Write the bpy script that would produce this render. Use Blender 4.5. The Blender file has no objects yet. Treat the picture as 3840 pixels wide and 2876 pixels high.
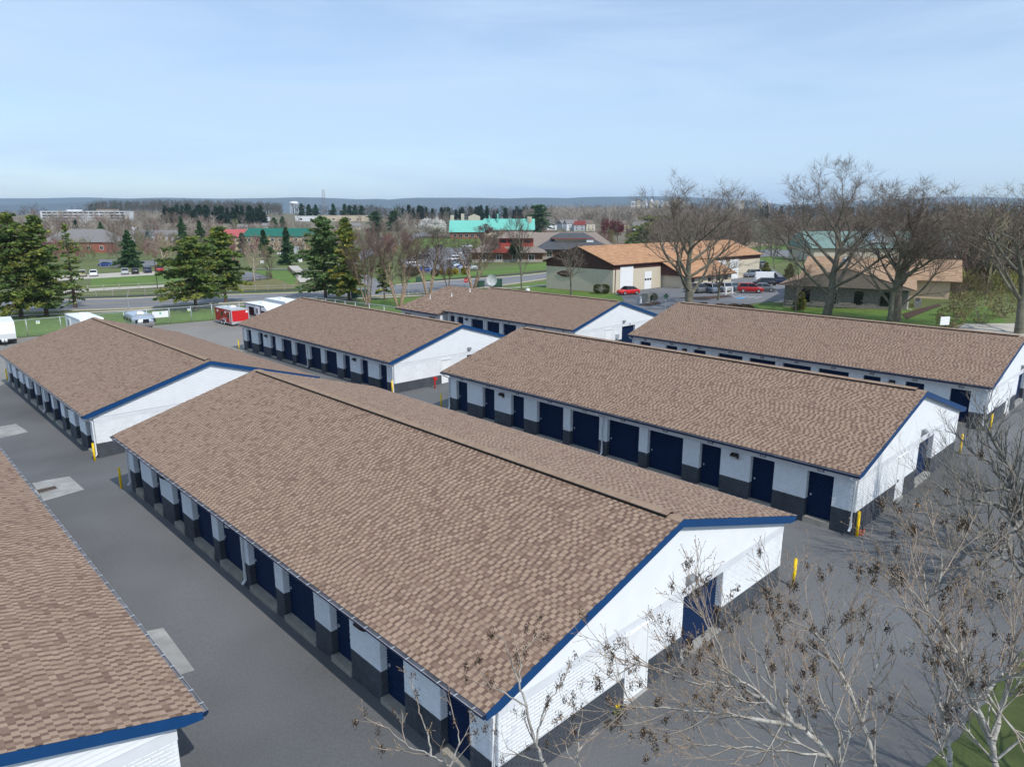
import bpy, bmesh, math, random
import numpy as np
from mathutils import Vector, Matrix

# ------------------------------------------------------------------ camera, sky, sun, exposure
SC = bpy.context.scene
COL = SC.collection
CAM_H, FPX, PITCH = 13.4, 2637.3, 0.2323
cam_d = bpy.data.cameras.new('camera')
cam_d.sensor_width = 36.0
cam_d.lens = 36.0 * FPX / 3840.0
cam_d.clip_start = 0.1
cam_d.clip_end = 60000
cam = bpy.data.objects.new('camera', cam_d)
cam.location = (0, 0, CAM_H)
cam.rotation_euler = (math.pi / 2 - PITCH, 0, 0)
COL.objects.link(cam)
SC.camera = cam

SUN_EL = math.radians(47)
SUN_H = (0.596, -0.803)                       # horizontal direction towards the sun
world = bpy.data.worlds.new('World')
SC.world = world
world.use_nodes = True
wn, wl = world.node_tree.nodes, world.node_tree.links
wn.clear()
sky = wn.new('ShaderNodeTexSky')
sky.sky_type = 'NISHITA'
sky.sun_disc = False
sky.sun_elevation = SUN_EL
sky.sun_rotation = math.atan2(SUN_H[0], SUN_H[1])
sky.altitude = 150
sky.air_density = 1.0
sky.dust_density = 0.2
sky.ozone_density = 3.0
# thin high cirrus in the sky itself
wtc = wn.new('ShaderNodeTexCoord')
wmap = wn.new('ShaderNodeMapping')
wmap.inputs['Scale'].default_value = (1.1, 1.6, 9.0)
wmap.inputs['Rotation'].default_value = (0.06, 0.10, 0.5)
wno = wn.new('ShaderNodeTexNoise')
wno.inputs['Scale'].default_value = 1.7
wno.inputs['Detail'].default_value = 9
wno.inputs['Roughness'].default_value = 0.55
wno.inputs['Distortion'].default_value = 0.6
wra = wn.new('ShaderNodeMapRange')
wra.inputs['From Min'].default_value = 0.36
wra.inputs['From Max'].default_value = 0.70
wra.inputs['To Min'].default_value = 0.46
wra.inputs['To Max'].default_value = 1.0
wmx = wn.new('ShaderNodeMixRGB')
wmx.inputs['Color2'].default_value = (4.1, 5.35, 7.05, 1)
bg = wn.new('ShaderNodeBackground')
bg.inputs['Strength'].default_value = 0.15
wo = wn.new('ShaderNodeOutputWorld')
wl.new(wtc.outputs['Generated'], wmap.inputs['Vector'])
wl.new(wmap.outputs['Vector'], wno.inputs['Vector'])
wl.new(wno.outputs['Fac'], wra.inputs['Value'])
wl.new(wra.outputs['Result'], wmx.inputs['Fac'])
wl.new(sky.outputs['Color'], wmx.inputs['Color1'])
wl.new(wmx.outputs['Color'], bg.inputs['Color'])
wl.new(bg.outputs['Background'], wo.inputs['Surface'])

sun_d = bpy.data.lights.new('sun', 'SUN')
sun_d.energy = 3.6
sun_d.angle = math.radians(0.5)
sun_d.color = (1.0, 0.955, 0.88)
sun = bpy.data.objects.new('sun', sun_d)
sd = Vector((SUN_H[0] * math.cos(SUN_EL), SUN_H[1] * math.cos(SUN_EL), math.sin(SUN_EL)))
sun.rotation_euler = sd.to_track_quat('Z', 'Y').to_euler()
sun.location = (40, -50, 80)
COL.objects.link(sun)

SC.view_settings.view_transform = 'Standard'
SC.view_settings.look = 'None'
SC.view_settings.exposure = 0.0
SC.view_settings.gamma = 1.0
SC.cycles.max_bounces = 4
SC.cycles.diffuse_bounces = 2
SC.cycles.glossy_bounces = 2
SC.cycles.transmission_bounces = 4
SC.cycles.volume_bounces = 0
SC.cycles.use_denoising = True
SC.cycles.denoising_input_passes = 'RGB_ALBEDO_NORMAL'
SC.cycles.denoising_prefilter = 'ACCURATE'

# ------------------------------------------------------------------ geometry of the place
CP, SP = math.cos(PITCH), math.sin(PITCH)
YAW = 0.765
UX, UY = -math.sin(YAW), math.cos(YAW)        # along the storage rows, away from the viewer
VX, VY = math.cos(YAW), math.sin(YAW)         # across the rows
B0 = (4.83, 18.442)

def sstep(t):
    t = np.clip(t, 0, 1)
    return t * t * (3 - 2 * t)

def T(x, y):
    """height of the ground"""
    x = np.asarray(x, float); y = np.asarray(y, float)
    u = (x - B0[0]) * UX + (y - B0[1]) * UY
    v = (x - B0[0]) * VX + (y - B0[1]) * VY
    z = 0.18 + 0.5 * np.tanh(v / 40) - 0.006 * np.clip(u, 0, 63) - 0.5 * sstep((u - 26) / 11)
    z = z - 4 * (1 - np.exp(-0.0175 * np.clip(u - 63, 0, None) / 4))
    z = z + 14 * sstep((y - 380) / 470)
    z = z + 15 * np.exp(-((x + 560) / 260) ** 2 - ((y - 1250) / 220) ** 2)
    return z

def gz(x, y):
    return float(T(x, y))

def ray(px, py):
    X = (px - 1920) / FPX; Y = (py - 1438) / FPX
    return X, CP - Y * SP, -SP - Y * CP

def G(px, py, off=0.0):
    """point of the ground seen at a place in the photograph (3840 px frame)"""
    d = ray(px, py)
    t = np.concatenate([np.arange(8, 400, 2.0), np.arange(400, 6000, 20.0)])
    z = CAM_H + d[2] * t - T(d[0] * t, d[1] * t) - off
    i = int(np.argmax(z < 0)) if (z < 0).any() else len(t) - 1
    a, b = t[max(i - 1, 0)], t[i]
    for _ in range(30):
        m = 0.5 * (a + b)
        if CAM_H + d[2] * m - gz(d[0] * m, d[1] * m) - off < 0: b = m
        else: a = m
    return Vector((d[0] * b, d[1] * b, CAM_H + d[2] * b))

def A(px, py, depth):
    """point at a given depth along the view axis"""
    d = ray(px, py)
    return Vector((d[0] * depth, d[1] * depth, CAM_H + d[2] * depth))

def mpp(p):
    """metres per photo pixel at a point"""
    return (p[1] * CP - (p[2] - CAM_H) * SP) / FPX

def PJ(p):
    z = p[2] - CAM_H
    fw = p[1] * CP - z * SP
    up = p[1] * SP + z * CP
    return 1920 + FPX * p[0] / fw, 1438 - FPX * up / fw, fw

# ------------------------------------------------------------------ materials
M = {}
def pm(name, col, rough=0.8, var=0.12, scale=3.0, bump=0.0, bscale=40.0, metal=0.0, spec=0.3, col2=None, detail=4, coat=0.0, big=0.0, bigs=0.15):
    m = bpy.data.materials.new(name); m.use_nodes = True
    n, l = m.node_tree.nodes, m.node_tree.links
    b = n['Principled BSDF']
    b.inputs['Roughness'].default_value = rough
    b.inputs['Metallic'].default_value = metal
    b.inputs['Specular IOR Level'].default_value = spec
    b.inputs['Coat Weight'].default_value = coat
    tc = n.new('ShaderNodeTexCoord')
    if var > 0 or col2:
        no = n.new('ShaderNodeTexNoise'); no.inputs['Scale'].default_value = scale; no.inputs['Detail'].default_value = detail
        l.new(tc.outputs['Object'], no.inputs['Vector'])
        mr = n.new('ShaderNodeMapRange'); mr.inputs['From Min'].default_value = 0.3; mr.inputs['From Max'].default_value = 0.7
        l.new(no.outputs['Fac'], mr.inputs['Value'])
        mx = n.new('ShaderNodeMixRGB')
        c2 = col2 or tuple(c * (1 + var) for c in col)
        c1 = col if col2 else tuple(c * (1 - var) for c in col)
        mx.inputs['Color1'].default_value = (*c1, 1); mx.inputs['Color2'].default_value = (*c2, 1)
        l.new(mr.outputs['Result'], mx.inputs['Fac'])
        out = mx.outputs['Color']
        if big > 0:
            nb = n.new('ShaderNodeTexNoise'); nb.inputs['Scale'].default_value = bigs; nb.inputs['Detail'].default_value = 3
            l.new(tc.outputs['Object'], nb.inputs['Vector'])
            rb = n.new('ShaderNodeMapRange'); rb.inputs['From Min'].default_value = 0.3; rb.inputs['From Max'].default_value = 0.7
            rb.inputs['To Min'].default_value = 1 - big; rb.inputs['To Max'].default_value = 1 + big
            l.new(nb.outputs['Fac'], rb.inputs['Value'])
            mu = n.new('ShaderNodeMixRGB'); mu.blend_type = 'MULTIPLY'; mu.inputs['Fac'].default_value = 1
            l.new(out, mu.inputs['Color1']); l.new(rb.outputs['Result'], mu.inputs['Color2'])
            out = mu.outputs['Color']
        l.new(out, b.inputs['Base Color'])
    else:
        b.inputs['Base Color'].default_value = (*col, 1)
    if bump > 0:
        nb = n.new('ShaderNodeTexNoise'); nb.inputs['Scale'].default_value = bscale; nb.inputs['Detail'].default_value = 3
        l.new(tc.outputs['Object'], nb.inputs['Vector'])
        bu = n.new('ShaderNodeBump'); bu.inputs['Strength'].default_value = bump; bu.inputs['Distance'].default_value = 0.02
        l.new(nb.outputs['Fac'], bu.inputs['Height']); l.new(bu.outputs['Normal'], b.inputs['Normal'])
    M[name] = m
    return m

def pm_tint(name, rough=0.9, fine=60.0, amt=0.25, big=0.0, bigs=0.2, trans=0.0):
    """base colour from the 'tint' attribute of each piece, with grain on top"""
    m = bpy.data.materials.new(name); m.use_nodes = True
    n, l = m.node_tree.nodes, m.node_tree.links
    b = n['Principled BSDF']
    b.inputs['Roughness'].default_value = rough
    b.inputs['Specular IOR Level'].default_value = 0.2
    at = n.new('ShaderNodeAttribute'); at.attribute_name = 'tint'
    tc = n.new('ShaderNodeTexCoord')
    no = n.new('ShaderNodeTexNoise'); no.inputs['Scale'].default_value = fine; no.inputs['Detail'].default_value = 2
    l.new(tc.outputs['Object'], no.inputs['Vector'])
    mr = n.new('ShaderNodeMapRange'); mr.inputs['From Min'].default_value = 0.25; mr.inputs['From Max'].default_value = 0.75
    mr.inputs['To Min'].default_value = 1 - amt; mr.inputs['To Max'].default_value = 1 + amt
    l.new(no.outputs['Fac'], mr.inputs['Value'])
    mu = n.new('ShaderNodeMixRGB'); mu.blend_type = 'MULTIPLY'; mu.inputs['Fac'].default_value = 1
    l.new(at.outputs['Color'], mu.inputs['Color1']); l.new(mr.outputs['Result'], mu.inputs['Color2'])
    l.new(mu.outputs['Color'], b.inputs['Base Color'])
    if trans > 0:
        tr = n.new('ShaderNodeBsdfTranslucent'); mix = n.new('ShaderNodeMixShader'); mix.inputs['Fac'].default_value = trans
        l.new(mu.outputs['Color'], tr.inputs['Color'])
        o = n['Material Output']
        l.new(b.outputs['BSDF'], mix.inputs[1]); l.new(tr.outputs['BSDF'], mix.inputs[2]); l.new(mix.outputs['Shader'], o.inputs['Surface'])
    M[name] = m
    return m

pm_tint('shingle', 0.95, 110, 0.18)
pm_tint('leaf', 0.7, 8, 0.25, trans=0.25)
pm_tint('twig', 0.9, 6, 0.2)
pm('white_brick', (0.74, 0.76, 0.78), 0.75, 0.05, 4, 0.5, 60, big=0.06, bigs=0.6)
pm('char_brick', (0.066, 0.074, 0.088), 0.8, 0.18, 3, 0.5, 60, big=0.18, bigs=0.7)
pm('white_core', (0.68, 0.70, 0.72), 0.8, 0.04, 4)
pm('char_core', (0.055, 0.062, 0.074), 0.85, 0.1, 4)
pm('siding', (0.73, 0.75, 0.77), 0.5, 0.03, 1.5)
pm('frieze', (0.68, 0.70, 0.73), 0.6, 0.04, 2)
pm('blue_trim', (0.005, 0.052, 0.165), 0.42, 0.08, 2, spec=0.4)
pm('navy_trim', (0.006, 0.018, 0.06), 0.45, 0.1, 2, spec=0.4)
pm('gutter_in', (0.30, 0.30, 0.33), 0.6, 0.25, 2)
pm('door_blue', (0.0034, 0.018, 0.062), 0.6, 0.08, 2, spec=0.2)
pm('white_paint', (0.80, 0.81, 0.82), 0.5, 0.03, 2)
pm('lit_lens', (0.6, 0.6, 0.58), 0.2, 0.02, 2)
pm('bronze', (0.035, 0.026, 0.02), 0.5, 0.1, 5)
pm('grey_metal', (0.30, 0.31, 0.32), 0.45, 0.1, 5, metal=0.5)
pm('galv', (0.50, 0.53, 0.56), 0.45, 0.08, 5, metal=0.4)
pm('concrete', (0.33, 0.325, 0.31), 0.9, 0.16, 2.0, 0.3, 40, big=0.12, bigs=0.6)
pm('sill_concrete', (0.36, 0.33, 0.28), 0.9, 0.2, 2.0, 0.3, 40)
pm('kerb_stone', (0.50, 0.44, 0.35), 0.9, 0.1, 1.0)
pm('walk', (0.46, 0.42, 0.36), 0.9, 0.1, 0.7)
pm('asphalt', (0.135, 0.136, 0.139), 0.92, 0.13, 18.0, 0.35, 70, big=0.26, bigs=0.11, detail=6)
pm('gravel_lot', (0.24, 0.225, 0.205), 0.95, 0.22, 14.0, 0.3, 60, big=0.12, bigs=0.1, detail=6)
pm('road', (0.19, 0.19, 0.195), 0.92, 0.06, 0.4, big=0.12, bigs=0.06)
pm('lot', (0.17, 0.17, 0.178), 0.92, 0.08, 0.5, big=0.15, bigs=0.05)
pm('path_black', (0.045, 0.05, 0.06), 0.9, 0.1, 0.5)
pm('grass', (0.095, 0.120, 0.035), 0.95, 0.0, 0.9, 0.4, 12, col2=(0.135, 0.150, 0.050), detail=6, big=0.22, bigs=0.05)
pm('lawn', (0.080, 0.148, 0.022), 0.95, 0.0, 1.2, 0.4, 14, col2=(0.125, 0.190, 0.036), detail=6, big=0.18, bigs=0.07)
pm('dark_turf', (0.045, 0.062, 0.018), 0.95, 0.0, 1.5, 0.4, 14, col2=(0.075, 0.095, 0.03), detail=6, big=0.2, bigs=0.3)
pm('dry_grass', (0.12, 0.125, 0.035), 0.95, 0.0, 0.5, 0.4, 12, col2=(0.20, 0.16, 0.075), detail=6)
pm('meadow', (0.30, 0.22, 0.14), 0.95, 0.15, 0.15, col2=(0.24, 0.18, 0.11))
pm('mulch', (0.07, 0.04, 0.028), 0.95, 0.2, 2.0)
pm('wood_floor', (0.13, 0.105, 0.075), 0.95, 0.0, 0.06, col2=(0.085, 0.09, 0.045), detail=6)
pm('far_land', (0.13, 0.125, 0.07), 0.95, 0.0, 0.012, col2=(0.19, 0.155, 0.115), detail=6)
pm('hill_wood', (0.045, 0.055, 0.055), 0.95, 0.2, 0.004)
pm('yellow_paint', (0.85, 0.56, 0.01), 0.5, 0.05, 6)
pm('line_yellow', (0.60, 0.42, 0.10), 0.9, 0.08, 2)
pm('line_white', (0.62, 0.63, 0.64), 0.9, 0.1, 2)
pm('line_blue', (0.08, 0.30, 0.55), 0.9, 0.1, 2)
pm('bark', (0.19, 0.155, 0.125), 0.95, 0.3, 6, 0.5, 20)
pm('bark_brown', (0.125, 0.088, 0.070), 0.95, 0.3, 6, 0.5, 20)
pm('bark_grey', (0.155, 0.145, 0.11), 0.95, 0.3, 4)
pm('bark_pale', (0.42, 0.33, 0.26), 0.9, 0.3, 3)
pm('bark_birch', (0.36, 0.25, 0.18), 0.9, 0.35, 3)
pm('ash_bark', (0.52, 0.50, 0.46), 0.9, 0.0, 9, 0.6, 40, col2=(0.22, 0.195, 0.165))
pm('ash_twig', (0.34, 0.28, 0.23), 0.9, 0.25, 8)
pm('seed', (0.055, 0.036, 0.024), 0.9, 0.35, 30)
pm('bud', (0.36, 0.22, 0.10), 0.8, 0.2, 30)
pm('moss_bark', (0.30, 0.29, 0.26), 0.9, 0.0, 5, 0.5, 30, col2=(0.10, 0.09, 0.075))
pm('stub_red', (0.55, 0.02, 0.015), 0.5, 0.05, 4)
pm('terracotta', (0.50, 0.16, 0.10), 0.8, 0.1, 4)
pm('rust_grate', (0.16, 0.12, 0.10), 0.8, 0.2, 8)
pm('shade_black', (0.012, 0.012, 0.012), 0.9, 0.0)
pm('glass_dark', (0.012, 0.015, 0.02), 0.08, 0.0, spec=0.6)
pm('tyre', (0.018, 0.018, 0.018), 0.8, 0.1, 5)
pm('alloy', (0.55, 0.56, 0.57), 0.3, 0.05, 5, metal=0.7)
pm('chrome_skin', (0.72, 0.74, 0.76), 0.28, 0.04, 2, metal=0.85)
pm('light_red', (0.45, 0.01, 0.01), 0.3, 0.0)
pm('light_clear', (0.7, 0.7, 0.7), 0.15, 0.0)
pm('trailer_white', (0.80, 0.81, 0.82), 0.4, 0.03, 1)
pm('trailer_red', (0.40, 0.012, 0.015), 0.35, 0.05, 1)
pm('trailer_grey', (0.45, 0.48, 0.50), 0.45, 0.06, 1)
pm('black_trim', (0.015, 0.016, 0.018), 0.5, 0.05, 2)
pm('wood_rail', (0.33, 0.30, 0.26), 0.9, 0.15, 3)
pm('wood_rail_dark', (0.13, 0.10, 0.075), 0.9, 0.15, 3)
pm('sign_green', (0.01, 0.20, 0.09), 0.5, 0.0)
pm('sign_red', (0.50, 0.012, 0.02), 0.5, 0.0)
pm('lime', (0.45, 0.75, 0.12), 0.5, 0.0)
pm('util_green', (0.035, 0.085, 0.06), 0.6, 0.1, 3)
pm('stone_wall', (0.34, 0.31, 0.27), 0.9, 0.25, 4)
def car_paint(name, col): pm(name, col, 0.3, 0.02, 1, spec=0.5, coat=0.5)
for nm, c in dict(white=(0.75, 0.76, 0.77), silver=(0.42, 0.44, 0.46), black=(0.012, 0.013, 0.016), blue=(0.015, 0.05, 0.22), navy=(0.012, 0.022, 0.06),
                  red=(0.35, 0.012, 0.015), vred=(0.60, 0.01, 0.012), grey=(0.13, 0.14, 0.15), bluegrey=(0.16, 0.20, 0.26), teal=(0.10, 0.17, 0.19), tan=(0.42, 0.38, 0.32)).items():
    car_paint('car_' + nm, c)

# ------------------------------------------------------------------ mesh helpers
def setp(o, label=None, cat=None, group=None, kind=None):
    if label: o['label'] = label
    if cat: o['category'] = cat
    if group: o['group'] = group
    if kind: o['kind'] = kind
    return o

def empty(name, loc, rz=0.0, label=None, cat=None, group=None):
    o = bpy.data.objects.new(name, None)
    o.location = loc; o.rotation_euler = (0, 0, rz)
    COL.objects.link(o)
    return setp(o, label, cat, group)

def link(name, me, parent=None, loc=None, rot=None):
    o = bpy.data.objects.new(name, me)
    COL.objects.link(o)
    if parent is not None: o.parent = parent
    if loc is not None: o.location = loc
    if rot is not None: o.rotation_euler = rot
    return o

def mats(me, ms):
    for m in (ms if isinstance(ms, (list, tuple)) else [ms]):
        me.materials.append(M[m] if isinstance(m, str) else m)

def mesh_np(name, V, F, ms, mi=None, tint=None, smooth=False):
    """mesh from numpy verts and equal-sided faces, optional colour per face"""
    V = np.asarray(V, np.float32).reshape(-1, 3); F = np.asarray(F, np.int32)
    me = bpy.data.meshes.new(name)
    n, k = F.shape
    me.vertices.add(len(V)); me.vertices.foreach_set('co', V.ravel())
    me.loops.add(n * k); me.loops.foreach_set('vertex_index', F.ravel())
    me.polygons.add(n)
    me.polygons.foreach_set('loop_start', np.arange(0, n * k, k, dtype=np.int32))
    me.polygons.foreach_set('loop_total', np.full(n, k, np.int32))
    mats(me, ms)
    if mi is not None: me.polygons.foreach_set('material_index', np.asarray(mi, np.int32))
    me.polygons.foreach_set('use_smooth', np.full(n, smooth))
    me.update(calc_edges=True)
    if tint is not None:
        a = me.attributes.new('tint', 'FLOAT_COLOR', 'FACE')
        c = np.ones((n, 4), np.float32); c[:, :3] = tint
        a.data.foreach_set('color', c.ravel())
    return me

class MB:
    def __init__(s): s.v = []; s.f = []; s.mi = []
    def add(s, vs, fs, mi=0):
        k = len(s.v); s.v += [tuple(v) for v in vs]
        for f in fs: s.f.append([i + k for i in f]); s.mi.append(mi)
        return s
    def box(s, x0, x1, y0, y1, z0, z1, mi=0, rot=0.0, piv=None):
        vs = [(x, y, z) for z in (z0, z1) for x, y in ((x0, y0), (x1, y0), (x1, y1), (x0, y1))]
        if rot:
            cx, cy = piv or ((x0 + x1) / 2, (y0 + y1) / 2)
            c, n = math.cos(rot), math.sin(rot)
            vs = [(cx + (x - cx) * c - (y - cy) * n, cy + (x - cx) * n + (y - cy) * c, z) for x, y, z in vs]
        return s.add(vs, [(3, 2, 1, 0), (4, 5, 6, 7), (0, 1, 5, 4), (1, 2, 6, 5), (2, 3, 7, 6), (3, 0, 4, 7)], mi)
    def prism(s, pts, ext, mi=0):
        """polygon pts (3-D) extruded by vector ext"""
        n = len(pts); e = Vector(ext)
        vs = [Vector(p) for p in pts] + [Vector(p) + e for p in pts]
        return s.add(vs, [tuple(range(n - 1, -1, -1)), tuple(range(n, 2 * n))] + [(i, (i + 1) % n, (i + 1) % n + n, i + n) for i in range(n)], mi)
    def tube(s, pts, r, n=8, mi=0, cap=True):
        pts = [Vector(p) for p in pts]
        rs = r if isinstance(r, (list, tuple)) else [r] * len(pts)
        base = len(s.v)
        for i, p in enumerate(pts):
            d = (pts[min(i + 1, len(pts) - 1)] - pts[max(i - 1, 0)]).normalized()
            a = d.cross(Vector((0, 0, 1)));
            if a.length < 1e-3: a = Vector((1, 0, 0))
            a.normalize(); b = d.cross(a)
            for k in range(n):
                t = 2 * math.pi * k / n + math.pi / n
                s.v.append(tuple(p + (a * math.cos(t) + b * math.sin(t)) * rs[i]))
        for i in range(len(pts) - 1):
            for k in range(n):
                s.f.append([base + i * n + k, base + i * n + (k + 1) % n, base + (i + 1) * n + (k + 1) % n, base + (i + 1) * n + k]); s.mi.append(mi)
        if cap:
            s.f.append([base + k for k in range(n)][::-1]); s.mi.append(mi)
            s.f.append([base + (len(pts) - 1) * n + k for k in range(n)]); s.mi.append(mi)
        return s
    def cyl(s, c, r, z0, z1, n=12, r2=None, mi=0):
        r2 = r if r2 is None else r2
        return s.tube([(c[0], c[1], z0), (c[0], c[1], z1)], [r, r2], n, mi)
    def mesh(s, name, ms, smooth=False):
        me = bpy.data.meshes.new(name)
        me.from_pydata(s.v, [], s.f); mats(me, ms)
        me.polygons.foreach_set('material_index', s.mi)
        if smooth: me.polygons.foreach_set('use_smooth', [True] * len(s.f))
        bm = bmesh.new(); bm.from_mesh(me); bmesh.ops.recalc_face_normals(bm, faces=bm.faces); bm.to_mesh(me); bm.free()
        me.update()
        return me
    def build(s, name, ms, parent=None, smooth=False, loc=None, rot=None):
        return link(name, s.mesh(name, ms, smooth), parent, loc, rot)

NOGO = []
def drape(name, pts, mat, off=0.03, step=8.0, px=True, label=None, z=None):
    """flat sheet following the ground; pts are places in the photograph or world xy"""
    w = [G(*p) for p in pts] if px else [Vector((p[0], p[1], 0)) for p in pts]
    NOGO.append([(p.x, p.y) for p in w])
    bm = bmesh.new()
    f = bm.faces.new([bm.verts.new((p.x, p.y, 0)) for p in w])
    xs = [p.x for p in w]; ys = [p.y for p in w]
    bmesh.ops.triangulate(bm, faces=bm.faces[:])
    for ax, lo, hi in ((0, min(xs), max(xs)), (1, min(ys), max(ys))):
        k = math.floor(lo / step) * step + step
        while k < hi:
            co = (k, 0, 0) if ax == 0 else (0, k, 0); no = (1, 0, 0) if ax == 0 else (0, 1, 0)
            bmesh.ops.bisect_plane(bm, geom=bm.verts[:] + bm.edges[:] + bm.faces[:], plane_co=co, plane_no=no)
            k += step
    for v in bm.verts: v.co.z = gz(v.co.x, v.co.y) + off
    for f in bm.faces:
        f.normal_update()
        if f.normal.z < 0: f.normal_flip()
    me = bpy.data.meshes.new(name); bm.to_mesh(me); bm.free(); mats(me, mat)
    o = link(name, me); setp(o, kind='structure')
    return o

def ribbon(name, line, width, mat, off=0.03, raise_=0.0, px=True, smoothn=6, kind='structure', parent=None):
    """strip of given width along a line on the ground (raise_ > 0 gives a kerb with sides)"""
    w = [G(*p) for p in line] if px else [Vector((p[0], p[1], 0)) for p in line]
    P = []
    for i in range(len(w) - 1):                       # Catmull-Rom
        p0, p1, p2, p3 = w[max(i - 1, 0)], w[i], w[i + 1], w[min(i + 2, len(w) - 1)]
        for k in range(smoothn):
            t = k / smoothn
            P.append(0.5 * ((2 * p1) + (p2 - p0) * t + (2 * p0 - 5 * p1 + 4 * p2 - p3) * t * t + (3 * p1 - p0 - 3 * p2 + p3) * t ** 3))
    P.append(w[-1])
    vs, fs = [], []
    for i, p in enumerate(P):
        d = P[min(i + 1, len(P) - 1)] - P[max(i - 1, 0)]; d.z = 0; d.normalize()
        n = Vector((-d.y, d.x, 0)) * width / 2
        a, b = p + n, p - n
        za, zb = gz(a.x, a.y) + off, gz(b.x, b.y) + off
        if raise_ > 0: vs += [(a.x, a.y, za - 0.1), (a.x, a.y, za + raise_), (b.x, b.y, zb + raise_), (b.x, b.y, zb - 0.1)]
        else: vs += [(a.x, a.y, za), (b.x, b.y, zb)]
    k = 4 if raise_ > 0 else 2
    for i in range(len(P) - 1):
        for j in range(k - 1): fs.append((i * k + j, (i + 1) * k + j, (i + 1) * k + j + 1, i * k + j + 1))
    me = bpy.data.meshes.new(name); me.from_pydata(vs, [], fs); mats(me, mat)
    bm = bmesh.new(); bm.from_mesh(me)
    for f in bm.faces:
        f.normal_update()
        if f.normal.z < -0.1: f.normal_flip()
    bm.to_mesh(me); bm.free()
    o = link(name, me, parent)
    if kind and parent is None: setp(o, kind=kind)
    return o

def text_mesh(body, size, mat, shear=0.0, ext=0.004):
    cu = bpy.data.curves.new('lettering', 'FONT'); cu.body = body; cu.size = size; cu.shear = shear; cu.extrude = ext; cu.align_x = 'CENTER'; cu.align_y = 'CENTER'
    t = bpy.data.objects.new('tmp_text', cu); COL.objects.link(t)
    dg = bpy.context.evaluated_depsgraph_get(); dg.update()
    me = bpy.data.meshes.new_from_object(t.evaluated_get(dg)); me.materials.clear(); me.materials.append(M[mat])
    bpy.data.objects.remove(t); bpy.data.curves.remove(cu)
    return me

def copy_tree(o, parent=None):
    c = o.copy(); COL.objects.link(c); c.parent = parent
    for ch in o.children: copy_tree(ch, c)
    return c

# ------------------------------------------------------------------ ground sheet and far hills
def axis(dense0, dense1, step, lo, hi, g=1.16):
    a = list(np.arange(dense0, dense1 + 0.01, step))
    s, x = step, dense1
    while x < hi: s *= g; x += s; a.append(min(x, hi))
    s, x = step, dense0
    while x > lo: s *= g; x -= s; a.insert(0, max(x, lo))
    return np.array(a)
gx = axis(-90, 90, 2.5, -15000, 15000); gy = axis(-10, 130, 2.5, -400, 17500, 1.11)
XX, YY = np.meshgrid(gx, gy)
ZZ = T(XX, YY)
nx, ny = len(gx), len(gy)
ii = np.arange((ny - 1) * (nx - 1)); r_, c_ = ii // (nx - 1), ii % (nx - 1)
Fq = np.stack([r_ * nx + c_, r_ * nx + c_ + 1, (r_ + 1) * nx + c_ + 1, (r_ + 1) * nx + c_], 1)
fy = YY.ravel()[Fq].mean(1)
fx = XX.ravel()[Fq].mean(1)
mi = np.where(fy > 420, 1, 0)
o = link('ground', mesh_np('ground', np.stack([XX, YY, ZZ], -1).reshape(-1, 3), Fq, ['grass', 'far_land'], mi, smooth=True))
setp(o, kind='structure')

def ridge(name, prof, depth, thick):
    """wooded ridge: crest heights follow prof (photo px) at a depth, sloping down in front and behind"""
    rng = np.random.default_rng(len(name) * 7 + int(depth))
    px = np.linspace(prof[0][0], prof[-1][0], 260)
    py = np.interp(px, [p[0] for p in prof], [p[1] for p in prof])
    py += np.convolve(rng.normal(0, 1, 300), np.ones(9) / 9, 'same')[:260] * 0.9
    rows = []
    for k, (dd, hf) in enumerate(((-thick, -0.2), (-0.72 * thick, 0.12), (-0.45 * thick, 0.42), (-0.2 * thick, 0.8), (0, 1.0), (0.35 * thick, 0.75), (thick, 0.0))):
        wob = np.convolve(rng.normal(0, 1, 300), np.ones(17) / 17, 'same')[:260]
        row = []
        for a, b, wb in zip(px, py, wob):
            d = ray(a, b); q = depth / d[1]
            x, z = d[0] * q, CAM_H + d[2] * q
            row.append((x * (1 + dd / depth), depth + dd + (wb * thick * 0.12 if 0 < k < 4 else 0), 5 + (z - 5) * (hf + (wb * 0.10 if 0 < k < 4 else 0))))
        rows.append(row)
    V = np.array(rows); n = V.shape[1]
    ii = np.arange((len(rows) - 1) * (n - 1)); r_, c_ = ii // (n - 1), ii % (n - 1)
    F = np.stack([r_ * n + c_, r_ * n + c_ + 1, (r_ + 1) * n + c_ + 1, (r_ + 1) * n + c_], 1)
    setp(link('hills', mesh_np(name, V.reshape(-1, 3), F, 'hill_wood', smooth=True)), kind='structure')
ridge('ridge_main', [(-900, 752), (-300, 748), (0, 745), (160, 744), (330, 741), (480, 745), (620, 742), (830, 746), (1000, 743), (1110, 741), (1200, 742), (1290, 746), (1390, 750), (1440, 751), (1500, 745), (1570, 742), (1750, 743), (1900, 745), (1960, 743), (2030, 742), (2130, 743), (2200, 739), (2320, 738), (2420, 736), (2560, 739), (2680, 745), (2780, 752), (2900, 764), (3000, 776), (3100, 790)], 9300, 2200)
ridge('ridge_near', [(-200, 772), (60, 768), (250, 762), (400, 752), (500, 746), (560, 744), (640, 752), (760, 764), (900, 775), (1000, 785)], 6800, 1300)
ridge('ridge_back', [(1250, 752), (1370, 747), (1420, 746), (1480, 751), (1600, 760)], 10600, 900)
ridge('ridge_east', [(2900, 775), (3100, 760), (3300, 750), (3480, 741), (3580, 737), (3700, 740), (3840, 744), (4100, 750), (4400, 760)], 10700, 900)

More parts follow.
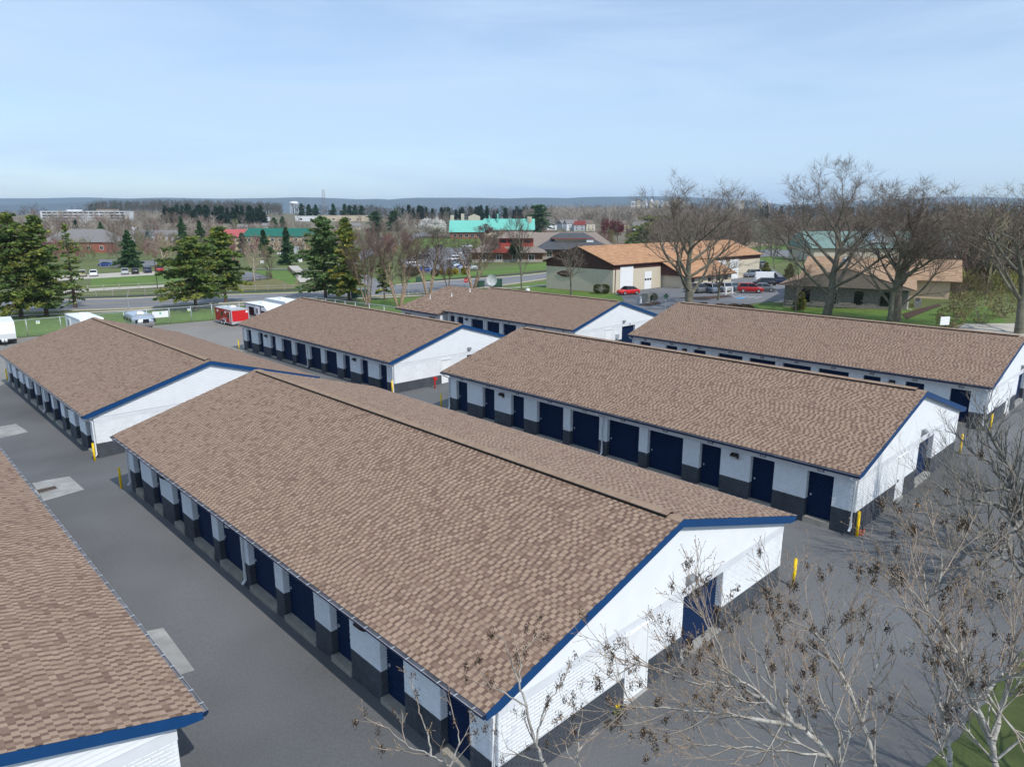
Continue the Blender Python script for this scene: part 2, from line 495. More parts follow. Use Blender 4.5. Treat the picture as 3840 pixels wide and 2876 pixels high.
# ------------------------------------------------------------------ yard surfaces
def BL(x, y):
    """local yard coordinates (across, along) measured from the near gable of the middle building"""
    return (B0[0] + x * VX + y * UX, B0[1] + x * VY + y * UY)
yard = [BL(-60, -28), BL(30, -28), BL(62, -9), BL(64, 30), BL(60, 58), BL(40, 66), BL(10, 74), BL(-8, 73), BL(-30, 70), BL(-60, 58)]
drape('yard_asphalt', yard, 'asphalt', 0.04, 2.5, px=False)
drape('gravel_lot', [(-200, 1296), (106, 1266), (470, 1233), (798, 1203), (1000, 1187), (1190, 1171), (1335, 1193), (1480, 1214), (1420, 1260), (1200, 1290), (905, 1322), (860, 1380), (560, 1330), (420, 1300), (20, 1440), (-200, 1560)], 'gravel_lot', 0.055, 2.5)
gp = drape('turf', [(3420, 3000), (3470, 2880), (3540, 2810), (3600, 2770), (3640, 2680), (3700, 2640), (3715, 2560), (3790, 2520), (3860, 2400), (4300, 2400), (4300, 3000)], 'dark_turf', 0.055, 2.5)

# ------------------------------------------------------------------ storage buildings
HW, WW, EAVE, RISE = 7.5, 6.967, 2.73, 2.194
SL = math.hypot(HW, RISE); SA = math.atan2(RISE, HW)
BAND, BTOP = 0.85, 2.2
EXPO = 0.145
PAL = np.array([(0.328, 0.231, 0.166), (0.350, 0.248, 0.180), (0.306, 0.213, 0.153), (0.258, 0.172, 0.124), (0.212, 0.138, 0.102)])
GAPC = np.array([(0.155, 0.098, 0.074), (0.178, 0.115, 0.087), (0.215, 0.142, 0.107)])

def shingle_mesh_cache():
    c = {}
    def get(wi, ti, kind):
        k = (wi, ti, kind)
        if k not in c:
            w = WID[wi]; t = 0.013 if kind == 0 else 0.010
            V = np.array([(0, 0, 0.003), (EXPO + 0.02, 0, t), (EXPO + 0.02, w, t), (0, w, 0.003), (EXPO + 0.02, 0, 0), (EXPO + 0.02, w, 0), (0, 0, 0), (0, w, 0)])
            F = np.array([(0, 1, 2, 3), (1, 4, 5, 2), (0, 6, 4, 1), (3, 2, 5, 7)])
            c[k] = mesh_np('shingle', V, F, 'shingle', tint=np.array([1, 0.4, 0.8, 0.8])[:, None] * (PAL if kind == 0 else GAPC)[ti])  # asphalt butt edge tinted extra dark to carry the course shadow line
        return c[k]
    return get
WID = [0.095, 0.105, 0.125, 0.14, 0.16]
get_shingle = shingle_mesh_cache()

def roof_slope(root, side, L, rng, loc, full, keep):
    """courses of laminated shingles on one slope; the ones that show largest are objects, the rest one mesh"""
    n = int(SL / EXPO)
    pieces = []
    for c in range(n):
        s = SL - (c + 1) * EXPO                       # distance from ridge to top of the course, c=0 at the eave
        if s < 0.02: break
        y = -0.03 - (c * 0.115 + rng.normal(0, 0.04)) % 0.24; tab = 0
        while y < L + 0.02:
            wi = int(rng.integers(2, 5)) if tab == 0 else int(rng.integers(0, 2))
            w = WID[wi]; y0 = max(y, -0.03); y1 = min(y + w, L + 0.03)
            if y1 - y0 > 0.02:
                if tab == 0: ti = int(rng.choice(5, p=[0.31, 0.27, 0.22, 0.14, 0.06]))
                else: ti = int(rng.choice(3, p=[0.40, 0.35, 0.25]))
                pieces.append((s, y0, y1, wi, ti, tab, y1 - y0 > w - 1e-4))
            y += w; tab = 1 - tab
    P = np.array([(p[0], p[1], p[2]) for p in pieces])
    # which show largest: nearest to the viewer and in the frame
    cx = np.cos(SA); sx = np.sin(SA)
    rz = root.rotation_euler[2]; cr, sr = math.cos(rz), math.sin(rz)
    lx = side * (P[:, 0] + EXPO / 2) * cx; ly = (P[:, 1] + P[:, 2]) / 2; lz = EAVE + RISE - P[:, 0] * sx
    wx = root.location[0] + lx * cr - ly * sr; wy = root.location[1] + lx * sr + ly * cr; wz = root.location[2] + lz
    qx, qy, fw = PJ((wx, wy, wz))
    ok = (qx > 20) & (qx < 3820) & (qy > 0) & (qy < 2850) & (fw > 1)
    d = np.where(ok, fw, 1e9)
    for i, p in enumerate(pieces):
        if not p[6]: d[i] = 1e9
    sel = set(np.argsort(d)[:keep].tolist()) if keep else set()
    sel = {i for i in sel if d[i] < 1e8}
    V, F, Tn = [], [], []
    for i, (s, y0, y1, wi, ti, tab, whole) in enumerate(pieces):
        if i in sel:
            me = get_shingle(wi, ti, tab)
            o = link('shingle', me, root, (side * s * cx, y0 if side > 0 else y1, EAVE + RISE - s * sx + 0.012), (0, SA, 0) if side > 0 else (0, SA, math.pi))
            continue
        k = len(V); t = 0.013 if tab == 0 else 0.010; e = s + EXPO + 0.02
        col = (PAL if tab == 0 else GAPC)[ti] * (1 + rng.normal(0, 0.04))
        V += [(s, y0, 0.003), (e, y0, t), (e, y1, t), (s, y1, 0.003), (e, y0, -0.004), (e, y1, -0.004)]
        F += [(k, k + 1, k + 2, k + 3), (k + 1, k + 4, k + 5, k + 2)]; Tn += [col, col * 0.4]  # butt edge darkened the same way, shadow line put into the tint
        if full and tab == 0:
            V += [(s, y0, -0.004), (s, y1, -0.004)]
            F += [(k, k + 6, k + 4, k + 1), (k + 3, k + 2, k + 5, k + 7)]; Tn += [col, col]
    V = np.array(V)
    W = np.stack([side * (V[:, 0] * cx + V[:, 2] * sx), V[:, 1], EAVE + RISE - V[:, 0] * sx + V[:, 2] * cx + 0.012], 1)
    F = np.array(F)
    if side < 0: F = F[:, ::-1]
    o = link('shingles', mesh_np('shingles', W, F, 'shingle', tint=np.array(Tn)), root)
    setp(o, kind='stuff')

def lay_bricks(x0, x1, z0, z1, holes, rng):
    out = []
    bw, bh, j = 0.305, 0.10, 0.011
    r = 0; z = z0
    while z < z1 - 0.03:
        zt = min(z + bh - j, z1)
        iv = [(x0, x1)]
        for a, b, c, d in holes:
            if c < zt - 0.01 and d > z + 0.01:
                nv = []
                for p, q in iv:
                    if b <= p or a >= q: nv.append((p, q)); continue
                    if a > p: nv.append((p, a))
                    if b < q: nv.append((b, q))
                iv = nv
        off = (r % 2) * bw / 2
        for p, q in iv:
            k = math.floor((p - off) / bw)
            while True:
                a = max(off + k * bw, p); b = min(off + (k + 1) * bw - j, q)
                if a >= q: break
                if b - a > 0.035: out.append((a, b, z, zt, abs(b - a - (bw - j)) < 1e-6))
                k += 1
        z += bh; r += 1
    return out

BRK = {}
def brick_objs(root, bricks, org, ax, nrm, rng, keep=0, name='bricks'):
    """bricks on a wall plane: org point, ax along, nrm outward"""
    org, ax, nrm = Vector(org), Vector(ax), Vector(nrm)
    mw = root.matrix_basis
    d = []
    for i, (a, b, z0, z1, whole) in enumerate(bricks):
        p = mw @ (org + ax * (a + b) / 2 + Vector((0, 0, (z0 + z1) / 2)))
        qx, qy, fw = PJ(p)
        d.append(fw if whole and 0 < qx < 3840 and 0 < qy < 2870 and z0 > -0.05 and abs(z1 - z0 - 0.089) < 1e-6 else 1e9)
    sel = set(i for i in np.argsort(d)[:keep].tolist() if d[i] < 1e8) if keep else set()
    V, F, mi = [], [], []
    for i, (a, b, z0, z1, whole) in enumerate(bricks):
        m = 0 if z0 > BAND - 0.02 else 1
        pr = 0.006 + rng.uniform(0, 0.006)
        if i in sel:
            key = m
            if key not in BRK:
                h = 0.089; w = 0.294
                mb = MB()
                V0 = [(-w/2, 0, 0), (w/2, 0, 0), (w/2, 0, h), (-w/2, 0, h)]
                V1 = [(-w/2+.006, -0.012, .006), (w/2-.006, -0.014, .006), (w/2-.006, -0.017, h-.008), (-w/2+.006, -0.015, h-.008)]
                mb.add(V0 + V1, [(4, 5, 6, 7), (0, 1, 5, 4), (1, 2, 6, 5), (2, 3, 7, 6), (3, 0, 4, 7)])
                BRK[key] = mb.mesh('brick', 'white_brick' if m == 0 else 'char_brick')
            o = link('brick', BRK[key], root, org + ax * (a + b) / 2 + Vector((0, 0, z0)) , (0, 0, math.atan2(nrm.x, -nrm.y)))
            continue
        k = len(V)
        p0 = org + ax * a; p1 = org + ax * b
        e = 0.006
        for p, zz in ((p0, z0), (p1, z0), (p1, z1), (p0, z1)): V.append((p.x, p.y, zz))
        for p, s, zz in ((p0, 1, z0 + e), (p1, -1, z0 + e), (p1, -1, z1 - e), (p0, 1, z1 - e)):
            q = p + ax * (e * s) + nrm * (pr + rng.uniform(-0.003, 0.003)); V.append((q.x, q.y, zz))
        F += [(k + 4, k + 5, k + 6, k + 7), (k, k + 1, k + 5, k + 4), (k + 1, k + 2, k + 6, k + 5), (k + 2, k + 3, k + 7, k + 6), (k + 3, k, k + 4, k + 7)]
        mi += [m] * 5
    if V:
        o = link('bricks', mesh_np('bricks', V, F, ['white_brick', 'char_brick'], mi), root); setp(o, kind='stuff')

def roller_door(root, org, ax, nrm, w, h, slats=False):
    """corrugated curtain in an opening; local x along ax, proud along nrm"""
    rot = (0, 0, math.atan2(nrm[0], -nrm[1]))
    n = int(h / 0.09)
    if slats:
        e = link('roller_door', MB().box(-w/2, w/2, 0.012, 0.03, 0, h).mesh('door_backing', 'door_blue'), root, org, rot)
        key = ('slat', round(w, 2))
        if key not in BRK:
            p = h / n; mb = MB()
            prof = [(0, 0.0), (0.15 * p, -0.026), (0.52 * p, -0.030), (0.70 * p, -0.003), (p, 0.0)]
            vs = [(s * w / 2, y, z) for s in (-1, 1) for z, y in prof]
            mb.add(vs, [(i, i + 5, i + 6, i + 1) for i in range(4)])
            BRK[key] = mb.mesh('slat', 'door_blue')
        for i in range(n): link('slat', BRK[key], e, (0, 0, i * h / n))
        door = e
    else:
        key = ('door', round(w, 2), round(h, 2))
        if key not in BRK:
            vs, fs = [], []
            p = h / n
            zy = []
            for i in range(n): zy += [(i * p, 0.0), (i * p + 0.15 * p, -0.026), (i * p + 0.52 * p, -0.03), (i * p + 0.70 * p, -0.003)]
            zy.append((h, 0.0))
            for s in (-1, 1): vs += [(s * w / 2, y, z) for z, y in zy]
            k = len(zy)
            fs = [(i, i + k, i + k + 1, i + 1) for i in range(k - 1)]
            BRK[key] = MB().add(vs, fs).mesh('roller_door', 'door_blue')
        door = link('roller_door', BRK[key], root, org, rot)
    if 'latch' not in BRK: BRK['latch'] = MB().box(-0.03, 0.03, -0.06, -0.031, 0, 0.09).mesh('latch', 'galv')
    link('latch', BRK['latch'], door, (-w / 2 + 0.16, 0, 0.95))
    return door

def wall_light(root, org, nrm, mat='bronze'):
    e = (0, 0, math.atan2(nrm[0], -nrm[1]))
    key = ('wl', mat)
    if key not in BRK:
        mb = MB()
        pts = [(0.17, 0.0, -0.13), (0.17, 0.0, 0.13), (0.17, -0.10, 0.13), (0.17, -0.22, 0.04), (0.17, -0.22, 0.0), (0.17, -0.06, -0.13)]
        mb.prism(pts, (-0.34, 0, 0)); BRK[key] = mb.mesh('wall_light', mat)
        BRK[('wll', mat)] = MB().prism([(0.14, -0.205, -0.012), (0.14, -0.07, -0.125), (0.14, -0.075, -0.135), (0.14, -0.212, -0.02)], (-0.28, 0, 0)).mesh('lens', 'lit_lens')
    o = link('wall_light', BRK[key], root, org, e)
    link('lens', BRK[('wll', mat)], o)
    return o

def number_plate(root, org, nrm):
    e = (0, 0, math.atan2(nrm[0], -nrm[1]))
    if 'np' not in BRK:
        BRK['np'] = MB().box(-0.14, 0.14, -0.02, 0, -0.065, 0.065).mesh('number_plate', 'navy_trim')
        mb = MB()
        for k in range(3): mb.box(-0.095 + 0.07 * k, -0.045 + 0.07 * k, -0.023, -0.0205, -0.035, 0.035)
        BRK['npd'] = mb.mesh('plate_marks', 'white_paint')
    o = link('number_plate', BRK['np'], root, org, e)
    link('plate_marks', BRK['npd'], o)

def downspout(root, x, y, out, sgn=1):
    """square pipe from the gutter back to the wall and down"""
    mb = MB()
    gx_ = out * (HW + 0.05); wx = out * (WW + 0.07)
    pts = [(gx_, y, EAVE - 0.14), (gx_, y, EAVE - 0.22), (wx, y, EAVE - 0.48), (wx, y, 0.22), (wx + out * 0.12, y, 0.08)]
    mb.tube(pts, 0.055, 4)
    mb.build('downspout', 'white_paint', root)

OPEN_NEAR = [1.15, 3.78, 6.44, 8.52, 11.18, 13.85, 16.51, 19.73, 22.39, 25.05]
OPEN_W = [1.14, 1.14, 1.14, 2.12, 2.12, 2.12, 2.12, 1.14, 1.14, 1.14]

def storage(name, label, o, L, zeave, seed, left=True, right_slope=False, left_slope=True, keep_sh=0, keep_br=0, brackets=False, full=True, gable=True, slats=False, plain_left=False):
    rng = np.random.default_rng(seed)
    root = empty('storage_building', (o[0], o[1], zeave - EAVE), YAW, label, 'storage building', 'brown-roofed storage buildings')
    root.matrix_basis = Matrix.Translation((o[0], o[1], zeave - EAVE)) @ Matrix.Rotation(YAW, 4, 'Z')
    k = L / 27.08
    ops = [(a * k, a * k + w) for a, w in zip(OPEN_NEAR, OPEN_W)]
    REC = 0.25; DH = 2.15
    Y0 = 0.16; Y1 = L - 0.16
    gop = (0.55, 2.85)                                # roller door in the gable
    # --- cores (painted block behind the brick faces)
    mb = MB()
    def split(x0, x1, y0, y1, z0, z1):
        if z0 < BAND < z1:
            mb.box(x0, x1, y0, y1, z0, BAND, 1); mb.box(x0, x1, y0, y1, BAND, z1, 0)
        else: mb.box(x0, x1, y0, y1, z0, z1, 0 if z0 >= BAND else 1)
    split(-WW + REC, WW, Y0 + REC, Y1, -0.5, EAVE - 0.02)      # inner block
    prev = Y0
    xL0, xL1 = -WW, -WW + REC - 0.003
    if plain_left:
        split(xL0, xL1, Y0, Y1, -0.5, BTOP)
    else:
        for a, b in ops + [(Y1, Y1)]:
            if a > prev: split(xL0, xL1, prev, a, -0.5, BTOP)
            prev = b
    # gable front wall pieces
    split(-WW + REC, gop[0], Y0, Y0 + REC - 0.003, -0.5, BTOP); split(gop[1], WW, Y0, Y0 + REC - 0.003, -0.5, BTOP)
    mb.build('wall', ['white_core', 'char_core'], root)
    # --- headers
    MB().box(-WW - 0.012, -WW + REC - 0.003, Y0 - 0.012, Y1, BTOP, EAVE - 0.11).build('header', 'frieze', root)
    MB().box(-WW + REC, WW + 0.012, Y0 - 0.012, Y0 + REC - 0.003, BTOP, 2.52).build('header', 'frieze', root)
    # --- brick faces
    if left:
        holes = [] if plain_left else [(a, b, -1, BTOP) for a, b in ops]
        brick_objs(root, lay_bricks(Y0, Y1, -0.2, BTOP, holes, rng), (-WW, 0, 0), (0, 1, 0), (-1, 0, 0), rng)
        if not plain_left:
            for a, b in ops:                          # the return that faces the viewer
                brick_objs(root, lay_bricks(0.0, REC, -0.2, BTOP, [], rng), (-WW, b, 0), (1, 0, 0), (0, -1, 0), rng)
    if gable:
        holes = [(gop[0], gop[1], -1, BTOP), (-2.27, -1.18, -1, 2.16)]
        brick_objs(root, lay_bricks(-WW, WW, -0.2, BTOP, holes, rng), (0, Y0, 0), (1, 0, 0), (0, -1, 0), rng, keep_br)
        brick_objs(root, lay_bricks(0.0, REC, -0.2, BTOP, [], rng), (gop[1], Y0, 0), (0, 1, 0), (-1, 0, 0), rng)
    # --- doors, sills, plates
    if left and not plain_left:
        for a, b in ops:
            roller_door(root, (-WW + REC - 0.012, (a + b) / 2, 0.10), (0, 1, 0), (-1, 0), b - a, DH - 0.08)
            MB().box(-WW - 0.05, -WW + REC - 0.02, a + 0.003, b - 0.003, -0.35, 0.10).build('door_sill', 'sill_concrete', root)
            number_plate(root, (-WW - 0.012, (a + b) / 2, 2.36), (-1, 0))
        for i in ((1, 7) if len(ops) > 8 else (1, 5)): wall_light(root, (-WW - 0.02, (ops[i][1] + ops[i + 1][0]) / 2, 2.02), (-1, 0))
        for y in (Y0 + 0.10, (ops[4][1] + ops[5][0]) / 2, L - 0.2): downspout(root, 0, y, -1)
    if gable:
        roller_door(root, ((gop[0] + gop[1]) / 2, Y0 + REC - 0.012, 0.16), (1, 0, 0), (0, -1), gop[1] - gop[0], DH - 0.12, slats)
        MB().box(gop[0] + 0.003, gop[1] - 0.003, Y0 - 0.06, Y0 + REC - 0.02, -0.35, 0.16).build('door_sill', 'concrete', root)
        number_plate(root, ((gop[0] + gop[1]) / 2 + 0.2, Y0 - 0.012, 2.34), (0, -1))
        wall_light(root, (0.75, Y0 - 0.03, 2.74), (0, -1), 'grey_metal')
        d = MB().box(-2.20, -1.25, Y0 - 0.005, Y0 + 0.06, 0.05, 2.08).build('side_door', 'white_paint', root)
        f = MB().box(-2.27, -2.20, Y0 - 0.03, Y0 + 0.05, 0.0, 2.16).box(-1.25, -1.18, Y0 - 0.03, Y0 + 0.05, 0.0, 2.16).box(-2.20, -1.25, Y0 - 0.03, Y0 + 0.05, 2.08, 2.16)
        f.box(-2.33, -1.12, Y0 - 0.07, Y0 + 0.02, 2.161, 2.20); f.build('door_frame', 'white_paint', d)
        MB().box(-2.10, -2.05, Y0 - 0.06, Y0 - 0.006, 0.92, 1.06).box(-2.10, -1.98, Y0 - 0.075, Y0 - 0.055, 0.99, 1.02).build('door_handle', 'grey_metal', d)
        MB().box(-2.25, -1.20, Y0 - 0.10, Y0 - 0.008, -0.35, 0.05).build('door_sill', 'concrete', root)
        # lap siding boards of the gable, each cut to the rake
        tanr = RISE / HW; z = 2.50; e = 0.128; nb = 0
        while True:
            za, zb = z, z + e + 0.012
            ha = (EAVE - 0.07 + RISE - za) / tanr; hb = (EAVE - 0.07 + RISE - zb) / tanr
            ha = min(ha, WW + 0.0); hb = min(hb, WW + 0.0)
            if hb < 0.15: break
            yb = Y0 - 0.034; yt = Y0 - 0.006
            vs = [(-ha, yb, za), (ha, yb, za), (hb, yt, zb), (-hb, yt, zb), (-ha, Y0 + 0.02, za), (ha, Y0 + 0.02, za), (hb, Y0 + 0.02, zb), (-hb, Y0 + 0.02, zb)]
            MB().add(vs, [(0, 1, 2, 3), (0, 4, 5, 1), (1, 5, 6, 2), (3, 7, 4, 0), (2, 6, 7, 3)]).build('siding_board', 'siding', root)
            z += e
        MB().prism([(-WW, Y0 + 0.03, 2.52), (WW, Y0 + 0.03, 2.52), (WW, Y0 + 0.03, EAVE - 0.05), (0, Y0 + 0.03, EAVE + RISE - 0.12), (-WW, Y0 + 0.03, EAVE - 0.05)], (0, 0.15, 0)).build('gable_core', 'white_core', root)
    MB().prism([(-WW, Y1 - 0.05, EAVE - 0.02), (WW, Y1 - 0.05, EAVE - 0.02), (0, Y1 - 0.05, EAVE + RISE - 0.14)], (0, 0.04, 0)).build('rear_gable', 'siding', root)
    # --- roof deck
    cx, sx = math.cos(SA), math.sin(SA)
    th = 0.10
    mb = MB()
    for s in (-1, 1):
        pts = [(0, 0, EAVE + RISE), (s * HW, 0, EAVE), (s * HW, 0, EAVE - th), (0, 0, EAVE + RISE - th)]
        mb.prism(pts, (0, L, 0))
    mb.build('roof_deck', 'black_trim' if False else 'bark_brown', root)
    # plain shingled sheet where a slope is never seen from the yard
    for s, on in ((-1, left_slope), (1, right_slope)):
        if on: roof_slope(root, s, L, rng, o, full, keep_sh)
        else:
            V = [(0, -0.02, EAVE + RISE + 0.015), (s * HW, -0.02, EAVE + 0.015), (s * HW, L + 0.02, EAVE + 0.015), (0, L + 0.02, EAVE + RISE + 0.015)]
            link('roof_sheet', mesh_np('roof_sheet', V, [(0, 1, 2, 3)], 'shingle', tint=[(0.26, 0.19, 0.14)]), root)
    # ridge vent and cap
    mb = MB()
    for s in (-1, 1):
        zz = EAVE + RISE + 0.015
        mb.prism([(0.0, 0.45, zz), (s * 0.21, 0.45, zz - 0.21 * RISE / HW), (s * 0.21, 0.45, zz + 0.075 - 0.21 * RISE / HW), (0.0, 0.45, zz + 0.085)], (0, L - 0.9, 0))
    mb.build('ridge_vent', 'shade_black', root)  # vent coloured near-black so its side draws the shadow line below the cap
    V, F, Tn = [], [], []
    y = -0.03
    while y < L - 0.05:
        y2 = min(y + 0.22, L + 0.03); zb = 0.104 if 0.40 < y < L - 0.6 else 0.03
        for s in (-1, 1):
            k2 = len(V); dz = 0.19 * RISE / HW; lift = 0.008
            V += [(0, y, EAVE + RISE + zb + lift), (s * 0.19, y, EAVE + RISE + zb + lift - dz), (s * 0.19, y2 + 0.02, EAVE + RISE + zb - dz), (0, y2 + 0.02, EAVE + RISE + zb),
                  (s * 0.19, y, EAVE + RISE + zb - 0.012 - dz), (s * 0.19, y2 + 0.02, EAVE + RISE + zb - 0.016 - dz), (0, y, EAVE + RISE + zb - 0.012)]
            q = [(k2, k2 + 1, k2 + 2, k2 + 3), (k2 + 1, k2 + 4, k2 + 5, k2 + 2), (k2, k2 + 6, k2 + 4, k2 + 1)]
            F += q if s > 0 else [f[::-1] for f in q]
            c = PAL[int(rng.integers(0, 3))] * 0.9; Tn += [c, c, c]
        y = y2
    setp(link('ridge_cap', mesh_np('ridge_cap', V, F, 'shingle', tint=np.array(Tn)), root), kind='stuff')
    # rake boards, soffits, gutters
    for s in (-1, 1):
        pts = [(0, -0.035, EAVE + RISE + 0.0), (s * (HW + 0.0), -0.035, EAVE + 0.0), (s * (HW + 0.0), -0.035, EAVE - 0.19), (s * (HW - 0.42), -0.035, EAVE - 0.19 + 0.03), (0, -0.035, EAVE + RISE - 0.235)]
        MB().prism(pts, (0, 0.033, 0)).build('rake_board', 'blue_trim', root)
        MB().prism([(0, 0.0, EAVE + RISE - th - 0.003), (s * HW, 0.0, EAVE - th - 0.003), (s * HW, 0.0, EAVE - th - 0.02), (0, 0.0, EAVE + RISE - th - 0.02)], (0, Y0, 0)).build('rake_soffit', 'white_core', root)
        x0, x1 = (s * (WW - 0.05), s * (HW - 0.02))
        MB().box(min(x0, x1), max(x0, x1), 0.005, L - 0.005, EAVE - 0.14, EAVE - 0.104).build('soffit', 'frieze', root)
        # gutter: open trough
        g0 = HW + 0.003; g1 = HW + 0.125; zt = EAVE - 0.02; zb = EAVE - 0.14
        vs, fs = [], []
        prof_o = [(g0, zt), (g0, zb), (g0 + 0.07, zb), (g1, zb + 0.06), (g1, zt)]
        prof_i = [(g1 - 0.012, zt), (g1 - 0.012, zb + 0.065), (g0 + 0.066, zb + 0.012), (g0 + 0.01, zb + 0.012), (g0 + 0.01, zt)]
        pr = prof_o + prof_i
        for y in (-0.03, L + 0.03): vs += [(s * a, y, b) for a, b in pr]
        nP = len(pr)
        gm = MB()
        gm.add(vs, [(i, (i + 1) % nP, (i + 1) % nP + nP, i + nP) for i in (0, 1, 2, 3)], 0)
        gm.add(vs, [(i, (i + 1) % nP, (i + 1) % nP + nP, i + nP) for i in (4, 5, 6, 7, 8, 9)], 1)
        for yy in (0, nP): gm.add([vs[yy + i] for i in range(5)], [(0, 1, 2, 3, 4)], 0)
        gm.build('gutter', ['navy_trim', 'gutter_in'], root)
        if brackets and ((s < 0 and left_slope) or (s > 0 and not left_slope)):
            if 'br' not in BRK: BRK['br'] = MB().box(-0.075, 0.075, -0.014, 0.014, 0, 0.015).mesh('gutter_bracket', 'galv')
            y = 0.3
            while y < L: link('gutter_bracket', BRK['br'], root, (s * (HW + 0.065), y, EAVE - 0.018)); y += 0.62
    return root

storage('A', 'brown-roofed storage building cut off by the bottom left corner of the photo', (-12.3, 8.35), 27.6, 2.72, 11, left=False, left_slope=False, right_slope=True, keep_sh=300, keep_br=60, brackets=True)
storage('B', 'largest brown-roofed storage building, in the middle, blue door in its white gable behind bare branches', B0, 27.63, 2.909, 12, right_slope=True, keep_sh=150, keep_br=300, brackets=True, slats=True)
storage('C', 'brown-roofed storage building right of the middle one, whole shaded row of doors in view', (19.416, 31.95), 27.08, 3.272, 13, keep_sh=300, keep_br=300, slats=True)
storage('D', 'brown-roofed storage building cut by the right edge of the photo', (34.269, 46.268), 27.07, 3.444, 14, full=False)
storage('E', 'brown-roofed storage building at the left edge, white gable half hidden by the middle roof', (-19.43, 44.396), 27.7, 2.186, 15, right_slope=True, brackets=True, full=False)
storage('F', 'brown-roofed storage building beside the red trailer, red standpipe at its white gable', (-4.183, 59.097), 28.5, 2.34, 16, full=False)

# ------------------------------------------------------------------ front office building with a wider, lower end
def roof_quad(root, e0, e1, r0, r1, expo, pal, rng, name='shingles', wmin=0.2, wmax=0.5):
    """courses of shingles on the slope between eave e0-e1 and ridge r0-r1, one joined part"""
    e0, e1, r0, r1 = map(Vector, (e0, e1, r0, r1))
    n = max(2, int((r0 - e0).length / expo))
    nrm = (e1 - e0).cross(r0 - e0).normalized()
    if nrm.z < 0: nrm = -nrm
    V, F, Tn = [], [], []
    for c in range(n):
        a, b = c / n, (c + 1) / n + 0.1 / n
        p0, p1 = e0.lerp(r0, a), e1.lerp(r1, a); q0, q1 = e0.lerp(r0, b), e1.lerp(r1, b)
        Lw = (p1 - p0).length; t = 0.0
        while t < Lw - 0.01:
            t2 = min(t + rng.uniform(wmin, wmax), Lw); k = len(V)
            f0, f1 = t / Lw, t2 / Lw; h = rng.uniform(0.012, 0.03)
            V += [p0.lerp(p1, f0) + nrm * h, p0.lerp(p1, f1) + nrm * h, q0.lerp(q1, f1) + nrm * 0.008, q0.lerp(q1, f0) + nrm * 0.008, p0.lerp(p1, f0), p0.lerp(p1, f1)]
            F += [(k, k + 1, k + 2, k + 3), (k, k + 4, k + 5, k + 1)]
            c3 = np.array(pal[int(rng.integers(0, len(pal)))]) * rng.uniform(0.93, 1.07); Tn += [c3, c3]
            t = t2
    V = np.array([tuple(v) for v in V])
    F = np.array(F)
    nn = np.cross(V[F[0, 1]] - V[F[0, 0]], V[F[0, 2]] - V[F[0, 0]])
    if nn[2] < 0: F = F[:, ::-1]
    setp(link(name, mesh_np(name, V, F, 'shingle', tint=np.array(Tn)), root), kind='stuff')

OPEN_NEAR0, OPEN_W0 = OPEN_NEAR, OPEN_W
OPEN_NEAR = [a * 27.08 / 20.4 for a in (1.15, 3.78, 6.44, 8.52, 11.18, 13.85)]; OPEN_W = [1.14, 1.14, 1.14, 2.12, 2.12, 2.12]
def storage_g():
    global OPEN_NEAR, OPEN_W
    # the door list is shorter on this one
    ops = OPEN_NEAR
    OPEN_NEAR = ops + [17.3 * 27.08 / 20.4, 18.9 * 27.08 / 20.4]; OPEN_W = OPEN_W + [1.14, 0.9]
    g = storage('G', 'brown-roofed storage building at the back with an office end and a satellite dish behind', (11.364, 73.352), 20.4, 2.63, 17, full=False)
    rng = np.random.default_rng(5)
    y0, y1, xl, xr = 20.45, 28.6, -8.5, 7.4
    er, rr = EAVE - 0.32, EAVE + RISE - 0.30
    MB().box(xl + 0.6, xr - 0.5, y0, y1 - 0.25, -0.6, er - 0.1).build('office_wall', 'white_core', g)
    mb = MB()
    mb.prism([(xl, y0 - 0.3, er), (0, y0 - 0.3, rr), (xr, y0 - 0.3, er), (xr, y0 - 0.3, er - 0.12), (0, y0 - 0.3, rr - 0.12), (xl, y0 - 0.3, er - 0.12)], (0, y1 - y0 + 0.3, 0))
    mb.build('office_roof', 'bark_brown', g)
    roof_quad(g, (xl, y0 - 0.3, er + 0.004), (xl, y1, er + 0.004), (0, y0 - 0.3, rr + 0.004), (0, y1, rr + 0.004), EXPO, list(PAL) + list(GAPC[2:]), rng, wmin=0.16, wmax=0.34)
    roof_quad(g, (xr, y0 - 0.3, er + 0.004), (xr, y1, er + 0.004), (0, y0 - 0.3, rr + 0.004), (0, y1, rr + 0.004), EXPO * 2, list(PAL), rng, wmin=0.3, wmax=0.6)
    MB().box(xl - 0.12, xl - 0.003, y0 - 0.33, y1 + 0.02, er - 0.14, er - 0.01).build('gutter', 'navy_trim', g)
    for ya in (21.3, 26.2):
        w = MB().box(xl + 0.56, xl + 0.598, ya, ya + 1.3, 1.05, 1.95).build('window', 'white_paint', g)
        MB().box(xl + 0.545, xl + 0.559, ya + 0.08, ya + 0.62, 1.12, 1.88).box(xl + 0.545, xl + 0.559, ya + 0.68, ya + 1.22, 1.12, 1.88).build('pane', 'glass_dark', w)
    for a, b in ((-3.2, 24.0), (-4.6, 26.6), (-1.2, 22.8)):
        zc = rr - (rr - er) * abs(a) / 8.5
        MB().cyl((a, b), 0.05, zc - 0.05, zc + 0.45, 8).cyl((a, b), 0.16, zc - 0.05, zc + 0.06, 10, 0.07).build('vent_pipe', 'white_paint', g)
    # electric meters on the gable
    MB().box(-0.55, -0.05, 0.02, 0.15, 1.05, 1.5).box(-0.35, -0.25, 0.06, 0.15, 0.0, 1.05).cyl((-0.4, 0.02), 0.0, 1.2, 1.3).build('meter_box', 'galv', g)
    return g
storage_g()
OPEN_NEAR, OPEN_W = OPEN_NEAR0, OPEN_W0

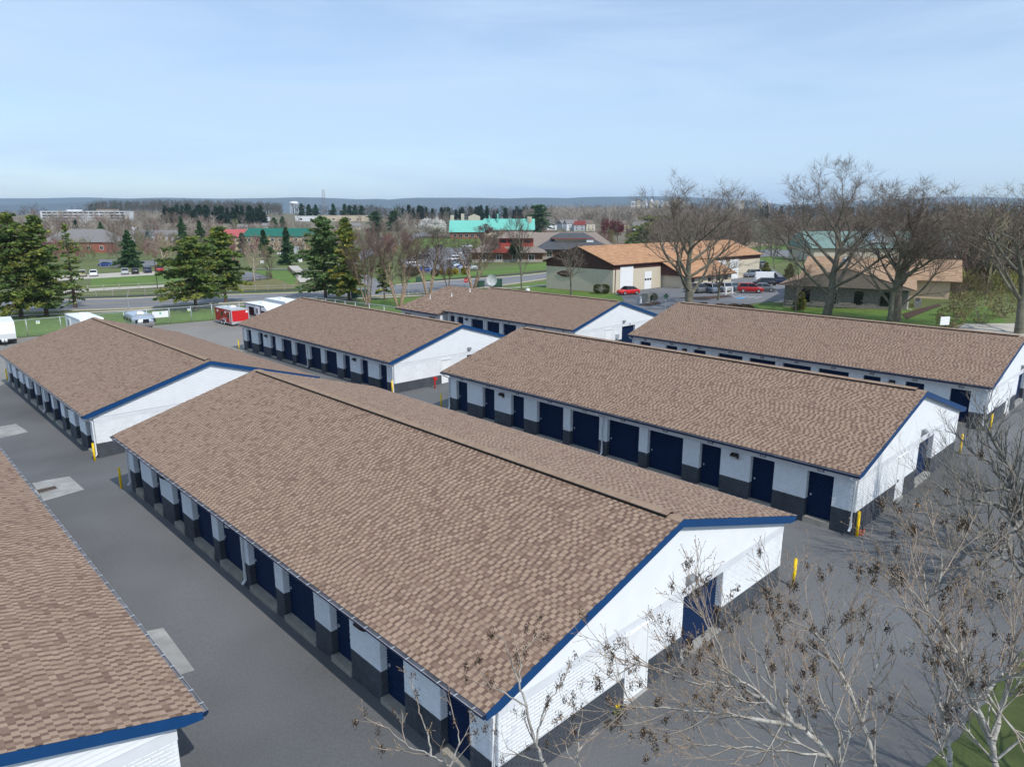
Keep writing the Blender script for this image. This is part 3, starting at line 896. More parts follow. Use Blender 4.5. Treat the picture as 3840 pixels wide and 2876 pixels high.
# ------------------------------------------------------------------ roads, paths, lots, lawns
road_near = [(-500, 1186), (-150, 1178), (139, 1169), (484, 1159), (640, 1149), (854, 1137), (1130, 1123), (1454, 1109), (1590, 1100), (1740, 1088), (1920, 1066), (2056, 1046), (2300, 1013), (2560, 985)]
road_far = [(-500, 1146), (-150, 1138), (139, 1128), (484, 1120), (640, 1112), (918, 1106), (1141, 1098), (1300, 1086), (1400, 1077), (1483, 1070), (1714, 1051), (1920, 1038), (2056, 1024), (2300, 996), (2560, 972)]
drape('road', road_near + road_far[::-1], 'road', 0.05, 8)
drape('side_street', [(1410, 1084), (1330, 1058), (1262, 1010), (1272, 975), (1340, 945), (1430, 915), (1540, 880), (1640, 862), (1665, 866), (1580, 892), (1480, 925), (1400, 955), (1340, 985), (1345, 1010), (1400, 1045), (1480, 1075)], 'road', 0.075, 8)
drape('back_road', [(2500, 1000), (2690, 985), (2760, 975), (2880, 962), (3000, 966), (3250, 986), (3250, 965), (3050, 943), (2880, 935), (2769, 946), (2650, 962), (2500, 978)], 'road', 0.08, 8)
for ln, wdt in ((road_near, 0.35), (road_far[:8], 0.45), (road_far[9:], 0.45)):
    ribbon('kerb', ln, wdt, 'kerb_stone', 0.04, 0.12)
mid = [((a[0] + b[0]) / 2, (a[1] * 0.42 + b[1] * 0.58)) for a, b in zip(road_near, road_far)]
ribbon('road_line', mid[:6], 0.28, 'line_yellow', 0.06)
ribbon('road_line', [(820, 1122), (918, 1116), (1141, 1106), (1250, 1100)], 0.2, 'line_white', 0.06)
ribbon('road_line', [(860, 1131), (1000, 1124), (1141, 1114), (1250, 1108)], 0.2, 'line_white', 0.06)
ribbon('sidewalk', [(-300, 1204), (-150, 1197), (0, 1189), (400, 1170), (635, 1157), (870, 1147), (1130, 1131), (1300, 1122), (1450, 1116), (1590, 1108), (1680, 1100)], 1.7, 'walk', 0.06)
ribbon('sidewalk', [(1750, 1078), (1920, 1080), (2056, 1068)], 1.5, 'walk', 0.06)
ribbon('path_black', [(200, 1121), (318, 1117), (640, 1106), (924, 1095), (1141, 1087), (1230, 1080)], 2.2, 'path_black', 0.06)
ribbon('path_black', [(1560, 1058), (1680, 1047), (1800, 1038), (1920, 1030), (2056, 1016)], 2.2, 'path_black', 0.07)
ribbon('drive', [(60, 1110), (230, 1097), (350, 1088), (591, 1075), (700, 1066), (800, 1050), (880, 1036)], 6.5, 'walk', 0.07)
drape('drive_island', [(860, 1062), (898, 1058), (1014, 1045), (975, 1030), (930, 1021), (868, 1023), (800, 1048)], 'lot', 0.10)
drape('lot', [(120, 1062), (250, 1052), (620, 1030), (640, 1018), (440, 1024), (230, 1036), (60, 1050)], 'walk', 0.08)
drape('lot', [(371, 973), (590, 980), (642, 997), (374, 1005)], 'lot', 0.08)
ribbon('path_pale', [(880, 1011), (1000, 1010), (1130, 1011), (1200, 1010)], 4.0, 'lot', 0.10)
ribbon('path_pale', [(1100, 998), (1112, 1012), (1128, 1034), (1150, 1060)], 3.0, 'walk', 0.12)
drape('lawn', [(342, 1044), (640, 1028), (700, 1040), (640, 1066), (342, 1080)], 'lawn', 0.05)
drape('lawn', [(-300, 1290), (106, 1262), (798, 1200), (1185, 1168), (1300, 1126), (1130, 1137), (870, 1152), (400, 1175), (0, 1196), (-300, 1210)], 'lawn', 0.03, 6)
drape('lawn', [(1200, 1170), (1310, 1135), (1450, 1122), (1590, 1114), (1640, 1112), (1560, 1150), (1500, 1180), (1400, 1190)], 'lawn', 0.035, 6)
drape('lawn', [(898, 1060), (1020, 1047), (1080, 1018), (1120, 1050), (1115, 1083), (912, 1089)], 'dry_grass', 0.05)
drape('lawn', [(930, 1015), (1075, 1013), (1115, 1040), (1100, 1070), (1030, 1045), (975, 1026)], 'lawn', 0.06)
drape('lot', [(1613, 930), (1770, 930), (1760, 985), (1745, 1020), (1620, 1028), (1520, 1005), (1500, 980), (1560, 960)], 'lot', 0.08)
drape('lawn', [(1560, 892), (1800, 892), (1800, 928), (1600, 928), (1520, 945)], 'lawn', 0.08)
drape('lawn', [(1500, 1060), (1600, 1034), (1760, 1024), (1930, 1000), (2050, 985), (2050, 1010), (1920, 1024), (1700, 1044), (1530, 1064)], 'lawn', 0.05)
drape('lawn', [(1700, 1100), (1920, 1072), (2060, 1055), (2060, 1084), (2300, 1104), (2400, 1112), (2330, 1150), (2100, 1150), (1800, 1110)], 'lawn', 0.035)
drape('lot', [(2220, 1190), (2340, 1128), (2330, 1112), (2300, 1102), (2460, 1080), (2700, 1036), (2790, 985), (2860, 985), (2930, 1030), (3010, 1090), (2990, 1120), (2840, 1138), (2700, 1155), (2500, 1200)], 'lot', 0.05, 6)
drape('lawn', [(2800, 1170), (2830, 1140), (2985, 1122), (3020, 1120), (3300, 1165), (3700, 1150), (3800, 1230), (3500, 1300), (2850, 1190)], 'lawn', 0.03)
drape('lawn', [(2690, 960), (2860, 925), (2990, 905), (2990, 935), (2870, 940), (2760, 950)], 'lawn', 0.05)
drape('meadow', [(2760, 935), (2880, 922), (3000, 903), (2990, 890), (2880, 888), (2760, 905)], 'meadow', 0.10, 12)
drape('lawn', [(2760, 978), (2880, 966), (2960, 968), (2900, 990), (2800, 1000)], 'lawn', 0.06)
drape('walk', [(2895, 1136), (3000, 1110), (3010, 1114), (2930, 1138)], 'walk', 0.09)
drape('walk', [(3480, 1250), (3620, 1215), (3900, 1215), (3900, 1260), (3560, 1285)], 'walk', 0.07)


for k in range(6): ribbon('bay_line', [(2700 + 26 * k, 1114 + k), (2728 + 26 * k, 1109 + k)], 0.18, 'line_white', 0.062, smoothn=1)
drape('bay_paint', [(2755, 1121), (2785, 1116), (2800, 1118), (2768, 1123)], 'line_blue', 0.062)
drape('walk', [(2700, 1100), (2760, 1092), (2790, 1096), (2730, 1104)], 'walk', 0.07)
# concrete pads in the yard
drape('concrete_pad', [(-60, 1612), (60, 1592), (107, 1622), (0, 1646), (-70, 1650)], 'concrete', 0.05, 3)
drape('concrete_pad', [(120, 1812), (261, 1789), (317, 1839), (165, 1882)], 'concrete', 0.05, 3)
drape('concrete_pad', [(540, 2372), (613, 2358), (731, 2517), (660, 2540)], 'concrete', 0.05, 3)
# storm grate
c = [G(*p) for p in ((143, 1839), (200, 1824), (213, 1844), (159, 1861))]
gc = sum(c, Vector()) / 4
gr = empty('storm_grate', (gc.x, gc.y, gz(gc.x, gc.y) + 0.055), YAW, 'rusty iron storm drain grate set in a pale concrete pad', 'drain grate')
w2 = 0.42
MB().box(-w2, w2, -w2, w2, -0.03, 0.001).build('pit_shade', 'shade_black', gr)  # shallow solid block, its near-black colour stands for shade below the bars
MB().box(-w2 - 0.1, w2 + 0.1, -w2 - 0.1, -w2, -0.03, 0.02).box(-w2 - 0.1, w2 + 0.1, w2, w2 + 0.1, -0.03, 0.02).box(-w2 - 0.1, -w2, -w2, w2, -0.03, 0.02).box(w2, w2 + 0.1, -w2, w2, -0.03, 0.02).build('rim', 'concrete', gr)
for k in range(10): MB().box(-w2 + 0.01 + k * 0.088, -w2 + 0.04 + k * 0.088, -w2, w2, 0.004, 0.018).build('bar', 'rust_grate', gr)
for k in range(4): MB().box(-w2, w2, -w2 + 0.15 + k * 0.2, -w2 + 0.17 + k * 0.2, 0.003, 0.014).build('bar', 'rust_grate', gr)

# ------------------------------------------------------------------ yard fittings
for (px, py), lab in {
    (29, 1431): 'yellow steel bollard at the far left corner of the left-edge storage building',
    (357, 1731): 'yellow steel bollard by the downspout of the left-edge storage building gable',
    (456, 1833): 'yellow steel bollard standing free beyond the far end of the middle roof',
    (1472, 1478): 'yellow steel bollard at the gable corner near the red standpipe',
    (1655, 1535): 'yellow steel bollard below the gutter end, peeping over the middle roof',
    (897, 1312): 'yellow steel bollard at the far corner facing the red trailer',
    (3212, 2013): 'yellow steel bollard over a terracotta splash block',
    (2974, 2202): 'yellow steel bollard off the right corner of the nearest white gable',
    (3599, 1700): 'yellow steel bollard beside the grey-based gable corner, shadow of twigs behind',
    (3712, 1615): 'yellow steel bollard nearest the right edge of the photo'}.items():
    p = G(px, py)
    e = empty('bollard', (p.x, p.y, p.z), 0, lab, 'bollard', 'yellow bollards in the yard')
    MB().cyl((0, 0), 0.06, -0.1, 1.12, 14).build('post', 'yellow_paint', e, True)
    MB().cyl((0, 0), 0.06, 1.12, 1.15, 14, 0.04).build('cap', 'yellow_paint', e, True)
p = G(3222, 2000)
e = empty('splash_block', (p.x, p.y, p.z + 0.04), YAW + 0.2, 'terracotta splash block on the asphalt behind a yellow bollard', 'splash block')
MB().box(-0.3, 0.3, -0.17, 0.17, 0, 0.04).build('base', 'terracotta', e)
MB().box(-0.3, 0.3, -0.17, -0.12, 0.041, 0.1).box(-0.3, 0.3, 0.12, 0.17, 0.041, 0.1).box(-0.3, -0.25, -0.12, 0.12, 0.041, 0.1).build('rim', 'terracotta', e)
p = G(1631, 1458)
e = empty('standpipe', (p.x, p.y, p.z), YAW, 'red standpipe valve post in front of a white storage gable', 'standpipe')
MB().cyl((0, 0), 0.055, -0.1, 0.95, 10).build('pipe', 'stub_red', e, True)
MB().cyl((0, 0), 0.10, 0.62, 0.95, 10).tube([(0, 0, 0.8), (0.3, 0, 0.8)], 0.06, 8).tube([(-0.2, 0, 0.97), (0.2, 0, 0.97)], 0.03, 6).build('valve', 'stub_red', e)
p = G(2313, 2668)
e = empty('weed_clump', (p.x, p.y, p.z + 0.03), 0, 'small green weed with yellow flowers at the foot of the white gable', 'weed')
rng = np.random.default_rng(3); mb = MB(); mf = MB()
for k in range(46):
    a = rng.uniform(0, 6.28); r = rng.uniform(0.06, 0.2); z = rng.uniform(0.03, 0.14); w = 0.035
    mb.add([(0, 0, 0.01), (r * math.cos(a - 0.25), r * math.sin(a - 0.25), z), (1.35 * r * math.cos(a), 1.35 * r * math.sin(a), z * 0.8), (r * math.cos(a + 0.25), r * math.sin(a + 0.25), z)], [(0, 1, 2, 3)])
for k in range(8):
    a = rng.uniform(0, 6.28); r = rng.uniform(0, 0.16); mf.cyl((r * math.cos(a), r * math.sin(a)), 0.03, 0.13 + 0.05 * rng.random(), 0.2, 8, 0.035)
mb.build('leaves', 'lawn', e); mf.build('flowers', 'yellow_paint', e)

# ------------------------------------------------------------------ vegetation
def hgt(p, topy):
    a, b = 0.2, 60.0
    for _ in range(40):
        m = 0.5 * (a + b)
        if PJ((p.x, p.y, p.z + m))[1] > topy: a = m
        else: b = m
    return a

def frusta(S, k):
    """tapered k-sided tubes from segments (n,8): p0, p1, r0, r1"""
    S = np.asarray(S, float).reshape(-1, 8)
    p0, p1, r0, r1 = S[:, :3], S[:, 3:6], S[:, 6], S[:, 7]
    d = p1 - p0; d /= np.linalg.norm(d, axis=1)[:, None] + 1e-9
    ref = np.where(np.abs(d[:, 2:3]) > 0.9, np.array([[1.0, 0, 0]]), np.array([[0, 0, 1.0]]))
    a = np.cross(d, ref); a /= np.linalg.norm(a, axis=1)[:, None] + 1e-9
    b = np.cross(d, a)
    n = len(S)
    V = np.zeros((n, 2, k, 3))
    for j in range(k):
        t = 2 * math.pi * j / k
        o = a * math.cos(t) + b * math.sin(t)
        V[:, 0, j] = p0 + o * r0[:, None]; V[:, 1, j] = p1 + o * r1[:, None]
    base = (np.arange(n) * 2 * k)[:, None]
    F = np.concatenate([np.stack([base[:, 0] + j, base[:, 0] + (j + 1) % k, base[:, 0] + k + (j + 1) % k, base[:, 0] + k + j], 1) for j in range(k)])
    return V.reshape(-1, 3), F

def seg_mesh(name, S, mat, big=0.05):
    S = np.asarray(S, float).reshape(-1, 8)
    thick = S[:, 6] > big
    Vs, Fs, off = [], [], 0
    for sub, k in ((S[thick], 7), (S[~thick], 3)):
        if len(sub):
            V, F = frusta(sub, k); Vs.append(V); Fs.append(F + off); off += len(V)
    return mesh_np(name, np.concatenate(Vs), np.concatenate(Fs), mat, smooth=True)

def nrmz(v): return v / (np.linalg.norm(v) + 1e-9)

def grow(rng, p, d, L, r, lev, P, out, tips=None):
    """one branch and its children; P = per-level dicts"""
    q = P[lev]
    n = max(2, int(round(L / q['seg'])))
    last = lev + 1 >= len(P)
    rad = r; pts = []
    p = np.array(p, float); d = nrmz(np.array(d, float))
    for i in range(n):
        d = nrmz(d + rng.normal(0, q['wig'], 3) + np.array([0, 0, q.get('up', 0.0)]))
        p2 = p + d * L / n
        r2 = r * (1 - q.get('tap', 0.8) * (i + 1) / n)
        out.append((*p, *p2, rad, max(r2, 0.002))); rad = max(r2, 0.002)
        pts.append((p2.copy(), d.copy(), rad, (i + 1) / n)); p = p2
    if tips is not None and last: tips.append((p.copy(), d.copy()))
    if last: return
    c = q['n']; k = int(c[0] + rng.random() * (c[1] - c[0]) + 0.5)
    az = rng.uniform(0, 6.28)
    for j in range(k):
        t = q['t0'] + (1 - q['t0']) * (j + rng.random() * 0.8) / k
        f = t * n; i = min(int(f), n - 1)
        P0, D0, R0, _ = pts[i]
        a = pts[i - 1][0] if i > 0 else out[-n][0:3] if False else P0
        pos = P0
        az += 2.4 + rng.normal(0, 0.5)
        ref = np.array([0, 0, 1.0]) if abs(D0[2]) < 0.95 else np.array([1.0, 0, 0])
        s = nrmz(np.cross(D0, ref)); w = np.cross(s, D0)
        ang = q['ang'] * rng.uniform(0.75, 1.25)
        nd = D0 * math.cos(ang) + (s * math.cos(az) + w * math.sin(az)) * math.sin(ang)
        LL = L * q['rat'] * (1.15 - 0.6 * t) * rng.uniform(0.75, 1.25)
        grow(rng, pos, nd, LL, min(R0 * 0.85, r * q.get('rr', 0.5)), lev + 1, P, out, tips)

def oak_params(dense=1.0, up=0.05):
    return [dict(seg=0.8, wig=0.05, up=0.02, tap=0.75, n=(11, 13), t0=0.16, ang=0.68, rat=0.86, rr=0.45),
            dict(seg=0.7, wig=0.07, up=up * 1.3, tap=0.85, n=(5 * dense, 7 * dense), t0=0.22, ang=0.55, rat=0.50, rr=0.45),
            dict(seg=0.5, wig=0.10, up=up, tap=0.85, n=(4 * dense, 5 * dense), t0=0.15, ang=0.5, rat=0.55, rr=0.5),
            dict(seg=0.4, wig=0.12, up=0.05, tap=0.8, n=(3 * dense, 4 * dense), t0=0.2, ang=0.5, rat=0.6, rr=0.55),
            dict(seg=0.35, wig=0.14, up=0.04, tap=0.7)]

def bare_segs(seed, H, r, P, stems=1, lean=0.0):
    rng = np.random.default_rng(seed); out = []
    for s in range(stems):
        a = 6.28 * s / max(stems, 1) + rng.uniform(0, 0.6)
        d = (lean * math.cos(a), lean * math.sin(a), 1.0) if stems > 1 else (rng.normal(0, 0.03), rng.normal(0, 0.03), 1)
        grow(rng, (0.12 * math.cos(a) if stems > 1 else 0, 0.12 * math.sin(a) if stems > 1 else 0, -0.3), d, H * (0.72 if stems == 1 else rng.uniform(0.6, 0.8)), r * (1 if stems == 1 else 0.8), 0, P, out)
    S = np.array(out)
    return S

def fit_height(S, H):
    z = max(S[:, 5].max(), 0.1)
    S = S.copy(); S[:, :6] *= H / z
    return S

BARE = {}
def fuzz(cm, S, kl, seed, mat):
    """fine twigs as narrow ribbons on the thin branches, joined with the branch mesh"""
    rng = np.random.default_rng(seed + 900)
    k, ln = kl
    thin = S[S[:, 6] < 0.03]
    I = rng.integers(0, len(thin), int(len(thin) * k))
    B = thin[I]; f = rng.random((len(B), 1))
    p0 = B[:, :3] + (B[:, 3:6] - B[:, :3]) * f
    d = B[:, 3:6] - B[:, :3]; d /= np.linalg.norm(d, axis=1)[:, None] + 1e-9
    d = d + rng.normal(0, 0.55, d.shape) + np.array([0, 0, 0.25]); d /= np.linalg.norm(d, axis=1)[:, None]
    p1 = p0 + d * (ln * rng.uniform(0.5, 1.4, (len(B), 1)))
    s = np.cross(d, rng.normal(size=d.shape)); s /= np.linalg.norm(s, axis=1)[:, None] + 1e-9
    w0, w1 = 0.0045, 0.0025
    V = np.stack([p0 - s * w0, p0 + s * w0, p1 + s * w1, p1 - s * w1], 1).reshape(-1, 3)
    n0 = len(cm.vertices); co = np.zeros(n0 * 3); cm.vertices.foreach_get('co', co)
    fi = np.zeros(len(cm.loops), np.int32); cm.loops.foreach_get('vertex_index', fi)
    return mesh_np('crown', np.concatenate([co.reshape(-1, 3), V]), np.concatenate([fi.reshape(-1, 4), np.arange(len(V)).reshape(-1, 4) + n0]), mat, smooth=True)
def bare_variant(kind, seed, mat, mat2=None):
    key = (kind, seed, mat)
    if key in BARE: return BARE[key]
    if kind == 'oak': S = bare_segs(seed, 12, 0.21, oak_params())
    elif kind == 'tall': S = bare_segs(seed, 12, 0.16, [dict(seg=0.8, wig=0.03, up=0.03, tap=0.8, n=(13, 16), t0=0.2, ang=0.55, rat=0.36, rr=0.4), dict(seg=0.5, wig=0.08, up=0.12, tap=0.8, n=(5, 7), t0=0.15, ang=0.55, rat=0.5, rr=0.5), dict(seg=0.4, wig=0.12, up=0.1, tap=0.8, n=(4, 5), t0=0.15, ang=0.5, rat=0.5, rr=0.5), dict(seg=0.4, wig=0.15, up=0.05, tap=0.7)])
    elif kind == 'birch': S = bare_segs(seed, 12, 0.17, [dict(seg=0.8, wig=0.035, up=0.03, tap=0.8, n=(10, 13), t0=0.35, ang=0.5, rat=0.34, rr=0.38), dict(seg=0.5, wig=0.10, up=0.08, tap=0.8, n=(5, 6), t0=0.1, ang=0.5, rat=0.5, rr=0.5), dict(seg=0.4, wig=0.13, up=0.04, tap=0.8, n=(3, 5), t0=0.15, ang=0.5, rat=0.55, rr=0.5), dict(seg=0.4, wig=0.15, up=0.0, tap=0.7)], stems=4, lean=0.28)
    else:         # round crown
        S = bare_segs(seed, 9, 0.16, [dict(seg=0.6, wig=0.05, up=0.02, tap=0.6, n=(9, 11), t0=0.2, ang=0.7, rat=0.62, rr=0.5), dict(seg=0.5, wig=0.09, up=0.09, tap=0.8, n=(6, 8), t0=0.15, ang=0.55, rat=0.5, rr=0.5), dict(seg=0.4, wig=0.12, up=0.06, tap=0.8, n=(5, 6), t0=0.15, ang=0.55, rat=0.5, rr=0.5), dict(seg=0.3, wig=0.15, up=0.03, tap=0.7)])
    S = fit_height(S, 10.0)
    th = S[:, 6] > 0.035
    tm = seg_mesh('trunk', S[th], mat); cm = seg_mesh('crown', S[~th], mat2 or mat)
    rad = np.percentile(np.hypot(S[:, 3], S[:, 4]), 97)
    cm = fuzz(cm, S, dict(oak=(2.4, 0.45), tall=(2.4, 0.42), birch=(3, 0.5), round=(4, 0.38))[kind], seed, mat2 or mat)
    BARE[key] = (tm, cm, rad)
    return BARE[key]

def bare_tree(base, topy, label, kind='round', seed=1, mat='bark', mat2=None, wpx=None, group='bare deciduous trees', rot=None, name='bare_tree', pt=None):
    p = pt or G(*base)
    H = hgt(p, topy)
    tm, cm, rad = bare_variant(kind, seed, mat, mat2)
    e = empty(name, p, (seed * 1.7) % 6.28 if rot is None else rot, label, 'tree', group)
    s = H / 10.0; sw = s
    if wpx: sw = wpx * mpp(p) / 2 / rad
    e.scale = (sw, sw, s)
    link('trunk', tm, e); link('crown', cm, e)
    return e

def leaf_tris(C, D, ln, wd, rng):
    """one kite-shaped blade per centre C pointing along D"""
    n = len(C)
    D = D / (np.linalg.norm(D, axis=1)[:, None] + 1e-9)
    R = rng.normal(size=(n, 3)); S = np.cross(D, R); S /= np.linalg.norm(S, axis=1)[:, None] + 1e-9
    ln = ln[:, None]; wd = wd[:, None]
    V = np.stack([C - D * ln * 0.5, C + S * wd * 0.5, C + D * ln * 0.5, C - S * wd * 0.5], 1)
    F = np.arange(n * 4).reshape(n, 4)
    return V.reshape(-1, 3), F

def conifer_mesh(seed, H, R, cols, nb=150, per=26, prof=0.9, bare=0.12, droop=0.25, size=0.55, gap=0.0, tuft=1.0):
    rng = np.random.default_rng(seed)
    segs = [(0, 0, -0.3, 0.03, 0, H * 0.5, 0.022 * H, 0.013 * H), (0.03, 0, H * 0.5, 0, 0.03, H * 0.98, 0.013 * H, 0.002 * H)]
    C, D, Tn = [], [], []
    lay = rng.uniform(0, 6.28, 400)
    for b in range(nb):
        t = bare + (1 - bare) * ((b + rng.random()) / nb) ** 0.92
        if rng.random() < gap: continue
        L = R * (1 - t) ** prof * rng.uniform(0.45, 1.15) * (1 + 0.25 * math.sin(b * 0.13 + seed)) + 0.15
        if t < bare + 0.12: L *= 0.75 + rng.random() * 0.3
        az = lay[b % 400] + b * 2.4
        h = t * H
        dr = droop * L * (1.0 - 0.9 * t); lift = (0.28 * t) * L
        d = np.array([math.cos(az), math.sin(az), 0])
        e = np.array([d[0] * L, d[1] * L, h - dr + lift])
        segs.append((0, 0, h, *(e * [0.95, 0.95, 1]), 0.012 * H * (1 - t) + 0.015, 0.008))
        n = max(4, int(per * (0.35 + L / R)))
        f = rng.random(n) ** 0.7
        side = np.array([-d[1], d[0], 0])
        w = (0.16 * L + 0.12) * (1.15 - f)
        pc = np.array([0, 0, h]) + f[:, None] * (e - np.array([0, 0, h])) + np.array([0, 0, 1])[None] * (-(f ** 2) * 0.10 * L + rng.normal(0, 0.05 * L ** 0.5, n))[:, None] + side[None] * (rng.normal(0, 1, n) * w)[:, None]
        keep = f > 0.12
        pc = pc[keep]
        dd = d[None] * 0.8 + side[None] * rng.normal(0, 0.6, (len(pc), 1)) + np.array([0, 0, 1])[None] * rng.uniform(-0.35, 0.45 * tuft, (len(pc), 1))
        C.append(pc); D.append(dd)
        tone = np.array(cols[int(rng.integers(0, len(cols)))]) * 3.0 * np.array([1.08, 1.0, 1.2])
        Tn.append(np.repeat(tone[None] * rng.uniform(0.8, 1.2), len(pc), 0) * rng.uniform(0.75, 1.3, (len(pc), 1)))
    C = np.concatenate(C); D = np.concatenate(D); Tn = np.concatenate(Tn)
    sz = size * rng.uniform(0.6, 1.3, len(C))
    V, F = leaf_tris(C, D, sz * 1.25, sz * 0.62, rng)
    V2, F2 = leaf_tris(C + rng.normal(0, 0.06, C.shape), D + rng.normal(0, 0.5, D.shape), sz, sz * 0.5, rng)
    crown = mesh_np('crown', np.concatenate([V, V2]), np.concatenate([F, F2 + len(V)]), 'leaf', tint=np.concatenate([Tn, Tn * 0.9]))
    return seg_mesh('trunk', np.array(segs), 'bark_brown'), crown

PINE = [(0.045, 0.070, 0.016), (0.060, 0.085, 0.018), (0.035, 0.058, 0.016), (0.085, 0.098, 0.020)]
SPRUCE = [(0.022, 0.050, 0.016), (0.030, 0.060, 0.018), (0.018, 0.040, 0.016)]
BLUES = [(0.06, 0.09, 0.075), (0.075, 0.105, 0.085)]
GOLD = [(0.085, 0.092, 0.016), (0.105, 0.105, 0.018), (0.065, 0.08, 0.02)]
DARK = [(0.014, 0.032, 0.016), (0.018, 0.040, 0.018)]
MIX = [(0.055, 0.085, 0.018), (0.09, 0.105, 0.02), (0.04, 0.065, 0.02)]

def conifer(base, topy, wpx, label, seed, cols, group='conifers by the road', name='conifer', pt=None, **kw):
    p = pt or G(*base)
    H = hgt(p, topy); R = wpx * mpp(p) / 2 * 1.3
    kw['per'] = int(kw.get('per', 26) * 1.4)
    tm, cm = conifer_mesh(seed, H, R, cols, **kw)
    e = empty(name, p, 0, label, 'tree', group)
    link('trunk', tm, e); link('crown', cm, e)
    return e

big = dict(nb=230, per=40, prof=0.48, size=0.48, droop=0.10, gap=0.26)
conifer((80, 1191), 800, 230, 'big dense pine cut by the left edge of the photo', 21, PINE, name='pine_tree', bare=0.10, **big)
conifer((176, 1185), 812, 170, 'tall dark pine, second from the left edge, beside the white camper', 22, PINE, name='pine_tree', bare=0.14, **big)
conifer((283, 1154), 840, 120, 'thin half-bare conifer with grey trunk behind the white camper roof', 23, MIX, name='larch_tree', nb=120, per=12, prof=0.65, size=0.45, bare=0.08, gap=0.3)
conifer((735, 1161), 892, 225, 'broad loose pine between the fence sign and the road', 24, PINE, name='pine_tree', bare=0.16, nb=210, per=40, prof=0.38, size=0.48, droop=0.08, gap=0.28)
conifer((847, 1137), 852, 150, 'tall bright green pine right behind the red trailer', 25, MIX, name='pine_tree', bare=0.18, nb=210, per=40, prof=0.45, size=0.48, droop=0.06, gap=0.26)
conifer((1222, 1122), 812, 185, 'tall blue-green spruce at the roadside behind a storage roof', 26, [(0.04, 0.07, 0.022), (0.05, 0.082, 0.024)], name='spruce_tree', bare=0.12, **big)
conifer((1310, 1130), 820, 130, 'yellow-green conifer next to the tall roadside spruce', 27, GOLD + PINE[:2], name='cypress_tree', bare=0.15, nb=190, per=30, prof=0.6, size=0.6, gap=0.12)
conifer((1442, 1127), 976, 70, 'small gappy pine leaning among the birches by the corner', 28, PINE, name='pine_tree', nb=60, per=14, prof=0.4, size=0.5, gap=0.3, bare=0.18)
conifer((490, 1003), 866, 88, 'neat dark spruce behind the row of parked cars', 29, SPRUCE, name='spruce_tree', nb=200, per=30, prof=0.9, bare=0.03, size=0.75)
conifer((385, 915), 834, 42, 'dark narrow conifer beside the grey-roofed brick building', 30, SPRUCE, nb=110, per=20, size=1.1, bare=0.03)
conifer((292, 905), 826, 44, 'dark leaning conifer above the grey roof, left of the white tree', 31, DARK, nb=110, per=20, size=1.2, bare=0.03)
conifer((690, 945), 816, 60, 'dark pointed spruce above the broad loose pine, left of a pair', 32, SPRUCE, nb=150, per=24, size=1.0, bare=0.03)
conifer((757, 950), 828, 56, 'dark pointed spruce, right of a pair above the broad loose pine', 33, SPRUCE, nb=150, per=24, size=1.0, bare=0.03)
conifer((912, 958), 875, 56, 'dark spruce in front of the red roof', 34, DARK + SPRUCE, nb=140, per=24, size=0.95, bare=0.03)
conifer((993, 965), 863, 52, 'dark spruce in front of the green roof, left of two', 35, DARK + SPRUCE, nb=140, per=24, size=0.95, bare=0.03)
conifer((1080, 994), 855, 56, 'tall dark spruce in front of the green roof, right of two', 36, DARK + SPRUCE, nb=150, per=26, size=0.9, bare=0.03)
conifer((885, 862), 824, 40, 'yellow-green pine above the red roof', 37, MIX, nb=80, per=18, size=1.8, bare=0.1)
conifer((1030, 868), 818, 44, 'green pine above the green roof, left of two', 38, SPRUCE, nb=90, per=18, size=1.8)
conifer((1062, 866), 815, 34, 'green pine above the green roof, right of two', 39, SPRUCE, nb=90, per=18, size=1.8)
conifer((558, 925), 868, 44, 'blue-grey spruce below the long grey roof', 40, BLUES, nb=100, per=20, size=1.1, bare=0.03)
conifer((328, 940), 890, 34, 'small olive conifer against the brick wall', 41, MIX, nb=80, per=18, size=1.0, bare=0.03)
for k, (x, ty, lab) in enumerate([(1132, 765, 'dark spruce beside the water tower, first of the far dark row'), (1160, 768, 'dark spruce second in the far row by the lattice mast'), (1186, 769, 'dark spruce third in the far row, just left of the lattice mast'),
                                  (1250, 766, 'dark spruce just right of the lattice mast'), (1293, 767, 'dark spruce left of the open gap in the far dark row'), (1313, 771, 'dark spruce over the tan store roof, mid of the far row'), (1333, 770, 'dark spruce over the tan store, second from the end of the far row'), (1358, 773, 'dark spruce ending the far dark row')]):
    d = 820.0; q = A(x, 815, d); q.z = gz(q.x, q.y)
    conifer(None, ty, 34, lab, 50 + k, DARK, group='far row of dark spruces', pt=q, nb=80, per=14, size=2.4, bare=0.02, prof=0.8)
for k, (x, by, ty, w, lab) in enumerate([(1410, 868, 795, 62, 'round dark pine left of the white blossom tree'), (1480, 866, 792, 60, 'round dark pine close to the white blossom tree'), (2022, 880, 770, 90, 'broad light green pine behind the flat grey roofs'), (2460, 905, 812, 190, 'wide yellow-green pine behind the orange roof'), (2405, 925, 850, 110, 'low yellow-green pine touching the orange roof ridge')]):
    conifer((x, by), ty, w, lab, 70 + k, MIX if k > 2 else SPRUCE, nb=150, per=26, size=1.3, prof=0.35, bare=0.12, gap=0.1, group='rounded pines')
for k, (x, by, ty, w, lab) in enumerate([(2770, 1040, 990, 30, 'cone-shaped evergreen left of the grey parked car'), (2870, 1040, 986, 38, 'cone-shaped evergreen right of the grey parked car'), (2960, 1042, 990, 34, 'cone-shaped evergreen half hidden by the big bare tree'), (2998, 1165, 1098, 36, 'narrow cone evergreen at the corner of the stone building')]):
    conifer((x, by), ty, w, lab, 80 + k, [(0.06, 0.07, 0.02), (0.08, 0.085, 0.02)], nb=110, per=22, size=0.4, bare=0.0, prof=0.7, group='clipped cone evergreens')

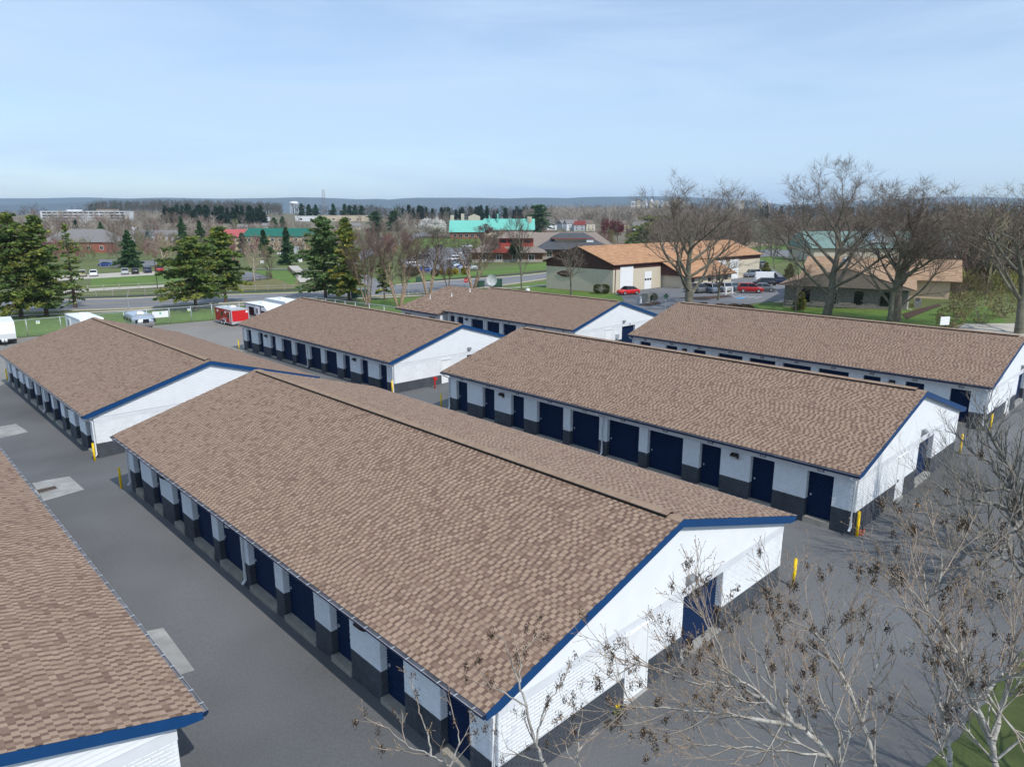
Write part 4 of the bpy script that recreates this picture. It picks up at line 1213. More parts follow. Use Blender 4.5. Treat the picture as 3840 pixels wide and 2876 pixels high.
# individual bare trees
bare_tree((2590, 1162), 640, 'big bare tree standing in front of the orange-roofed warehouse', 'oak', 3, 'bark_grey', 'bark', wpx=620, group='big bare trees')
bare_tree((3095, 1186), 596, 'biggest bare tree, low thick limbs, in front of the stone building', 'oak', 8, 'bark_grey', 'bark', wpx=640, group='big bare trees')
bare_tree((3335, 1215), 700, 'bare tree with pale trunk right of the biggest one', 'oak', 5, 'bark_grey', 'bark', wpx=480, group='big bare trees')
bare_tree((3362, 1205), 690, 'bare tree with dark trunk leaning against the pale-trunked one', 'tall', 6, 'bark', 'bark', wpx=420, group='big bare trees')
bare_tree((3822, 1252), 640, 'big bare tree cut by the right edge of the photo', 'oak', 7, 'bark_grey', 'bark', wpx=640, group='big bare trees')
bare_tree((2140, 1112), 880, 'bare young tree in front of the brown gable', 'round', 11, 'bark_grey', 'bark', wpx=210)
bare_tree((1957, 1084), 800, 'slim bare tree with reddish buds left of the warehouse', 'round', 12, 'bark_grey', 'bark_brown', wpx=130)
bare_tree((2690, 1128), 930, 'small bare tree above the parked cars by the warehouse', 'round', 13, 'bark_grey', 'bark', wpx=190)
bare_tree((2985, 1175), 950, 'bare tree close behind the biggest one, left side', 'round', 14, 'bark', 'bark', wpx=160)
bare_tree((1380, 1150), 860, 'leaning multi-stem birch nearest the spruce', 'birch', 15, 'bark_birch', 'bark_brown', wpx=230, name='birch_tree', group='multi-stem birches')
bare_tree((1497, 1152), 865, 'multi-stem birch standing on the lawn corner', 'birch', 16, 'bark_birch', 'bark_brown', wpx=230, name='birch_tree', group='multi-stem birches')
bare_tree((1605, 1110), 850, 'multi-stem birch at the end of the back storage roof', 'birch', 17, 'bark_birch', 'bark_brown', wpx=220, name='birch_tree', group='multi-stem birches')
bare_tree((1775, 1086), 850, 'multi-stem birch behind the stop sign', 'birch', 18, 'bark_birch', 'bark_brown', wpx=240, name='birch_tree', group='multi-stem birches')
bare_tree((1680, 1090), 960, 'slight young birch between the stop sign and the roof vents', 'birch', 19, 'bark_brown', 'bark_brown', wpx=80, name='birch_tree', group='multi-stem birches')
bare_tree((955, 1056), 905, 'bare pale tree beside the curved rail fence', 'round', 20, 'bark_pale', 'bark_pale', wpx=100)
bare_tree((1020, 1044), 945, 'small red-brown bare tree by the white notice board', 'round', 21, 'bark_brown', 'bark_brown', wpx=70)
bare_tree((445, 1000), 832, 'tall bare tree next to the neat dark spruce', 'tall', 22, 'bark_grey', 'bark', wpx=95)
bare_tree((618, 1000), 880, 'pale grey bare tree at the edge of the upper car park', 'tall', 23, 'bark_pale', 'bark_pale', wpx=110)
bare_tree((322, 870), 800, 'white-barked bare tree above the grey roof', 'round', 24, 'line_white', 'line_white', wpx=70, name='sycamore_tree')
for k, (x, by, ty, w, lab) in enumerate([(1420, 930, 840, 130, 'purplish bare street tree at the bend of the side street'), (1330, 960, 850, 110, 'purplish bare street tree near the spruce top'), (1500, 900, 835, 110, 'purplish bare street tree beyond the bend, by the round pines')]):
    bare_tree((x, by), ty, lab, 'round', 30 + k, 'bark_brown', 'bark_brown', wpx=w, group='purplish street trees')
for k, (x, by, ty, w, lab) in enumerate([(620, 880, 808, 70, 'grey bare tree above the long grey roof'), (200, 880, 800, 90, 'ochre bare tree behind the pines on the left'), (570, 905, 815, 70, 'bare tree above the chimney of the long roof'), (1690, 890, 800, 60, 'bare tree left of the teal roof'), (1935, 900, 800, 60, 'bare tree right of the teal roof'), (2350, 900, 830, 60, 'greyish pink bare tree right of the dark red one'), (1850, 985, 880, 60, 'little bare tree by the red building'), (2905, 1010, 850, 110, 'bare tree over the dark parked cars'), (2200, 860, 790, 50, 'bare tree behind the white houses')]):
    bare_tree((x, by), ty, lab, 'round', 40 + k, 'bark_grey' if k != 5 else 'bark_brown', 'bark_grey' if k in (0, 1, 3) else 'bark_brown', wpx=w)

# trees in blossom or bud
def bloom_tree(base, topy, wpx, label, cols, seed, dens=2600, size=0.5, name='blossom_tree', low=0.25):
    p = G(*base); H = hgt(p, topy); R = wpx * mpp(p) / 2
    rng = np.random.default_rng(seed)
    tm, cm, rad = bare_variant('round', 60 + seed % 3, 'bark_brown', 'bark_brown')
    e = empty(name, p, seed, label, 'tree', 'trees in blossom or red bud')
    t = link('trunk', tm, e); t.scale = (R / rad * 0.95, R / rad * 0.95, H / 10 * 0.97)
    b = link('branches', cm, e); b.scale = t.scale
    n = dens; nc = 40
    cc = rng.normal(size=(nc, 3)); cc /= np.linalg.norm(cc, axis=1)[:, None]; cc *= rng.uniform(0.35, 0.9, (nc, 1))
    ci = rng.integers(0, nc, n)
    q = cc[ci] + rng.normal(0, 0.13, (n, 3))
    C = np.stack([q[:, 0] * R, q[:, 1] * R, H * (low + (1 - low) / 2) + q[:, 2] * H * (1 - low) / 2], 1)
    C = C[C[:, 2] > H * 0.12]; n = len(C)
    V, F = leaf_tris(C, rng.normal(size=(n, 3)), size * rng.uniform(0.5, 1.2, n), size * 0.7 * rng.uniform(0.5, 1.2, n), rng)
    Tn = np.array(cols)[rng.integers(0, len(cols), n)] * rng.uniform(0.75, 1.2, (n, 1))
    link('crown', mesh_np('crown', V, F, 'leaf', tint=Tn), e)
    return e
bloom_tree((1625, 893), 816, 118, 'round white blossom tree beside the teal roof', [(0.74, 0.71, 0.66), (0.82, 0.79, 0.74)], 1, 5200, 1.0, low=0.10)
RED = [(0.16, 0.025, 0.035), (0.22, 0.04, 0.05), (0.11, 0.02, 0.03)]
bloom_tree((2275, 912), 818, 75, 'dark red budding tree behind the grey hip roof, left of two', RED, 2, 2200, 0.6)
bloom_tree((2315, 912), 820, 66, 'dark red budding tree behind the grey hip roof, right of two', RED, 3, 2000, 0.6)
bloom_tree((1822, 895), 836, 56, 'dark red budding tree in front of the teal roof', RED, 4, 1600, 0.6)
bloom_tree((2370, 915), 852, 50, 'dusty pink budding tree by the orange roof', [(0.20, 0.11, 0.10), (0.26, 0.15, 0.13)], 5, 1100, 0.5)
bloom_tree((1935, 985), 895, 60, 'dark green rounded tree in front of the red building', SPRUCE, 6, 2000, 0.5, name='evergreen_tree', low=0.15)
bloom_tree((385, 845), 808, 50, 'red budding tree by the far white office', [(0.25, 0.08, 0.07), (0.3, 0.1, 0.09)], 7, 700, 0.9)
bloom_tree((470, 862), 818, 50, 'yellow budding tree by the long grey roof', GOLD + [(0.3, 0.25, 0.05)], 8, 900, 0.9)

def bush(base, wpx, hpx, label, cols, seed, n=700, size=0.16, name='bush', group='shrubs', flat=False):
    p = G(*base); m = mpp(p); R = wpx * m / 2; H = hpx * m
    rng = np.random.default_rng(seed + 500)
    q = rng.normal(size=(n, 3)); q /= np.linalg.norm(q, axis=1)[:, None]; q *= rng.uniform(0.75, 1.0, (n, 1))
    if flat: q = np.sign(q) * np.abs(q) ** 0.55 * np.array([0.9, 0.9, 0.85])
    C = np.stack([q[:, 0] * R, q[:, 1] * R, H * 0.5 + q[:, 2] * H * 0.5], 1)
    V, F = leaf_tris(C, rng.normal(size=(n, 3)) + q, size * rng.uniform(0.7, 1.4, n), size * rng.uniform(0.5, 1.0, n), rng)
    Tn = np.array(cols)[rng.integers(0, len(cols), n)] * rng.uniform(0.7, 1.25, (n, 1))
    e = empty(name, p, 0, label, 'bush', group)
    link('foliage', mesh_np('foliage', V, F, 'leaf', tint=Tn), e)
    S = []
    for k in range(9):
        a = rng.uniform(0, 6.28); S.append((0.1 * math.cos(a), 0.1 * math.sin(a), -0.1, 0.7 * R * math.cos(a), 0.7 * R * math.sin(a), H * 0.75, 0.03, 0.01))
    link('stems', seg_mesh('stems', np.array(S), 'bark'), e)
    return e
YEL = [(0.42, 0.32, 0.02), (0.50, 0.40, 0.03), (0.33, 0.28, 0.03)]
for k, (x, y, w, h, c, lab) in enumerate([(1656, 1030, 13, 22, YEL, 'small yellow bush, first of the row by the car park'), (1686, 1032, 27, 26, YEL, 'biggest bright yellow bush by the car park'), (1709, 1029, 20, 22, YEL, 'dull yellow bush right of the biggest one'), (1742, 1030, 26, 28, [(0.25, 0.22, 0.03), (0.33, 0.28, 0.03)], 'olive yellow bush by the silver pickup'),
                                        (1632, 1036, 32, 28, [(0.10, 0.075, 0.05), (0.13, 0.10, 0.06)], 'brown leafless bush at the left end of the yellow row'), (1545, 1036, 60, 36, [(0.09, 0.075, 0.055), (0.12, 0.10, 0.065)], 'wide brown bush below the white parked cars')]):
    bush((x, y), w, h, lab, c, k, 900, 0.35)
bush((2255, 1102), 66, 38, 'clipped dark hedge block at the warehouse corner', [(0.06, 0.08, 0.02), (0.09, 0.10, 0.025), (0.045, 0.06, 0.018)], 10, 3000, 0.16, flat=True, name='hedge')
bush((2440, 1130), 56, 34, 'twiggy grey-green bush beside the transformer box', [(0.12, 0.13, 0.06), (0.15, 0.13, 0.08)], 11, 900, 0.16)
for k, (x, lab) in enumerate([(2700, 'reddish brown bush by the low red sign, left end'), (2750, 'reddish brown bush between two others behind the right roof'), (2795, 'reddish brown bush at the right end, next to the lawn')]):
    bush((x, 1172 - (2795 - x) * 0.02), 62, 32, lab, [(0.13, 0.075, 0.04), (0.17, 0.10, 0.05)], 12 + k, 1200, 0.16)
for k, (x, y, w, h, lab) in enumerate([(3560, 1235, 110, 90, 'tangled bush beside the white box sign'), (3680, 1215, 130, 130, 'yellow-green thicket near the right edge'), (3760, 1190, 120, 130, 'yellow-green thicket at the foot of the edge tree'), (3600, 1190, 90, 100, 'olive thicket behind the white box sign')]):
    bush((x, y), w, h, lab, [(0.24, 0.22, 0.08), (0.28, 0.24, 0.10), (0.20, 0.16, 0.10)], 20 + k, 700, 0.22, name='thicket', group='thickets on the right')


# ------------------------------------------------------------------ vehicles
def loft(mb, st, mi=0, close=True):
    """st: list of (x, [(y,z)...]) rings of equal length"""
    n = len(st[0][1]); b = len(mb.v)
    for x, ring in st: mb.v += [(x, y, z) for y, z in ring]
    for i in range(len(st) - 1):
        for k in range(n):
            mb.f.append([b + i * n + k, b + i * n + (k + 1) % n, b + (i + 1) * n + (k + 1) % n, b + (i + 1) * n + k]); mb.mi.append(mi)
    if close:
        mb.f.append([b + k for k in range(n)][::-1]); mb.mi.append(mi)
        mb.f.append([b + (len(st) - 1) * n + k for k in range(n)]); mb.mi.append(mi)

def ringb(w, z0, z1, ch=0.09):
    """rounded box ring, half width w"""
    return [(-w + ch, z0), (w - ch, z0), (w, z0 + ch), (w, z1 - ch * 0.8), (w - ch * 0.8, z1), (-w + ch * 0.8, z1), (-w, z1 - ch * 0.8), (-w, z0 + ch)]

CARS = {  # length, width, ground clearance, belt heights along x, cabin x (rear bottom, rear top, front top, front bottom), roof height
    'sedan': dict(L=4.7, W=1.82, gc=0.2, hood=0.92, belt=0.98, tail=1.0, cab=(-1.75, -0.95, 0.55, 1.35), roof=1.45, wb=1.38, wr=0.33),
    'suv': dict(L=4.6, W=1.86, gc=0.24, hood=1.05, belt=1.12, tail=1.14, cab=(-2.2, -1.85, 0.45, 1.2), roof=1.72, wb=1.36, wr=0.36),
    'hatch': dict(L=4.2, W=1.78, gc=0.2, hood=0.95, belt=1.0, tail=1.02, cab=(-1.95, -1.3, 0.45, 1.2), roof=1.5, wb=1.28, wr=0.33),
    'beetle': dict(L=4.1, W=1.8, gc=0.2, hood=0.92, belt=0.98, tail=0.98, cab=(-1.55, -0.75, 0.45, 1.05), roof=1.46, wb=1.25, wr=0.34),
    'pickup': dict(L=5.6, W=1.95, gc=0.28, hood=1.15, belt=1.2, tail=1.2, cab=(-0.75, -0.55, 0.75, 1.35), roof=1.85, wb=1.75, wr=0.4),
    'van': dict(L=5.6, W=2.0, gc=0.25, hood=1.2, belt=1.35, tail=1.4, cab=(-2.72, -2.65, 1.2, 1.95), roof=2.3, wb=1.75, wr=0.36),
    'mail': dict(L=4.5, W=1.9, gc=0.25, hood=1.15, belt=1.3, tail=1.35, cab=(-2.15, -2.12, 0.95, 1.15), roof=2.15, wb=1.2, wr=0.34)}
CARM = {}
def car_meshes(kind):
    if kind in CARM: return CARM[kind]
    c = CARS[kind]; L, W = c['L'] / 2, c['W'] / 2; gc = c['gc']
    mb = MB()
    st = [(-L, ringb(W * 0.80, gc + 0.12, c['tail'] - 0.18)), (-L + 0.12, ringb(W * 0.93, gc + 0.02, c['tail'] - 0.04)), (-L + 0.5, ringb(W, gc, c['tail'])),
          (-0.4, ringb(W, gc, c['belt'])), (c['cab'][3] - 0.1, ringb(W, gc, c['belt'] - 0.02)), (L - 0.55, ringb(W * 0.98, gc, c['hood'] - 0.06)), (L - 0.12, ringb(W * 0.90, gc + 0.05, c['hood'] - 0.18)), (L, ringb(W * 0.76, gc + 0.12, c['hood'] - 0.32))]
    loft(mb, st)
    if kind == 'pickup':
        mb.box(-L + 0.15, -0.8, -W + 0.12, W - 0.12, c['belt'] - 0.01, c['belt'] + 0.005)
    body = mb
    rb, rt, ft, fb = c['cab']; rz, bz = c['roof'], c['belt'] - 0.03
    wt, wbm = W * 0.78, W * 0.95
    cab = MB()
    P = [(rb, wbm, bz), (rt, wt, rz), (ft, wt, rz), (fb, wbm, bz)]
    vs = []
    for s in (-1, 1): vs += [(x, s * w, z) for x, w, z in P]
    cab.add(vs, [(0, 1, 2, 3), (7, 6, 5, 4), (1, 5, 6, 2), (0, 4, 5, 1), (3, 2, 6, 7)])
    roof = MB()
    roof.add([(rt - 0.06, -wt - 0.015, rz - 0.03), (ft + 0.06, -wt - 0.015, rz - 0.03), (ft + 0.06, wt + 0.015, rz - 0.03), (rt - 0.06, wt + 0.015, rz - 0.03), (rt + 0.08, -wt + 0.1, rz + 0.035), (ft - 0.1, -wt + 0.1, rz + 0.035), (ft - 0.1, wt - 0.1, rz + 0.035), (rt + 0.08, wt - 0.1, rz + 0.035)],
             [(0, 1, 5, 4), (1, 2, 6, 5), (2, 3, 7, 6), (3, 0, 4, 7), (4, 5, 6, 7), (3, 2, 1, 0)])
    for s in (-1, 1):                                  # pillars
        for x0, x1 in ((rb, rt), (fb, ft)): roof.tube([(x0, s * wbm, bz), (x1, s * wt, rz - 0.02)], 0.05, 4)
        m0 = (rb + fb) / 2; roof.tube([(m0, s * (wbm + 0.006), bz), (m0 - 0.05, s * (wt + 0.006), rz - 0.02)], 0.045, 4)
    if kind in ('van', 'mail'):                         # solid sides behind the front seats
        for s in (-1, 1):
            x1 = ft - 0.35
            roof.add([(rb - 0.01, s * (wbm + 0.02), bz), (x1, s * (wbm + 0.02), bz), (x1, s * (wt + 0.03), rz), (rt - 0.01, s * (wt + 0.03), rz)], [(0, 1, 2, 3)])
        roof.add([(rb - 0.03, -wbm, bz), (rb - 0.03, wbm, bz), (rt - 0.03, wt, rz), (rt - 0.03, -wt, rz)], [(0, 1, 2, 3)])
    tyre = MB(); tyre.tube([(0, -0.11, 0), (0, 0.11, 0)], c['wr'], 14)
    rim = MB(); rim.tube([(0, 0.105, 0), (0, 0.118, 0)], c['wr'] * 0.66, 10); rim.tube([(0, -0.118, 0), (0, -0.105, 0)], c['wr'] * 0.66, 10)
    hl = MB().box(-0.05, 0.02, -0.16, 0.16, -0.07, 0.07); tl = MB().box(-0.02, 0.05, -0.12, 0.12, -0.09, 0.09)
    CARM[kind] = dict(body=body, cab=cab.mesh('windows', 'glass_dark'), roof=roof, tyre=tyre.mesh('tyre', 'tyre', True), rim=rim.mesh('rim', 'alloy'), hl=hl.mesh('headlight', 'light_clear'), tl=tl.mesh('tail_light', 'light_red'))
    return CARM[kind]

PAINTED = {}
def car(px, py, kind, paint, ang, label, name='parked_car', cat='car', group='parked cars', roofp=None, scale=1.0, pt=None):
    """ang: heading of the nose, degrees from +x"""
    p = pt or G(px, py)
    m = car_meshes(kind); c = CARS[kind]; L, W = c['L'] / 2, c['W'] / 2
    e = empty(name, (p.x, p.y, gz(p.x, p.y) + 0.09), math.radians(ang), label, cat, group)
    e.scale = (scale,) * 3
    key = (kind, paint)
    if key not in PAINTED: PAINTED[key] = m['body'].mesh('body', 'car_' + paint, True)
    rk = (kind, roofp or paint, 'r')
    if rk not in PAINTED: PAINTED[rk] = m['roof'].mesh('roof', 'car_' + (roofp or paint))
    link('body', PAINTED[key], e); link('windows', m['cab'], e); link('roof', PAINTED[rk], e)
    for sx in (-1, 1):
        for sy in (-1, 1):
            w = link('wheel', m['tyre'], e, (sx * c['wb'], sy * (W - 0.09), c['wr'])); link('rim', m['rim'], w)
    for sy in (-1, 1):
        link('headlight', m['hl'], e, (L - 0.06, sy * W * 0.62, c['hood'] - 0.33)); link('tail_light', m['tl'], e, (-L + 0.03, sy * W * 0.72, c['tail'] - 0.26))
    return e

car(398, 1000, 'sedan', 'blue', 185, 'bright blue sedan alone in the upper left car park')
car(470, 1030, 'suv', 'silver', 118, 'silver SUV at the left end of the row below the dark spruce')
car(508, 1028, 'suv', 'black', 118, 'black SUV second in the row below the dark spruce')
car(553, 1024, 'suv', 'navy', 125, 'dark blue SUV third in the row below the dark spruce')
car(597, 1020, 'suv', 'red', 125, 'dark red SUV at the right end of the row below the dark spruce')
car(353, 1037, 'suv', 'white', 118, 'white SUV standing apart left of the row of four')
car(311, 1038, 'suv', 'tan', 118, 'pale silver car partly hidden by the thin conifer')
car(1060, 958, 'suv', 'white', 190, 'white SUV at the tan building behind the dark spruces')
car(1132, 980, 'suv', 'black', 200, 'black car next to the tall grey sign')
car(1430, 905, 'van', 'black', 50, 'dark van on the side street under the purplish trees')
car(1643, 930, 'suv', 'black', 185, 'black SUV at the far end of the middle car park')
car(1752, 929, 'pickup', 'white', 190, 'white pickup truck at the far end of the middle car park', 'parked_pickup', 'pickup truck')
MT = car(1713, 969, 'mail', 'white', 175, 'boxy white mail truck with blue stripe in the middle car park', 'mail_truck', 'mail truck')
car(1742, 962, 'suv', 'silver', 180, 'silver SUV behind the mail truck')
car(1700, 980, 'suv', 'white', 195, 'white SUV first of the slanted row below the mail truck')
car(1708, 991, 'hatch', 'grey', 195, 'grey car second of the slanted row below the mail truck')
car(1718, 998, 'sedan', 'teal', 195, 'teal car third of the slanted row below the mail truck')
car(1730, 1003, 'sedan', 'white', 195, 'white sedan fourth of the slanted row below the mail truck')
car(1741, 1006, 'hatch', 'blue', 195, 'bright blue hatchback beside the silver pickup')
car(1757, 1014, 'pickup', 'silver', 188, 'silver pickup truck in front of the olive yellow bush', 'parked_pickup', 'pickup truck')
car(1592, 958, 'sedan', 'silver', 20, 'silver sedan at the top of the left row in the middle car park')
car(1585, 966, 'sedan', 'navy', 20, 'dark blue sedan second in the left row of the middle car park')
car(1568, 974, 'sedan', 'black', 20, 'black sedan third in the left row of the middle car park')
car(1548, 994, 'suv', 'white', 20, 'white SUV behind the birch stems in the middle car park')
car(1560, 1003, 'sedan', 'silver', 20, 'silver sedan behind the birch stems, nearest the wide brown bush')
car(1594, 1021, 'sedan', 'blue', 10, 'blue and silver sedan nearest the yellow bushes')
car(2355, 1106, 'beetle', 'vred', 205, 'bright red convertible with black top in front of the warehouse doors', 'convertible', roofp='black')
car(2602, 1098, 'suv', 'grey', 115, 'dark grey SUV behind the trunk of the big bare tree')
car(2655, 1098, 'suv', 'bluegrey', 115, 'blue-grey SUV second in the row by the warehouse lot')
car(2700, 1094, 'suv', 'silver', 115, 'silver car third in the row by the warehouse lot')
car(2737, 1090, 'sedan', 'teal', 115, 'dark teal car at the right end of the row by the warehouse lot')
car(2812, 1099, 'suv', 'red', -10, 'dark red SUV in the right car park')
car(2862, 1094, 'sedan', 'grey', -20, 'grey sedan beside the dark red SUV')
car(2862, 1076, 'suv', 'black', 170, 'black SUV in front of the white van')
car(2882, 1064, 'van', 'white', -15, 'white van in the right car park', 'parked_van', 'van')
car(2814, 1040, 'suv', 'bluegrey', 200, 'grey SUV between two cone-shaped evergreens')
car(2805, 1012, 'suv', 'black', 100, 'black SUV parked behind the red box trailer')
car(2850, 1002, 'suv', 'grey', 100, 'dark grey SUV farthest back in the right car park')
car(2925, 1066, 'sedan', 'navy', -15, 'dark blue sedan right of the white van')
MB().box(-1.9, 0.5, 0.93, 0.95, 1.42, 1.62).box(-1.9, 0.5, -0.95, -0.93, 1.42, 1.62).build('stripe', 'car_blue', MT)
# red box trailer in the right car park
p = G(2760, 1010)
e = empty('box_trailer', (p.x, p.y, gz(p.x, p.y) + 0.06), math.radians(20), 'red box trailer with white roof behind the warehouse', 'trailer')
MB().box(-2.6, 2.6, -1.1, 1.1, 0.5, 2.5).build('body', 'trailer_red', e); MB().box(-2.65, 2.65, -1.13, 1.13, 2.5, 2.62).build('roof', 'trailer_white', e)
for s in (-1, 1): MB().tube([(0, s * 1.0 - 0.1, 0.35), (0, s * 1.0 + 0.1, 0.35)], 0.35, 12).build('wheel', 'tyre', e)

# ------------------------------------------------------------------ trailers in the gravel lot
def place_roof(px, py, h):
    d = ray(px, py); t = 60.0
    for _ in range(60): t = 0.5 * t + 0.5 * (gz(d[0] * t, d[1] * t) + h - CAM_H) / d[2]
    return Vector((d[0] * t, d[1] * t, 0))

def box_caravan(root, L, W, h0, h1, bodym, roofm, nose=0.0, nose_low=None):
    """side profile along y (nose at y=0), width across x; returns body"""
    nl = nose_low if nose_low is not None else h0
    prof = [(nose * 0.35, h0), (0.0, h0 + (h1 - h0) * 0.35), (nose * 0.25, h0 + (h1 - h0) * 0.72), (nose, h1 - 0.04), (nose + 0.15, h1), (L - 0.1, h1), (L, h1 - 0.1), (L, h0)] if nose > 0 else [(0, h0), (0, h1 - 0.08), (0.08, h1), (L - 0.08, h1), (L, h1 - 0.08), (L, h0)]
    b = MB().prism([(-W / 2, y, z) for y, z in prof], (W, 0, 0)).build('body', bodym, root)
    r0 = nose + 0.15 if nose > 0 else 0.08
    MB().box(-W / 2 - 0.02, W / 2 + 0.02, r0, L - 0.08, h1 - 0.01, h1 + 0.05).build('roof', roofm, root)
    return b
def wheels(root, W, ys, r=0.36):
    for y in ys:
        for s in (-1, 1):
            x = s * (W / 2 - 0.12)
            t = MB().tube([(x - 0.11, y, r), (x + 0.11, y, r)], r, 14).build('wheel', 'tyre', root, True)
            MB().tube([(x + s * 0.112, y, r), (x + s * 0.125, y, r)], r * 0.6, 10).build('rim', 'alloy', t)
def ac_unit(root, x, y, z):
    MB().add([(x - 0.35, y - 0.45, z), (x + 0.35, y - 0.45, z), (x + 0.35, y + 0.45, z), (x - 0.35, y + 0.45, z), (x - 0.28, y - 0.35, z + 0.3), (x + 0.28, y - 0.35, z + 0.3), (x + 0.28, y + 0.38, z + 0.3), (x - 0.28, y + 0.38, z + 0.3)],
             [(0, 1, 5, 4), (1, 2, 6, 5), (2, 3, 7, 6), (3, 0, 4, 7), (4, 5, 6, 7)]).build('roof_unit', 'trailer_white', root)
def hatch(root, x, y, z, w=0.4):
    MB().box(x - w / 2, x + w / 2, y - w / 2, y + w / 2, z, z + 0.09).build('roof_hatch', 'trailer_white', root)

# white trailer at the left edge, nose to the viewer
p = G(20, 1296)
r = empty('travel_trailer', (p.x, p.y, p.z + 0.05), 0.66, 'white travel trailer with dark skirt cut by the left edge', 'trailer', 'trailers in the gravel lot')
r.scale = (0.95, 0.95, 0.84)
box_caravan(r, 7.0, 2.5, 0.75, 3.0, 'trailer_white', 'trailer_white', 0.5)
MB().box(-1.25, 1.25, 0.25, 6.9, 0.38, 0.75).build('skirt', 'black_trim', r)
for k in range(6): MB().box(-1.24, 1.24, 0.12 + 0.012 * k, 0.16 + 0.012 * k, 0.85 + k * 0.10, 0.865 + k * 0.10).build('rib', 'trailer_grey', r)
wheels(r, 2.5, (3.6, 4.5))
MB().tube([(-0.5, 0.4, 0.45), (0, -1.2, 0.45)], 0.05, 6).tube([(0.5, 0.4, 0.45), (0, -1.2, 0.45)], 0.05, 6).tube([(0, -1.1, 0.08), (0, -1.1, 0.95)], 0.04, 6).build('tow_bar', 'black_trim', r)
MB().cyl((-0.16, -0.5), 0.15, 0.5, 0.95, 10, 0.13).cyl((0.16, -0.5), 0.15, 0.5, 0.95, 10, 0.13).build('gas_bottle', 'trailer_white', r, True)
link('lettering', text_mesh('Springdale', 0.42, 'grey_metal', 0.35), r, (0.05, 0.09, 2.1), (math.radians(82), 0, 0))

# white fifth-wheel behind the left roof
q = place_roof(299, 1203, 2.6)
r = empty('camper', (q.x + 0.9, q.y + 0.9, gz(q.x, q.y) + 0.05), YAW, 'white camper behind the left storage roof, thin conifer above it', 'trailer', 'trailers in the gravel lot')
r.scale = (1, 1, 0.82)
box_caravan(r, 7.2, 2.5, 0.8, 3.2, 'trailer_white', 'trailer_white')
wheels(r, 2.5, (3.4, 4.3)); ac_unit(r, 0.1, 5.0, 3.24); hatch(r, 0.3, 3.2, 3.25, 0.6); hatch(r, -0.5, 1.6, 3.25)
w = MB().box(-1.275, -1.252, 5.6, 6.1, 1.7, 2.5).build('window', 'black_trim', r); MB().box(-1.285, -1.276, 5.66, 6.04, 1.76, 2.44).build('pane', 'glass_dark', w)
MB().box(-1.275, -1.252, 0.5, 7.0, 3.0, 3.08).build('trim', 'trailer_grey', r)
MB().box(-1.30, -1.252, 4.7, 5.4, 1.0, 2.9).build('door', 'white_paint', r)

# aluminium caravan with rounded ends
q = place_roof(548, 1180, 2.2)
r = empty('aluminium_caravan', (q.x + 0.5, q.y - 1.2, gz(q.x, q.y) + 0.05), YAW - 0.05, 'silver rounded aluminium caravan behind the left storage roof', 'trailer', 'trailers in the gravel lot')
r.scale = (1.1, 1, 0.84)
mb = MB(); st = []
for k in range(15):
    f = k / 14; y = f * 6.4
    s = min(1.0, (math.sin(min(f / 0.2, 1) * math.pi / 2) ** 0.6) if f < 0.2 else (math.sin(min((1 - f) / 0.2, 1) * math.pi / 2) ** 0.6)); s = max(s, 0.30)
    ring = []
    for j in range(20):
        a = 2 * math.pi * j / 20
        ca, sa = math.cos(a), math.sin(a)
        ring.append((1.22 * (0.55 + 0.45 * s) * math.copysign(abs(ca) ** 0.5, ca), 1.62 + (1.05 * s) * math.copysign(abs(sa) ** 0.5, sa)))
    st.append((y, ring))
loft(mb, st)
mb.v = [(y, x, z) for x, y, z in mb.v]
mb.build('body', 'chrome_skin', r, True)
for i, x in enumerate((-0.72, 0, 0.72)):
    w = MB().box(x - 0.33, x + 0.33, -0.06 + 0.22 * abs(x), 0.3, 1.5, 2.05).build('window', 'glass_dark', r)
for y in (1.6, 3.0, 4.4): MB().box(-1.245, -1.15, y, y + 0.9, 1.5, 2.05).build('window', 'glass_dark', r)
MB().box(-0.9, 0.9, 0.95, 1.2, 2.64, 2.72).build('trim', 'trailer_grey', r); ac_unit(r, 0, 2.6, 2.62); wheels(r, 2.3, (2.9, 3.7))

# red enclosed trailer
n0 = G(871, 1226); n1 = G(815, 1210); n2 = G(936, 1215)
ang = math.atan2(n1.y - n0.y, n1.x - n0.x) - math.pi / 2
Lr = 5.4; Wr = 2.4
r = empty('cargo_trailer', (n0.x, n0.y, n0.z + 0.04), YAW, 'red enclosed cargo trailer with grey roof on the gravel', 'trailer', 'trailers in the gravel lot')
r.scale = (1.0, 1.0, 0.82)
MB().box(0, Wr, 0, Lr, 0.42, 2.62).build('body', 'trailer_red', r)
MB().prism([(-0.03, -0.03, 2.62), (Wr / 2, -0.03, 2.78), (Wr + 0.03, -0.03, 2.62)], (0, Lr + 0.06, 0)).build('roof', 'trailer_grey', r)
MB().box(-0.025, 0.10, -0.03, 0.06, 0.30, 2.618).box(Wr - 0.10, Wr + 0.025, -0.03, 0.06, 0.30, 2.618).box(0.10, Wr - 0.10, -0.03, 0.02, 2.5, 2.618).box(0.10, Wr - 0.10, -0.03, 0.02, 0.30, 0.75).box(-0.03, 0.0, 0.06, Lr, 0.36, 0.46).build('frame', 'galv', r)
MB().box(0.10, Wr - 0.10, -0.022, -0.002, 0.75, 2.5).build('ramp_door', 'car_vred', r)  # brighter red than the body: sunlight on this end is in the colour
MB().box(Wr - 0.42, Wr - 0.15, -0.028, -0.023, 2.05, 2.38).build('number_sign', 'white_paint', r)
MB().box(-0.022, -0.002, 0.55, 1.35, 0.62, 2.3).build('side_door', 'trailer_red', r)
MB().box(-0.03, -0.002, 0.47, 0.55, 0.6, 2.36).box(-0.03, -0.002, 0.55, 1.4, 2.3, 2.36).build('door_trim', 'white_paint', r)
